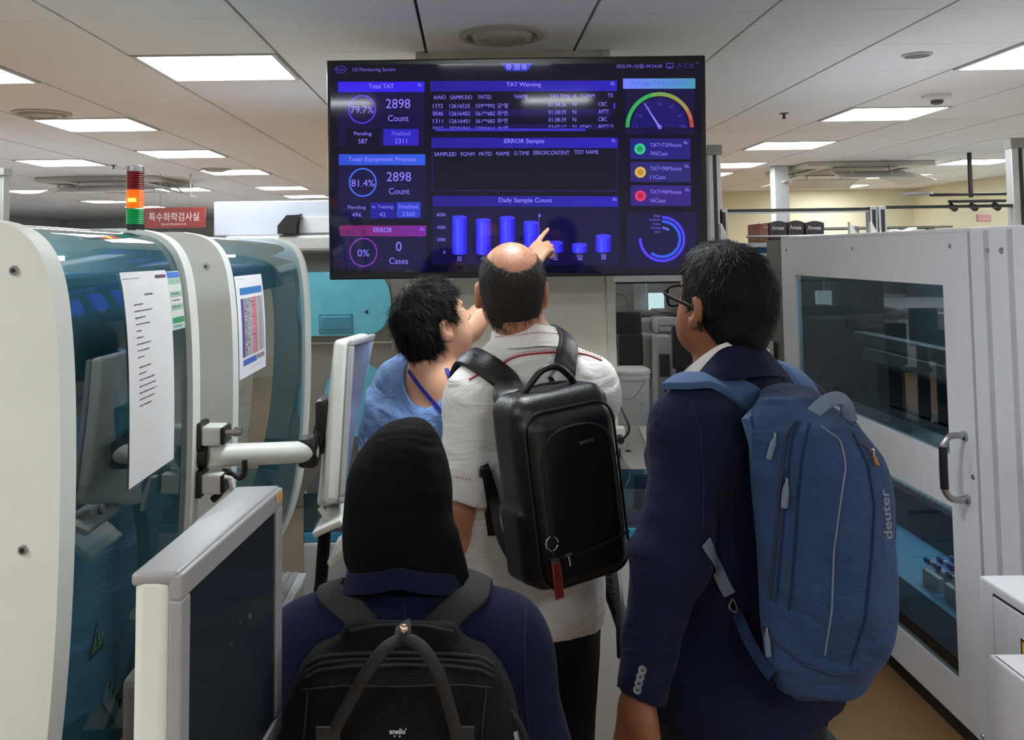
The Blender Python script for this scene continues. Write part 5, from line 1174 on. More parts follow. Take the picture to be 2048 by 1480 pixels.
# ---------------------------------------------------------------- unseen white bench islands, added to bounce neutral light onto the far ceiling
def island(x0, y0, x1, y1, label):
    o_ = empty('added_bounce_bench', ((x0+x1)/2, (y0+y1)/2, 0), label, 'workbench', 'unseen white bench islands added for bounce light')
    MB().m(mat('island_white', (206, 210, 214), .5, var=.03)).box((x0, y0, .08), (x1, y1, .86), .005).build('cabinet', None, o_)
    MB().m(mat('island_top', (196, 200, 204), .4, var=.03)).box((x0-.03, y0-.03, .86), (x1+.03, y1+.03, .9), .004).build('worktop', None, o_)
    MB().m(BLK).box((x0+.04, y0+.04, 0), (x1-.04, y1-.04, .08)).build('plinth', None, o_)
names_ = iter(('behind the first analyser', 'second behind the analysers', 'third behind the analysers', 'far behind the red sign', 'beyond the first row at far left', 'second at far left', 'third at far left', 'last at far left'))
for x0, x1 in ((-4.4, -2.6), (-8.4, -6.0)):
    for k in range(4): island(x0, 5.6+k*3.5, x1, 8.2+k*3.5, 'low white bench island added unseen at left for bounce light, '+next(names_))
names_ = iter(('nearest the storage rack', 'by the cream right wall', 'beside the white cabinet at the right wall'))
for a_ in ((2.6, 6.4, 4.2, 8.2), (4.9, 6.4, 6.0, 11.5), (4.2, 1.0, 6.0, 5.0)): island(*a_, 'low white bench island added unseen at right for bounce light, '+next(names_))
# ---------------------------------------------------------------- people
SKIN1 = mat('skin_light', (206, 156, 126), .5, var=.08, scale=25, bump=.05, bscale=300); SKIN2 = mat('skin_tan', (190, 134, 104), .48, var=.1, scale=22, bump=.05, bscale=300)
SKIN3 = mat('skin_brown', (134, 84, 58), .5, var=.1, scale=22, bump=.05, bscale=300); HAIRB = mat('black_hair', (11, 9, 8), .6, spec=.2, var=.2, scale=80); HAIRG = mat('grey_black_hair', (44, 40, 37), .65, spec=.25, var=.4, scale=120)
EYEW = mat('eye_white', (225, 222, 215), .2, var=0); EYED = mat('eye_dark', (28, 18, 12), .15, var=0)
def nrm(v): v = V(v); return v/np.linalg.norm(v)
def head_prims(c, F, s=1.0, w=1.0, neck=None):
    """c centre of the cranium; F columns right, forward, up"""
    c = V(c); L = lambda x, y, z: c+F @ V(x*s*w, y*s, z*s)
    e = lambda x, y, z, rx, ry, rz, k=.02, op='u': ell(L(x, y, z), (rx*s*w, ry*s, rz*s), F, k, op)
    P_ = [e(0, -.012, .018, .077, .094, .090), e(0, .03, -.02, .066, .066, .085), e(0, .045, -.075, .046, .045, .045), e(0, .070, -.103, .022, .020, .018, .02),
          e(.03, .04, -.06, .035, .045, .05), e(-.03, .04, -.06, .035, .045, .05), e(0, -.055, -.045, .055, .045, .05),
          cap(L(0, .088, .005), L(0, .109, -.028), .009*s, .011*s, .012), e(.011, .100, -.033, .009, .010, .007, .006), e(-.011, .100, -.033, .009, .010, .007, .006),
          e(0, .089, -.057, .024, .011, .007, .006), e(0, .087, -.066, .021, .011, .007, .006), e(0, .083, .022, .045, .014, .010, .012),
          e(.03, .088, .002, .014, .010, .008, .008, 's'), e(-.03, .088, .002, .014, .010, .008, .008, 's')]
    for x in (-1, 1):
        P_ += [e(x*.083, -.008, -.018, .009, .020, .033, .008), e(x*.087, .0, -.014, .007, .010, .017, .004, 's'), e(x*.078, .004, -.045, .008, .009, .010, .006)]
    if neck is not None:
        P_ += [cap(c+F @ V(0, -.022*s, -.05*s), V(neck), .057*s, .060*s, .03)]
    return P_
def eyes(c, F, s, parent, lidm):
    for x in (-.03, .03):
        p = V(c)+F @ V(x*s, .074*s, .002*s); f = F @ V(0, 1, 0)
        m_ = MB().m(EYEW).lathe([(0, -.011), (.008, -.008), (.011, 0), (.008, .008), (0, .011)], p.tolist(), 14)
        q = p+f*.0085; m_.m(EYED).lathe([(0, -.004), (.0045, -.002), (.0052, 0), (.0035, .0022), (0, .003)], q.tolist(), 12, f.tolist()); m_.build('eye', None, parent)
def hand_prims(wr, d, n, side, curl, s=1.0, spread=.06, thumb=.5, thumb_curl=.4):
    """wr wrist, d pointing direction, n palm normal (the way the palm faces), side +1 when the thumb is toward cross(d,n); curl per finger"""
    wr = V(wr); d = nrm(d); n = nrm(V(n)-d*float(V(n) @ d)); u = np.cross(d, n)*side; F = np.stack([u, d, n], 1)
    out = [rbox(wr+d*.048*s, (.040*s, .048*s, .0135*s), .0125*s, F, .012), cap(wr-d*.02, wr+d*.02*s, .026*s, .030*s, .02, sq=(n, 1.35)), ell(wr+u*.026*s+d*.03*s+n*.008*s, (.016*s, .032*s, .014*s), F, .01)]
    lens = (.073, .081, .076, .060); base = (.030, .010, -.010, -.029); fw = (.091, .096, .091, .083); rad = (.0093, .0095, .0090, .0080)
    for i in range(4):
        p = wr+u*base[i]*s+d*fw[i]*s; a = (base[i]/.03)*spread; dd = nrm(d*math.cos(a)+u*math.sin(a)); L = lens[i]*s; c = curl[i]; t = 0
        for j, fr_ in enumerate((.45, .32, .26)):
            t += c*(.55 if j == 0 else 1.0); e_ = dd*math.cos(t)+n*math.sin(t); q = p+e_*L*fr_; r0 = rad[i]*s*(1-.10*j)
            out.append(cap(p, q, r0, r0*.92, .004 if j else .008)); p = q
    p = wr+u*.030*s+d*.022*s+n*.006*s; a = thumb
    e1 = nrm(d*math.cos(a)+u*math.sin(a)+n*.25); q = p+e1*.040*s; out.append(cap(p, q, .0135*s, .0115*s, .01))
    e2 = nrm(e1*math.cos(thumb_curl)+(n*.6-u*.6)*math.sin(thumb_curl)+d*.2); r_ = q+e2*.032*s; out.append(cap(q, r_, .011*s, .0095*s, .004)); out.append(cap(r_, r_+nrm(e2+d*.2)*.022*s, .0098*s, .0075*s, .004))
    return out
def nails(wr, d, n): pass
def torso_prims(nb, shL, shR, pel, F, s=1.0, infl=0.0, male=True):
    nb, shL, shR, pel = map(V, (nb, shL, shR, pel)); up = nrm(nb-pel); r = F[:, 0]; f = F[:, 1]; mid = (shL+shR)/2
    T_ = np.stack([r, np.cross(up, r), up], 1); H_ = float(np.linalg.norm(nb-pel)); i = infl
    P_ = [ell(pel+up*H_*.74+f*.008, ((.158*s)+i, (.105*s)+i, .17*s+i), T_, .05), ell(pel+up*H_*.45, (.142*s+i, .098*s+i, .17*s+i), T_, .06), ell(pel+up*.03, (.162*s+i, .112*s+i, .125*s+i), T_, .06)]
    for sh in (shL, shR): P_ += [cap(nb-up*.015, sh, .050*s+i*.6, .052*s+i, .05), ell(sh, (.058*s+i, .058*s+i, .062*s+i), T_, .04), cap(sh-up*.03, pel+up*H_*.62+(sh-mid)*.35, .060*s+i, .06*s+i, .06)]
    return P_
def limb(a, b, c, r, s=1.0, infl=0, k=.02):
    """two segments with taper; r=(r_a, r_b, r_c)"""
    return [cap(a, b, r[0]*s+infl, r[1]*s+infl, k), cap(b, c, r[1]*s*1.0+infl, r[2]*s+infl, k)]
def legs(pel, F, foot, s=1.0, z_ank=.085):
    """returns hips, knees, ankles and the toe direction"""
    pel = V(pel); r = F[:, 0]; f = F[:, 1]; out = []
    for sd, ft in zip((-1, 1), foot):
        hip = pel+r*sd*.088*s-V(0, 0, .02); ank = V(ft[0], ft[1], z_ank); kn = (hip+ank)/2+f*.02+V(0, 0, .0); out.append((hip, kn, ank))
    return out
def person_body(name, label, c, Fh, hs, nb, shL, shR, elL, elR, wrL, wrR, pel, F, foot, hands, skin, s=1.0, h=.0055, headw=1.0, armr=(.047, .040, .027), tight=0):
    pr = head_prims(c, Fh, hs, headw, nb)+torso_prims(nb, shL, shR, pel, F, s)
    for sh, el, wr in ((shL, elL, wrL), (shR, elR, wrR)): pr += limb(sh, el, wr, armr, s)
    for hh in hands: pr += hh
    LG = legs(pel, F, foot, s)
    for hip, kn, ank in LG: pr += [cap(hip, kn, .082*s, .054*s, .03), cap(kn, ank, .054*s, .036*s, .02), cap(ank-V(0, 0, .03), ank+F[:, 1]*.13-V(0, 0, .05), .034, .026, .02)]
    o = solid(name, pr, h, skin, None, label=label, cat='person', smooth=1)
    return o, LG
def shoes_for(LG, F, m_, parent, sole):
    for hip, kn, ank in LG:
        f = F[:, 1]; a = V(ank); fl = lambda p: p[..., 2]*-1+.004
        solid('shoe', [cap(V(a[0], a[1], .045)-f*.03, V(a[0], a[1], .042)+f*.15, .045, .038, .02), cap(V(a[0], a[1], .05), V(a[0], a[1], .10), .046, .044, .02)], .006, m_, parent, cuts=[lambda p: .016-p[..., 2]], smooth=1)
        pts = [V(a[0], a[1], 0)-f*.07, V(a[0], a[1], 0)+f*.185]; mb = MB().m(sole); q = (pts[0]+pts[1])/2
        mb.obox((float(q[0]), float(q[1]), .009), (.046, .128, .009), Matrix(F.tolist()), .008).build('sole', None, parent)
def plane(pt, n):
    """keep the side n points away from"""
    pt = V(pt); n = nrm(n); return lambda p: (p-pt) @ n
def trousers(LG, pel, F, m_, parent, s=1.0, h=.007, waist=.12, seed=3):
    pel = V(pel); pr = [ell(pel+V(0, 0, .03), (.172*s, .124*s, .15*s), F, .05)]
    for hip, kn, ank in LG: pr += [cap(hip, kn, .098*s, .076*s, .04), cone(kn+V(0, 0, .05), ank+V(0, 0, .0), .076*s, .066*s, .03)]
    return solid('trousers', pr, h, m_, parent, cuts=[plane(pel+V(0, 0, waist), (0, 0, 1))], disp=lambda p: folds(p, .004, .8, seed), smooth=1)

# ---------- man with the black leather backpack (back to the camera, head tipped back)
YA = 2.10
FA = frame(R(17)); FhA = frame(R(4), R(14)); hcA = P(1022, 573, YA); cA = V(hcA.x, hcA.y+.0, hcA.z)
nbA = V(P(1058, 690, YA)); shLA = V(P(960, 794, 2.06)); shRA = V(P(1168, 772, 2.14)); pelA = V(.128, 2.13, .93)
elLA = V(P(920, 1010, 2.03)); wrLA = V(P(940, 1210, 2.14)); elRA = V(P(1170, 960, 2.32)); wrRA = V(.16, 2.42, 1.06)
hd = hand_prims(wrLA+V(0, 0, -.01), wrLA-elLA+V(0, .05, 0), (1, 0, 0), 1, (.35, .4, .45, .5))+hand_prims(wrRA, wrRA-elRA, (0, -1, -.2), 1, (.3, .3, .35, .4))
bA, LGA = person_body('person', 'person with balding grey hair in a white short-sleeved shirt, wearing the black leather backpack', cA, FhA, 1.0, nbA, shLA, shRA, elLA, elRA, wrLA, wrRA, pelA, FA, ((.07, 2.12), (.28, 2.18)), [hd], SKIN2, 1.0) if False else person_body('person', 'person with balding grey hair in a white short-sleeved shirt, wearing the black leather backpack', cA, FhA, .98, nbA, shLA, shRA, elLA, elRA, wrLA, wrRA, pelA, FA, ((.05, 2.12), (.21, 2.18)), [hd], SKIN2, .93, headw=.98)
eyes(cA, FhA, .98, bA, SKIN2)
SHIRT = weave('white_shirt_cloth', (222, 222, 220), .8, 1400, .15, .1, .03, crease=.9)
def shirtA():
    o = V(pelA); up = nrm(nbA-pelA); T_ = np.stack([FA[:, 0], np.cross(up, FA[:, 0]), up], 1)
    lv = [(-.035, .0, -.01, .158, .138), (.02, 0, -.01, .158, .136), (.12, 0, -.005, .158, .126), (.28, 0, 0, .164, .122), (.40, 0, -.003, .155, .11)]
    pr = [loft(lv, T_, o, 2.3)]+torso_prims(nbA, shLA, shRA, pelA+up*.05, FA, .91, .012)
    for sh, el in ((shLA, elLA), (shRA, elRA)):
        a = V(sh); b = V(el); d = nrm(b-a); pr += [cone(a-d*.01, a+d*.225, .066, .080, .03)]
    return solid('shirt', pr, .0058, SHIRT, bA, cuts=[lambda p: -(np.linalg.norm((p-V(nbA)-up*.052)*V(1, 1, .75), axis=-1)-.064), lambda p: .905-p[..., 2]], disp=lambda p: folds(p, .009, .6, 11)+folds(p*V(1.2, 1.2, .35), .007, 1.1, 5)+folds(p, .003, 1.8, 6), smooth=1)
shA = shirtA()
TR_BLK = weave('black_trouser_cloth', (20, 20, 23), .85, 1100, .3, .1)
trousers(LGA, pelA, FA, TR_BLK, bA, .88); shoes_for(LGA, FA, BLK, bA, DGREY)
tA = bvh(shA)
# collar
def collar(parent, pts_base, pts_top, m_, name='collar', th=.003):
    """standing band between two closed-ish curves"""
    mb = MB().m(m_); A = crom(pts_base, 6); B = crom(pts_top, 6); c = sum(A, Vector())/len(A)
    out = [lambda p: p+(p-c).normalized()*th]
    o2 = lambda p: p+Vector(((p-c).x, (p-c).y, 0)).normalized()*th
    n = len(A)
    for i in range(n-1):
        q = [A[i], A[i+1], B[i+1], B[i]]; mb.quad([o2(v) for v in q], True); mb.quad(q[::-1], True)
        mb.quad([B[i], B[i+1], o2(B[i+1]), o2(B[i])], True); mb.quad([A[i+1], A[i], o2(A[i]), o2(A[i+1])], True)
    bmesh.ops.remove_doubles(mb.bm, verts=mb.bm.verts, dist=.0002)
    return mb.build(name, None, parent)
def ring_pts(c, F, rx, ry, a0, a1, zf, n=16):
    """points round a neck: angle 0 at the back, zf(angle)->height offset"""
    c = V(c); out = []
    for i in range(n+1):
        t = R(a0+(a1-a0)*i/n); out.append(Vector((c+F @ V(rx*math.sin(t), -ry*math.cos(t), zf(math.degrees(t)))).tolist()))
    return out
cb_ = V(nbA)+V(-.006, 0, .012)
collar(bA, ring_pts(cb_, FA, .084, .080, -165, 165, lambda a: -.006-abs(a)/165*.02), ring_pts(cb_+V(-.006, .008, 0), FA, .070, .069, -165, 165, lambda a: .042-abs(a)/165*.035), SHIRT, 'collar', .004)
rd = mat('red_stitch', (170, 40, 50), .6); mb = MB().m(rd)
for path in ([(938, 760), (965, 746)], [(1004, 729), (1022, 716), (1050, 709), (1085, 706), (1112, 705)], [(1146, 705), (1175, 710), (1203, 722)]):
    q = drape_path(tA, path, .0012, 6); mb.tube(smooth_pts([a for a, b in q], 3), .0021, 6)
for path in ([(1004, 724), (1022, 712), (1050, 704), (1085, 702), (1112, 701)], [(1146, 700), (1175, 705), (1203, 717)], [(908, 953), (930, 957), (943, 958)]):
    q = drape_path(tA, path, .0012, 3)
    for a, b in q[::2]: mb.obox(a[:] if False else a, (.0012, .0012, .0012), Matrix.Identity(3))
q = ring_pts(cb_+V(-.003, .004, .024), FA, .0815, .079, -75, 75, lambda a: -abs(a)/165*.028, 60)
for a in q[::2]: mb.obox(a, (.0011, .0011, .0011), Matrix.Identity(3))
mb.build('red_stitching', None, shA, label='dotted red stitching along collar and yoke')
# hair of the balding man: fringe round the back and sides
def hair_shell(name, c, F, s, parent, material, cutfn, off=.006, amp=.002, seed=1, extra=(), h=.004, w=1.0, boxy=None):
    c = V(c); L = lambda x, y, z: c+F @ V(x*s*w, y*s, z*s); o_ = off/s
    pr = [ell(L(0, -.012, .018), ((.077+o_)*s*w, (.094+o_)*s, (.090+o_)*s), F, .02), ell(L(0, -.052, -.045), ((.058+o_)*s*w, (.046+o_)*s, (.055+o_)*s), F, .03)]+list(extra)
    return solid(name, pr, h, material, parent, cuts=[cutfn], disp=lambda p: folds(p, amp, 4, seed), smooth=1)
def loc(c, F, s, p): return ((p-V(c)) @ F)/s
def cutA(p):
    q = loc(cA, FhA, .98, p); x, y, z = q[..., 0], q[..., 1], q[..., 2]
    crown = np.sqrt((x/.066)**2+((y+.0)/.118)**2+((z-.112)/.080)**2)-1   # bald crown
    front = (y-.045)
    side = np.where(y > -.01, -.018-z+.35*(y+.01), -.095-z)  # lower hairline, higher at the ears
    return np.maximum(np.maximum(-crown*.06, front), side)
hrA = hair_shell('hair', cA, FhA, .98, bA, HAIRG, cutA, .0018, .001, 4)
def combA(p, N): d = np.tile(FhA @ V(0, -.15, -1), (len(p), 1)); return d-N*(d*N).sum(1)[:, None]
hair_strands('hair_strands', hrA, 9000, .014, combA, HAIRG, hrA, .0009, .2, None, 4, .2, .25)
keepA = lambda c, n: (lambda q: (np.sqrt((q[:, 0]/.07)**2+((q[:, 1])/.12)**2+((q[:, 2]-.112)/.085)**2) < 1.25) & (q[:, 1] < .05) & (q[:, 2] > .0))(loc(cA, FhA, .98, c))
hair_strands('thin_crown_hair', bA, 1300, .010, combA, HAIRG, hrA, .0005, .2, keepA, 6, .2, .5)
# ---------- man in the dark suit with the blue backpack
YD = 1.75
FD = frame(R(30)); FhD = frame(R(29), R(9)); hD = P(1449, 602, YD); cD = V(hD.x, hD.y, hD.z)
nbD = V(P(1458, 764, 1.76)); shLD = V(P(1392, 850, 1.65)); shRD = V(P(1572, 822, 1.87)); pelD = V(.51, 1.77, .92)
elLD = V(P(1340, 1120, 1.60)); wrLD = V(P(1276, 1404, 1.58)); elRD = V(P(1630, 1090, 1.96)); wrRD = V(P(1610, 1345, 1.90))
hd = hand_prims(wrLD+V(0, 0, -.0), wrLD-elLD+V(.02, .03, -.02), (.8, .4, 0), 1, (.30, .35, .4, .45), 1.0, .04, .45)+hand_prims(wrRD, V(-.16, -.05, -.7), (-.5, -.1, .1), -1, (.5, .55, .6, .6), .95)
bD, LGD = person_body('person', 'person with dark hair and eyeglasses in a navy suit jacket, wearing the blue backpack', cD, FhD, .97, nbD, shLD, shRD, elLD, elRD, wrLD, wrRD, pelD, FD, ((.42, 1.70), (.60, 1.84)), [hd], SKIN3, 1.02, headw=1.0)
eyes(cD, FhD, .97, bD, SKIN3)
NAVY = weave('navy_suit_cloth', (19, 24, 50), .9, 1300, .25, .04, .1, crease=.9)
def jacketD():
    o = V(pelD); up = nrm(V(nbD)-o); T_ = np.stack([FD[:, 0], np.cross(up, FD[:, 0]), up], 1)
    lv = [(-.03, 0, -.012, .198, .150), (.03, 0, -.01, .192, .146), (.15, 0, 0, .168, .128), (.32, 0, 0, .166, .122), (.42, 0, -.004, .150, .11)]
    pr = [loft(lv, T_, o, 2.4)]+torso_prims(nbD, shLD, shRD, o+up*.05, FD, 1.0, .013)
    for sh, el, wr in ((shLD, elLD, wrLD), (shRD, elRD, wrRD)):
        a, b, c = V(sh), V(el), V(wr); pr += [cap(a, b, .066, .060, .03), cone(b, c+nrm(c-b)*-.005, .061, .050, .03), cap(b, b, .061, .061, .02)]
    cf = lambda p: folds(p, .008, .6, 21)+folds(p*V(.8, .8, 1.7), .006, 1.0, 8)+folds(p, .0025, 1.8, 2)
    ne = lambda p: -(np.linalg.norm((p-V(nbD)-V(0, 0, .085))*V(1, 1, .75), axis=-1)-.064)
    return solid('suit_jacket', pr, .0058, NAVY, bD, cuts=[ne, lambda p: np.where(p[..., 0] > 0, np.minimum(.885+0*p[..., 0], 9)-p[..., 2]-np.where((p-V(wrLD))[..., 0] < .09, .2, 0), 0)], disp=cf, smooth=1)
jD = jacketD()
TR_NAVY = weave('dark_trouser_cloth', (22, 24, 38), .85, 1100, .3, .1)
trousers(LGD, pelD, FD, TR_NAVY, bD, seed=9); shoes_for(LGD, FD, BLK, bD, DGREY)
cc = V(nbD)+V(.0, .004, .01)
WCOL = weave('white_collar_cloth', (228, 228, 224), .7, 1600, .12, .1, .02)
PL = lambda l: [P(*t) for t in l]
collar(bD, PL([(1548, 724, 1.76), (1520, 712, 1.70), (1480, 708, 1.675), (1448, 714, 1.67), (1420, 735, 1.685), (1396, 757, 1.69), (1366, 778, 1.71)]), PL([(1536, 700, 1.76), (1514, 682, 1.705), (1480, 679, 1.682), (1442, 689, 1.677), (1406, 713, 1.695), (1375, 739, 1.70), (1348, 764, 1.715)]), WCOL, 'shirt_collar', .003)
collar(bD, PL([(1580, 758, 1.79), (1540, 752, 1.69), (1480, 756, 1.64), (1432, 762, 1.63), (1404, 770, 1.635), (1392, 780, 1.64)]), PL([(1552, 722, 1.77), (1522, 694, 1.692), (1482, 690, 1.668), (1448, 698, 1.663), (1422, 722, 1.672), (1400, 748, 1.668)]), NAVY, 'jacket_collar', .005)
# jacket lapel fold and buttons on the left cuff
dcu = nrm(V(wrLD)-V(elLD)); tD = bvh(jD)
for i, (px, py) in enumerate(((1285, 1340), (1281, 1353), (1278, 1366), (1275, 1379))):
    q = drape(tD, px, py, .0)
    if q: MB().m(mat('grey_button', (120, 122, 132), .35)).lathe([(0, .003), (.004, .003), (.0062, .0042), (.0072, .002), (.0072, 0)], q[0], 16, q[1]).m(BLK).lathe([(.0022, .0033), (0, .0034)], q[0], 8, q[1]).build('cuff_button', None, jD)
def seam(tree, path, parent, m_, r=.0012, name='seam', lift=.0006):
    q = drape_path(tree, path, lift, 6)
    if len(q) > 2: MB().m(m_).tube(smooth_pts([a for a, b in q], 3), r, 5).build(name, None, parent)
SEAMN = mat('navy_seam', (12, 15, 36), .8)
seam(tD, [(1383, 800), (1400, 860), (1408, 950), (1405, 1060)], jD, SEAMN, .0014, 'armhole_seam')
# watch-like cuff edge of shirt omitted; trousers hidden. Hair:
def cutD(p):
    q = loc(cD, FhD, .97, p); x, y, z = q[..., 0], q[..., 1], q[..., 2]
    face = np.maximum(y-.055-.35*np.maximum(z-.02, 0), -(z-.055-.0*y)) if False else (y-.052-np.maximum(z-.045, 0)*1.6)
    low = np.where(y > -.015, -.012-z-.25*(y+.015), -.083-z)
    return np.maximum(face*.7, low)
hrD = hair_shell('hair', cD, FhD, .97, bD, HAIRB, cutD, .005, .002, 7, extra=[ell(V(cD)+FhD @ V(0, .012, .055), (.066, .080, .060), FhD, .02)])
def comb_whorl(c, F, s, top=.6):
    def f(p, N):
        q = loc(c, F, s, p); t = np.stack([-q[:, 1]*.5+q[:, 0]*.8, q[:, 0]*.4+.5*(q[:, 1]+.05), -np.full(len(q), .05)-np.clip(.09-q[:, 2], 0, .2)*1.2], 1)
        d = t @ F.T; d = d-N*(d*N).sum(1)[:, None]*.9; return d/(np.linalg.norm(d, axis=1)[:, None]+1e-6)
    return f
hair_strands('hair_strands', hrD, 14000, .020, comb_whorl(cD, FhD, .97), HAIRB, hrD, .0011, .3, lambda c, n: loc(cD, FhD, .97, c)[:, 2] > -.02, 3, .45, .2)
hair_strands('clipped_nape_hair', hrD, 5000, .008, comb_whorl(cD, FhD, .97), HAIRB, hrD, .0008, .1, lambda c, n: loc(cD, FhD, .97, c)[:, 2] <= -.0, 5, .1, .3)
# eyeglasses
GLB = mat('matte_black_frame', (8, 8, 9), .5, spec=.2)
gl_c = V(cD); G = lambda x, y, z: Vector((gl_c+FhD @ V(x*.97, y*.97, (z-.014)*.97)).tolist())
eg = empty('eyeglasses', G(0, .1, 0), 'black framed eyeglasses worn by the person in the navy suit', 'eyeglasses')
for sgn in (-1, 1):
    rim = [(.006, .016), (.02, .021), (.05, .020), (.058, .012), (.054, -.010), (.042, -.020), (.018, -.020), (.007, -.008)]
    pts = [G(sgn*x, .116-abs(x)*.22, z+.004) for x, z in rim]; cl = crom(pts+[pts[0]], 5)[:-1]
    MB().m(GLB).tube(cl, .0024, 8, closed=True).build('rim', None, eg)
    lf = MB().m(CLEAR); vs = [lf.bm.verts.new(v) for v in cl]; f_ = lf.bm.faces.new(vs); f_.material_index = 0; lf.build('lens', None, eg)
    MB().m(GLB).tube(crom([G(sgn*.058, .103, .016), G(sgn*.074, .094, .014), G(sgn*.082, .05, .010), G(sgn*.084, .0, .004), G(sgn*.085, -.016, -.012), G(sgn*.085, -.030, -.036)], 6), .0026, 8, flat=1.6).build('temple', None, eg)
MB().m(GLB).tube([G(-.007, .116, .010), G(0, .119, .012), G(.007, .116, .010)], .0022, 8).build('bridge', None, eg)
# ---------- person pointing, blue gown
YB_ = 2.45
FB = frame(R(-48)); FhB = frame(R(-62), R(20), R(0)); hB = P(866, 642, 2.50); cB = V(hB.x, hB.y, hB.z)
nbB = V(P(868, 752, 2.50)); shRB = V(P(948, 800, 2.38)); shLB = V(P(806, 772, 2.64)); pelB = V(-.17, 2.52, .90)
elLB = V(P(938, 655, 2.80)); wrLB = V(P(1052, 535, 2.92)); elRB = V(P(938, 1010, 2.44)); wrRB = V(P(965, 1130, 2.62))
pd_ = V(P(1103, 462, 2.97))-wrLB
hd = hand_prims(wrLB, pd_+V(-.0, 0, -.012), (.5, .75, -.6), 1, (.03, 1.15, 1.2, 1.25), 1.0, .0, .35, .5)+hand_prims(wrRB, wrRB-elRB, (-1, 0, 0), -1, (.4, .4, .45, .5))
bB, LGB = person_body('person', 'person in a light blue gown and lanyard, pointing one arm up at the television', cB, FhB, .97, nbB, shLB, shRB, elLB, elRB, wrLB, wrRB, pelB, FB, ((-.25, 2.60), (-.12, 2.46)), [hd], SKIN1, .97, armr=(.050, .043, .028))
eyes(cB, FhB, .97, bB, SKIN1)
GOWN = weave('light_blue_gown', (120, 152, 206), .75, 900, .2, .1, .05, crease=1.0)
def gownB():
    o = V(pelB); up = nrm(V(nbB)-o); T_ = np.stack([FB[:, 0], np.cross(up, FB[:, 0]), up], 1)
    lv = [(-.45, 0, 0, .215, .18), (-.1, 0, -.0, .200, .165), (.12, 0, 0, .188, .150), (.35, 0, 0, .178, .138), (.42, 0, -.004, .16, .12)]
    pr = [loft(lv, T_, o, 2.3)]+torso_prims(nbB, shLB, shRB, o+up*.05, FB, .97, .014)
    for sh, el, q in ((shLB, elLB, .20), (shRB, elRB, .24)):
        a = V(sh); d = nrm(V(el)-a); pr += [cone(a-d*.01, a+d*q, .074, .090, .03)]
    ne = lambda p: -(np.linalg.norm((p-V(nbB)-V(.018, -.03, .012))*V(.95, .95, .62), axis=-1)-.092)
    return solid('gown', pr, .006, GOWN, bB, cuts=[ne], disp=lambda p: folds(p*V(1, 1, .6), .013, .8, 31)+folds(p, .006, 1.4, 9), smooth=1)
gB = gownB()
trousers(LGB, pelB, FB, weave('dark_blue_trousers', (30, 36, 60), .85, 1000, .3), bB, seed=12, waist=.05); shoes_for(LGB, FB, WHITE, bB, LGREY)
tB = bvh([bB, gB]); ly = MB().m(mat('royal_blue_ribbon', (24, 34, 140), .6))
for path in ([(818, 742), (838, 770), (862, 798), (884, 824)], [(893, 738), (905, 765)]):
    q = drape_path(tB, path, .002, 5)
    if len(q) > 3: ribbon(ly, smooth_pts([a for a, b in q], 3), [b for a, b in q], .011, .0015)
q = [Vector((V(nbB)+FB @ V(x, y, z)).tolist()) for x, y, z in ((-.05, .06, -.03), (-.03, .125, -.12), (0, .17, -.26), (.03, .125, -.12), (.05, .06, -.03))]
ly.tube(crom(q, 6), .003, 6, flat=1.6); ly.build('lanyard', label='royal blue lanyard around the neck of the person in the light blue gown', cat='lanyard')
def cutB(p):
    q = loc(cB, FhB, .97, p); x, y, z = q[..., 0], q[..., 1], q[..., 2]
    face = y-.045-np.maximum(z-.04, 0)*1.5
    low = np.where(y > -.012, -.004-z-.9*np.maximum(.0, y+.012)*0, -.100-z)
    ear = -(np.sqrt(((y+.002)/.026)**2+((z+.03)/.036)**2)-1)*.03
    return np.maximum(np.maximum(face*.7, low), np.where(np.abs(x) > .06, ear, -.1))
hrB = hair_shell('hair', cB, FhB, .97, bB, HAIRB, cutB, .008, .004, 17, extra=[ell(V(cB)+FhB @ V(0, .0, .055), (.076, .088, .066), FhB, .02), ell(V(cB)+FhB @ V(0, -.055, .0), (.074, .055, .082), FhB, .03)])
hair_strands('hair_strands', hrB, 15000, .030, comb_whorl(cB, FhB, .97), HAIRB, hrB, .0014, .5, None, 13, .5, .3)
# ---------- woman in the black headscarf
YC = 1.47
FC = frame(R(-3)); FhC = frame(R(-2), R(4)); cC = V(P(808, 968, 1.49)); sC = .90
nbC = V(P(812, 1200, 1.47))+V(0, 0, .0); shLC = V(P(630, 1294, 1.47)); shRC = V(P(1000, 1288, 1.45)); pelC = V(-.10, 1.50, .73)
elLC = V(-.345, 1.44, .92); wrLC = V(-.30, 1.62, .78); elRC = V(.115, 1.42, .92); wrRC = V(.05, 1.62, .80)
hd = hand_prims(wrLC, wrLC-elLC, (1, 0, 0), -1, (.4, .45, .5, .5), .85)+hand_prims(wrRC, wrRC-elRC, (-1, 0, 0), 1, (.4, .45, .5, .5), .85)
bC, LGC = person_body('person', 'person in a black headscarf and navy jacket, wearing the black wide-mouth backpack', cC, FhC, .84, nbC, shLC, shRC, elLC, elRC, wrLC, wrRC, pelC, FC, ((-.18, 1.48), (-.01, 1.48)), [hd], SKIN2, .90)
eyes(cC, FhC, .88, bC, SKIN2)
JNAVY = weave('navy_jacket_cloth', (18, 22, 50), .9, 1200, .3, .04, .08, crease=.25)
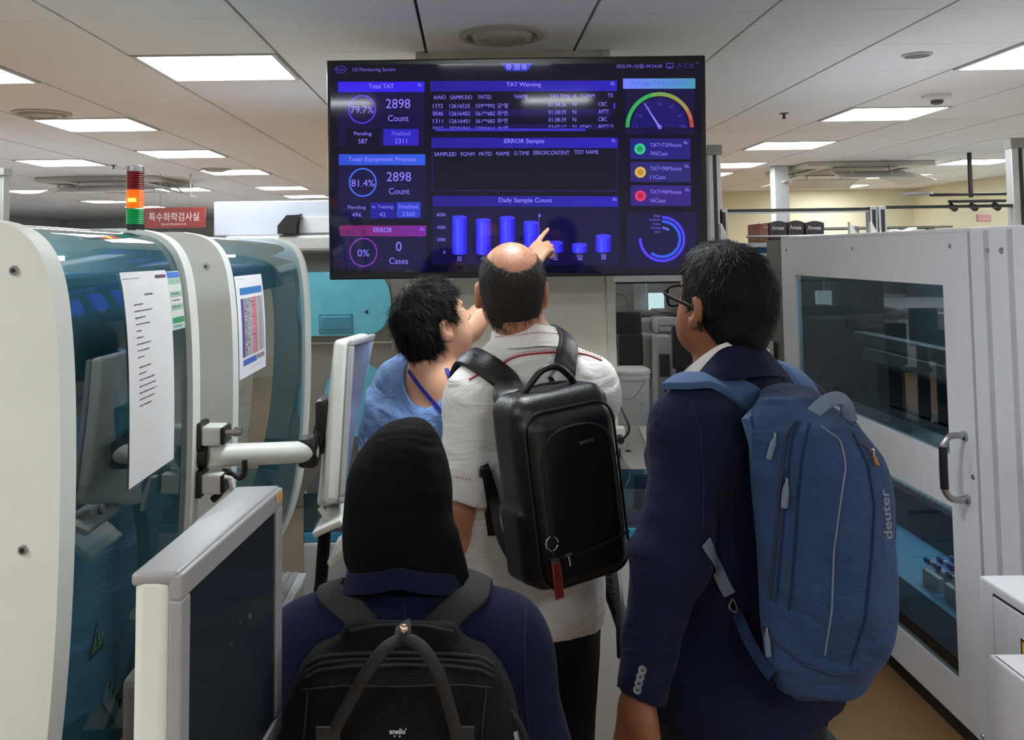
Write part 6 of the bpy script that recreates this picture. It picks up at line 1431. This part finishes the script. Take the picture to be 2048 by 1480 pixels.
def jacketC():
    o = V(pelC); up = nrm(V(nbC)-o); T_ = np.stack([FC[:, 0], np.cross(up, FC[:, 0]), up], 1)
    lv = [(-.16, 0, 0, .205, .150), (.0, 0, 0, .195, .145), (.14, 0, 0, .165, .125), (.28, 0, 0, .160, .12), (.34, 0, 0, .15, .11)]
    pr = [loft(lv, T_, o, 2.3)]+torso_prims(nbC, shLC, shRC, o+up*.04, FC, .9, .013)
    for sh, el, wr in ((shLC, elLC, wrLC), (shRC, elRC, wrRC)):
        a, b, c = V(sh), V(el), V(wr); pr += [cap(a, b, .062, .057, .03), cone(b, c, .057, .046, .03)]
    return solid('jacket', pr, .0055, JNAVY, bC, disp=lambda p: folds(p, .006, .6, 41)+folds(p, .002, 1.6, 4), smooth=1)
jC = jacketC()
trousers(LGC, pelC, FC, TR_BLK, bC, .88, seed=15); shoes_for(LGC, FC, BLK, bC, DGREY)
SCARF = weave('black_scarf_jersey', (12, 12, 13), .95, 1500, .2, .0, .1, crease=.8)
def scarf():
    o = cC; F = FhC; L = lambda x, y, z: V(o)+F @ V(x, y, z)
    tab = ((845, 806, 846, .03), (849, 786, 856, .05), (856, 768, 864, .065), (866, 753, 871, .078), (885, 734, 882, .090), (908, 717, 890, .100), (930, 706, 896, .107), (957, 698, 900, .110), (1000, 692, 903, .110), (1040, 688, 908, .106), (1080, 687, 915, .100), (1110, 690, 920, .094), (1130, 702, 918, .09), (1150, 722, 905, .085))
    lv = [((968-y)/1208, ((l+r)/2-808)/1208, -.004, (r-l)/2/1208, d) for y, l, r, d in tab]
    pr = [loft(lv, F, o, 2.1, .02)]
    # tail over the right shoulder and front drape
    pr += [cap(L(.055, -.045, -.08), L(.104, -.05, -.172), .042, .008, .02), cap(L(0, .05, -.14), L(0, .10, -.27), .07, .05, .05)]
    fold = lambda p: (lambda q: .0035*np.sin(70*(q[..., 0]*.9+q[..., 2]*.42)+1.5*np.sin(q[..., 2]*30))*np.clip((q[..., 0]-.0)/.07, 0, 1)*np.clip((.03-q[..., 2])/.08, 0, 1)*np.clip(1-np.abs(q[..., 1]+.0)/.2, 0, 1))((p-V(o)) @ F)
    face = lambda p: (lambda q: -(np.sqrt((q[..., 0]/.052)**2+((q[..., 2]+.03)/.072)**2+((q[..., 1]-.11)/.07)**2)-1)*.05)((p-V(o)) @ F)
    return solid('headscarf', pr, .0042, SCARF, bC, cuts=[face], disp=lambda p: folds(p*V(1, 1, .7), .0022, 1, 51)+fold(p), smooth=1)
scC = scarf()
cc = V(nbC)+V(0, .0, .072)
collar(bC, ring_pts(cc, FC, .10, .088, -120, 120, lambda a: -.022-.05*abs(a)/120), ring_pts(cc, FC, .088, .080, -120, 120, lambda a: .006-.045*abs(a)/120), JNAVY, 'jacket_collar', .005)
tC = bvh(jC)
seam(tC, [(812, 1160), (810, 1200), (809, 1240)], jC, SEAMN, .001, 'back_seam'); seam(tC, [(1052, 1215), (1048, 1290), (1050, 1400), (1058, 1478)], jC, SEAMN, .0013, 'armhole_seam')
# ---------------------------------------------------------------- the three backpacks
def rrect(hx, hz, r, n=8, cx=0, cz=0): return [(cx+a, cz+b) for a, b in rounded(-hx, -hz, hx, hz, r, n)]
def loc2w(c, F): return lambda x, y, z: Vector((V(c)+F @ V(x, y, z)).tolist())
def over(q, tree, F, down=.22, lift=.004, chest=True):
    """continue a strap over the shoulder and down the chest, lying on the garment"""
    f = Vector(F[:, 1].tolist()); p, n = q[-1]; out = list(q)
    for a in (.02, .045, .07, .095) if chest else (.015, .03):
        h = tree.ray_cast(p+f*a+Vector((0, 0, .12)), Vector((0, 0, -1)), .3)
        if h[0] is not None: out.append((h[0]+h[1]*lift, h[1]))
    for dz in (.05, .10, .15, down) if chest else ():
        h = tree.ray_cast(Vector((p.x, p.y, p.z-dz))+f*.45, -f, .6)
        if h[0] is not None: out.append((h[0]+h[1]*lift, h[1]))
    return out
def firstn(q): return [(q[0][0], q[1][1])]+q[1:]
def strap_mesh(name, q, width, thick, m_, parent, bulge=.1, wf=None, label=None, sm=5):
    pts = smooth_pts(crom([a for a, b in q], 3), sm); ns = smooth_pts(crom([b for a, b in q], 3), 6)
    return ribbon(MB().m(m_), pts, [n.normalized() for n in ns], width, thick, bulge, wf).build(name, None, parent, label=label)
# ---------- black leather backpack
LEA = mat('black_leather', (17, 17, 19), .36, var=.1, bump=.22, bscale=260, spec=.5); LEAD = mat('black_nylon', (14, 14, 15), .8, bump=.2, bscale=500)
FbA = frame(R(27), R(-3), R(-5)); cbA = V(P(1118, 962, 1.885)); LA = loc2w(cbA, FbA); lA = lambda x, y, z: V(LA(x, y, z))
bkA = empty('leather_backpack', LA(0, 0, -.2), 'black leather backpack with red key tag on the back of the white-shirted man', 'backpack')
bodyA = solid('bag_body', [rbox(lA(0, 0, 0), (.116, .066, .192), .040, FbA, .01), rbox(lA(0, -.045, -.012), (.108, .040, .172), .038, FbA, .008), rbox(lA(-.105, .0, -.10), (.022, .045, .075), .018, FbA, .01)], .0045, LEA, bkA, disp=lambda p: folds(p, .0016, .6, 61), smooth=1)
tb = bvh(bodyA)
def piping(pts2, y, r, m_, name, parent=bkA, closed=True, L_=LA):
    MB().m(m_).tube([L_(x, y, z) for x, z in pts2], r, 7, closed=closed).build(name, None, parent)
piping(rrect(.113, .187, .045), -.030, .0035, LEA, 'piping'); piping(rrect(.106, .170, .042, cz=-.012), -.068, .003, LEA, 'piping')
ar = [(-.082, -.105), (-.084, .0), (-.082, .07), (-.066, .105), (-.03, .122), (.03, .122), (.068, .104), (.083, .07), (.085, 0), (.084, -.105)]
arc_ = crom([LA(x, -.0865, z) for x, z in ar], 6); MB().m(LEAD).tube(arc_, .0028, 6).build('pocket_zipper', None, bkA)
sz = crom([LA(x, -.0865, z) for x, z in ((-.095, -.115), (-.03, -.120), (.04, -.116), (.098, -.106))], 5); MB().m(LEAD).tube(sz, .0026, 6).build('pocket_zipper', None, bkA)
MB().m(STEEL).tube([LA(-.052, -.089, -.117), LA(-.052, -.091, -.137)], .0018, 6).tube([LA(-.060, -.090, -.117), LA(-.046, -.090, -.116)], .003, 6).build('zipper_pull', None, bkA)
MB().m(STEEL).obox(LA(.022, -.088, .088), (.017, .0015, .0035), Matrix(FbA.tolist()) @ Matrix.Rotation(R(-6), 3, 'Y'), .001).build('maker_plate', None, bkA)
MB().m(LEA).tube(crom([LA(-.062, .0, .186), LA(-.050, -.01, .205), LA(-.018, -.016, .232), (LA(.02, -.016, .232)), LA(.052, -.01, .205), LA(.064, .0, .186)], 6), [.0075]*31, 10).build('top_handle', None, bkA)
MB().m(LEAD).tube(crom([LA(-.10, .02, .15), LA(-.075, .02, .188), LA(0, .022, .197), LA(.08, .02, .188), LA(.105, .02, .15), LA(.118, .015, .05)], 6), .003, 6).build('main_zipper', None, bkA)
MB().m(STEEL).tube([LA(.105, .0, .165), LA(.112, -.005, .142)], .003, 6).tube([LA(.095, .01, .178), LA(.106, .01, .17)], .0035, 6).build('zipper_pull', None, bkA)
MB().m(BLK).box(LA(.10, -.01, .12), LA(.112, .0, .155)+Vector((.004, .004, .004)), .002).build('zipper_tab', None, bkA)
# straps
q = [(LA(-.070, .035, .165), Vector((-.2, -.6, .8)).normalized()), (LA(-.082, .045, .19), Vector((-.2, -.6, .8)).normalized())]+drape_path(tA, [(1022, 772), (985, 742), (955, 724), (938, 716)], .004, 12)
strap_mesh('shoulder_strap', over(firstn(q), tA, FA), .058, .011, LEA, bkA, .15)
q = [(LA(.035, .035, .180), Vector((0, -.7, .7)).normalized())]+drape_path(tA, [(1124, 755), (1128, 715), (1133, 690), (1138, 680)], .004, 10)
strap_mesh('shoulder_strap', over(firstn(q), tA, FA), .056, .011, LEA, bkA, .15)
for off in (.0,):
    q = drape_path(tA, [(1018, 766), (985, 738), (952, 720)], .0165, 10); MB().m(LEAD).tube(smooth_pts([a for a, b in q], 3), .0015, 5).build('strap_stitching', None, bkA)
q = drape_path(tA, [(966, 930), (972, 960), (978, 1010), (986, 1070)], .005, 10)
if len(q) > 3: strap_mesh('webbing_strap', q, .020, .0022, LEAD, bkA, 0)
q = [(LA(-.118, .03, -.13), Vector((-.7, -.7, 0))), (LA(-.135, .045, -.08), Vector((-.7, -.7, 0)))]+drape_path(tA, [(988, 1000), (974, 955), (965, 930)], .006, 12)
strap_mesh('webbing_strap', q, .022, .0022, LEAD, bkA, 0)
q0 = P(968, 938, 1.98); MB().m(BLK).obox(q0+Vector((0, -.03, 0)), (.010, .004, .010), Matrix(FA.tolist()), .002).build('strap_adjuster', None, bkA)
# key tag
kp_ = LA(-.088, -.093, -.085); kt = empty('key_tag', kp_, 'red leather key tag with steel ring hanging on the black leather backpack', 'key tag')
rot = Matrix(FbA.tolist())
MB().m(CHROME).tube([kp_+rot @ Vector((.0135*math.cos(t/12*math.pi), 0, .0135*math.sin(t/12*math.pi))) for t in range(24)], .0014, 6, closed=True).tube([kp_+rot @ Vector((0, -.001, -.013)), kp_+rot @ Vector((0, -.002, -.030))], .003, 8).build('ring', None, kt)
MB().m(mat('red_leather', (104, 26, 24), .5, bump=.2)).obox(kp_+rot @ Vector((.001, -.003, -.068)), (.010, .0022, .036), rot, .002).m(mat('red_thread', (190, 80, 70), .6)).tube([kp_+rot @ Vector((x, -.0055, z)) for x, z in rrect(.0082, .033, .002, 2, .001, -.068)], .0005, 4, closed=True).build('tag', None, kt)
MB().m(DGREY).obox(kp_+rot @ Vector((.0, -.003, -.033)), (.0085, .0026, .005), rot, .001).build('clasp', None, kt)
# ---------- blue canvas backpack
BLUE = weave('blue_canvas', (46, 66, 100), .9, 700, .35, .04, .14, crease=1.0); BLUED = weave('dark_blue_canvas', (30, 44, 74), .9, 700, .35, .04, .12); BSTR = mat('blue_strap_fabric', (52, 80, 118), .85, var=.08, bump=.1, bscale=500)
ZIPB = mat('navy_zip_tape', (26, 38, 66), .8); GSTR = mat('blue_grey_webbing', (96, 110, 132), .75, bump=.2, bscale=600)
FbD = frame(R(56), R(-4), R(3)); cbD = V(P(1642, 1088, 1.55)); LD = loc2w(cbD, FbD); lD = lambda x, y, z: V(LD(x, y, z))
bkD = empty('canvas_backpack', LD(0, 0, -.25), 'large blue canvas backpack on the back of the man in the navy suit', 'backpack')
lv = [(-.236, 0, .012, .055, .045), (-.222, 0, .008, .082, .068), (-.18, 0, .002, .102, .086), (-.08, 0, -.002, .108, .094), (.06, 0, -.004, .108, .096), (.14, 0, .0, .104, .092), (.195, 0, .014, .092, .078), (.222, 0, .030, .070, .056), (.238, 0, .036, .05, .036)]
bodyD = solid('bag_body', [loft(lv, FbD, cbD, 3.0), ell(lD(0, -.078, -.03), (.080, .038, .15), FbD, .03), ell(lD(0, -.070, .09), (.078, .043, .07), FbD, .04)], .0045, BLUE, bkD, disp=lambda p: folds(p*V(1, 1, .45), .018, .7, 71)+folds(p, .004, 1.3, 3), smooth=2)
tbD = bvh(bodyD)
def line(tree, path, parent, m_, r, name, lift=.001, step=6, label=None):
    q = drape_path(tree, path, lift, step)
    if len(q) > 2: MB().m(m_).tube(smooth_pts([a for a, b in q], 3), r, 6).build(name, None, parent, label=label)
line(tbD, [(1590, 842), (1572, 870), (1566, 930), (1556, 1030), (1548, 1130), (1540, 1200)], bkD, ZIPB, .0032, 'side_zipper')
line(tbD, [(1600, 842), (1584, 872), (1578, 930), (1568, 1030), (1560, 1130), (1552, 1205)], bkD, BLUED, .0022, 'side_piping')
line(tbD, [(1618, 848), (1606, 900), (1596, 1000), (1590, 1100), (1580, 1220)], bkD, BLUED, .0024, 'panel_seam')
line(tbD, [(1640, 852), (1680, 880), (1692, 930), (1682, 1000), (1668, 1100), (1664, 1220), (1650, 1310)], bkD, mat('faded_seam', (108, 116, 128), .8), .0016, 'faded_seam')
line(tbD, [(1706, 868), (1735, 930), (1748, 1010), (1742, 1120), (1730, 1240), (1700, 1330)], bkD, BLUED, .0022, 'panel_seam')
line(tbD, [(1520, 1245), (1560, 1290), (1610, 1330), (1670, 1350), (1720, 1345)], bkD, ZIPB, .0032, 'bottom_zipper')
line(tbD, [(1712, 884), (1730, 890), (1743, 912)], bkD, mat('brown_zip', (66, 46, 44), .7), .0018, 'pocket_zipper')
def pull(tree, x0, y0, x1, y1, m_, r=.005, name='zipper_pull'):
    a = drape(tree, x0, y0, .006); b = drape(tree, x1, y1, .008)
    if a and b: MB().m(STEEL).tube([a[0]+Vector((0, 0, .008)), a[0]], .0028, 6).m(m_).tube([a[0], a[0].lerp(b[0], .3), a[0].lerp(b[0], .8), b[0]], [r*.5, r, r, r*.9], 8).build(name, None, bkD)
pull(tbD, 1551, 875, 1541, 918, GSTR); pull(tbD, 1575, 965, 1571, 1015, GSTR, .006); pull(tbD, 1538, 1262, 1544, 1310, GSTR); pull(tbD, 1741, 912, 1747, 934, mat('brass_pull', (176, 140, 84), .35, .8), .0035)
# embroidered maker name running upwards along the outer panel
lg = MB().m(mat('pale_embroidery', (118, 124, 138), .8))
def lgmap(x, y, z):   # x 0..1 along the word (bottom to top), y 0..1 across
    px = 1776-9*x+(y-.5)*17; py = 1078-100*x; h = drape(tbD, px, py, .0012); return h[0] if h else LD(.1, -.1, 0)
put_text(lg, 'deuter', (0, 0, 1, 1), lgmap, bold=.02); lg.build('embroidered_name', None, bkD)
# handle on top
hq = [P(1612, 846, 1.52), P(1622, 832, 1.52), P(1650, 806, 1.525), P(1676, 797, 1.53), P(1690, 808, 1.54), P(1700, 842, 1.55)]
ribbon(MB().m(GSTR), crom(hq, 6), [Vector((-.3, -.9, .5)).normalized()]*len(crom(hq, 6)), .024, .004, .2).build('top_handle', None, bkD)
MB().m(BLK).tube(crom([P(1690, 815, 1.56), P(1705, 822, 1.56), P(1708, 845, 1.56), P(1694, 848, 1.56)], 5), .003, 6).build('hang_loop', None, bkD)
# straps
q = [(LD(-.085, .085, .185), Vector((-.3, -.6, .75)).normalized())]+drape_path(tD, [(1530, 826), (1490, 798), (1440, 776), (1405, 768), (1375, 770)], .003, 14)
strap_mesh('shoulder_strap', over(firstn(q), tD, FD, chest=False), .060, .013, BSTR, bkD, .12)
q = [(LD(.07, .10, .19), Vector((.2, -.7, .7)).normalized())]+drape_path(tD, [(1628, 826), (1614, 795), (1604, 775)], .003, 10)
strap_mesh('shoulder_strap', over(firstn(q), tD, FD), .058, .013, BSTR, bkD, .12)
q = drape_path(tD, [(1408, 1082), (1425, 1120), (1442, 1155), (1458, 1186)], .004, 8)
strap_mesh('webbing_strap', q, .022, .0025, GSTR, bkD, 0)
a = drape(tD, 1462, 1190, .01)[0]; b = drape(tD, 1472, 1220, .012)[0]
MB().m(STEEL).tube(crom([a, a+Vector((.006, 0, -.012)), b, a+Vector((-.006, 0, -.016)), a], 5), .0022, 6).build('snap_hook', None, bkD)
q = [(b, Vector((-.3, -.9, 0)).normalized()), (b.lerp(LD(-.10, .07, -.19), .5)+Vector((-.01, -.01, 0)), Vector((-.3, -.9, 0)).normalized()), (LD(-.10, .07, -.19), Vector((-.3, -.9, 0)).normalized())]
strap_mesh('webbing_strap', q, .020, .003, BLUED, bkD, 0)
# ---------- black wide-mouth backpack of the woman
CANV = weave('black_canvas', (18, 18, 20), .85, 800, .45, .02, .1, crease=.4); CANL = mat('black_webbing', (24, 24, 26), .8, bump=.3, bscale=500)
FbC = frame(R(-3), R(-2), R(1)); cbC = V(P(796, 1480, 1.235))+V(0, 0, -.03); LC = loc2w(cbC, FbC); lC = lambda x, y, z: V(LC(x, y, z))
bkC = empty('wide_mouth_backpack', LC(0, 0, -.21), 'black canvas wide-mouth backpack with two handles in the foreground centre', 'backpack')
lv = [(-.20, 0, 0, .150, .070), (-.17, 0, 0, .168, .084), (-.06, 0, -.004, .172, .090), (.03, 0, -.002, .160, .086), (.085, 0, .004, .150, .080), (.118, 0, .010, .138, .068), (.140, 0, .016, .120, .05)]
mouth = [rbox(lC(0, .022, .150), (.082, .022, .026), .018, FbC, .02), rbox(lC(0, .02, .13), (.10, .03, .02), .018, FbC, .02)]
bodyC = solid('bag_body', [loft(lv, FbC, cbC, 3.2)]+mouth, .0045, CANV, bkC, disp=lambda p: folds(p, .0028, .9, 81), smooth=1)
tbC = bvh(bodyC)
for y0, m_ in ((1309, CANL), (1322, LEAD), (1334, CANL)):
    line(tbC, [(612, y0+22), (640, y0+6), (700, y0), (800, y0-2), (900, y0), (962, y0+6), (985, y0+20)], bkC, m_, .0024, 'mouth_zipper' if m_ == LEAD else 'mouth_piping')
line(tbC, [(606, 1380), (680, 1372), (800, 1374), (920, 1370), (984, 1376)], bkC, CANL, .0012, 'seam'); line(tbC, [(616, 1385), (612, 1430), (608, 1478)], bkC, CANL, .0014, 'seam'); line(tbC, [(972, 1380), (966, 1430), (962, 1478)], bkC, CANL, .0014, 'seam')
line(tbC, [(700, 1262), (750, 1252), (800, 1250), (860, 1254), (905, 1264)], bkC, CANL, .002, 'mouth_rim')
ha = [P(668, 1462, 1.133), P(690, 1420, 1.128), P(730, 1350, 1.12), P(765, 1302, 1.13), P(790, 1283, 1.15), P(806, 1279, 1.16), P(825, 1282, 1.15), P(850, 1302, 1.13), P(878, 1350, 1.12), P(900, 1420, 1.128), P(912, 1462, 1.133)]
MB().m(CANL).tube(crom(ha, 6), .0062, 10, flat=1.25).build('carry_handle', None, bkC)
for px in (668, 912):
    q = [(P(px-(12 if px < 800 else -12), 1480+k*14, 1.132), Vector((0, -1, .1))) for k in (-2, 0, 3, 6)]; strap_mesh('handle_base', q, .03, .004, CANL, bkC, 0)
tb_ = crom([P(807, 1249, 1.225), P(807, 1252, 1.195), P(806, 1262, 1.165), P(806, 1286, 1.149)], 4)
ribbon(MB().m(CANL), tb_, [Vector((0, -1, .5)).normalized()]*len(tb_), .021, .003, 0).build('snap_tab', None, bkC)
sn = P(807, 1258, 1.158); MB().m(mat('pale_gold', (206, 178, 150), .25, .9)).lathe([(0, .006), (.003, .0058), (.0055, .004), (.0062, .002), (.0062, 0)], sn, 16, (0, -1, .35)).build('snap_button', None, bkC)
lt = MB().m(mat('white_print', (210, 210, 210), .5))
def ltmap(x, y, z): h = drape(tbC, x, y, .001); return h[0] if h else LC(0, -.09, 0)
put_text(lt, 'anello', (779, 1457, 811, 1468), ltmap, bold=.02); put_text(lt, "'", (811, 1456, 813, 1460), ltmap)
for x in (789.5, 799.5): put_text(lt, 'o', (x-1.8, 1470.5, x+1.8, 1474), ltmap, bold=.03)
lt.build('printed_name', None, bkC)
for sg_, path in ((-1, [(750, 1262), (722, 1236), (692, 1210), (660, 1192)]), (1, [(866, 1262), (893, 1236), (922, 1210), (952, 1192)])):
    q = [(LC(sg_*.055, .055, .13), Vector((0, -.6, .8)).normalized())]+drape_path(tC, path, .003, 8)
    strap_mesh('shoulder_strap', over(firstn(q), tC, FC, .16), .043, .008, CANL, bkC, .1)
    c = V(P(*path[2], 1.40))
q = LC(.155, -.03, .06); MB().m(STEEL).tube([q, q+Vector((.004, -.004, -.02))], .004, 6).build('zipper_pull', None, bkC)
MB().m(CANL).tube(crom([LC(.150, -.02, .08), LC(.168, -.02, .05), LC(.172, -.02, .0), LC(.176, -.02, -.06)], 5), .004, 6).build('side_strap', None, bkC)
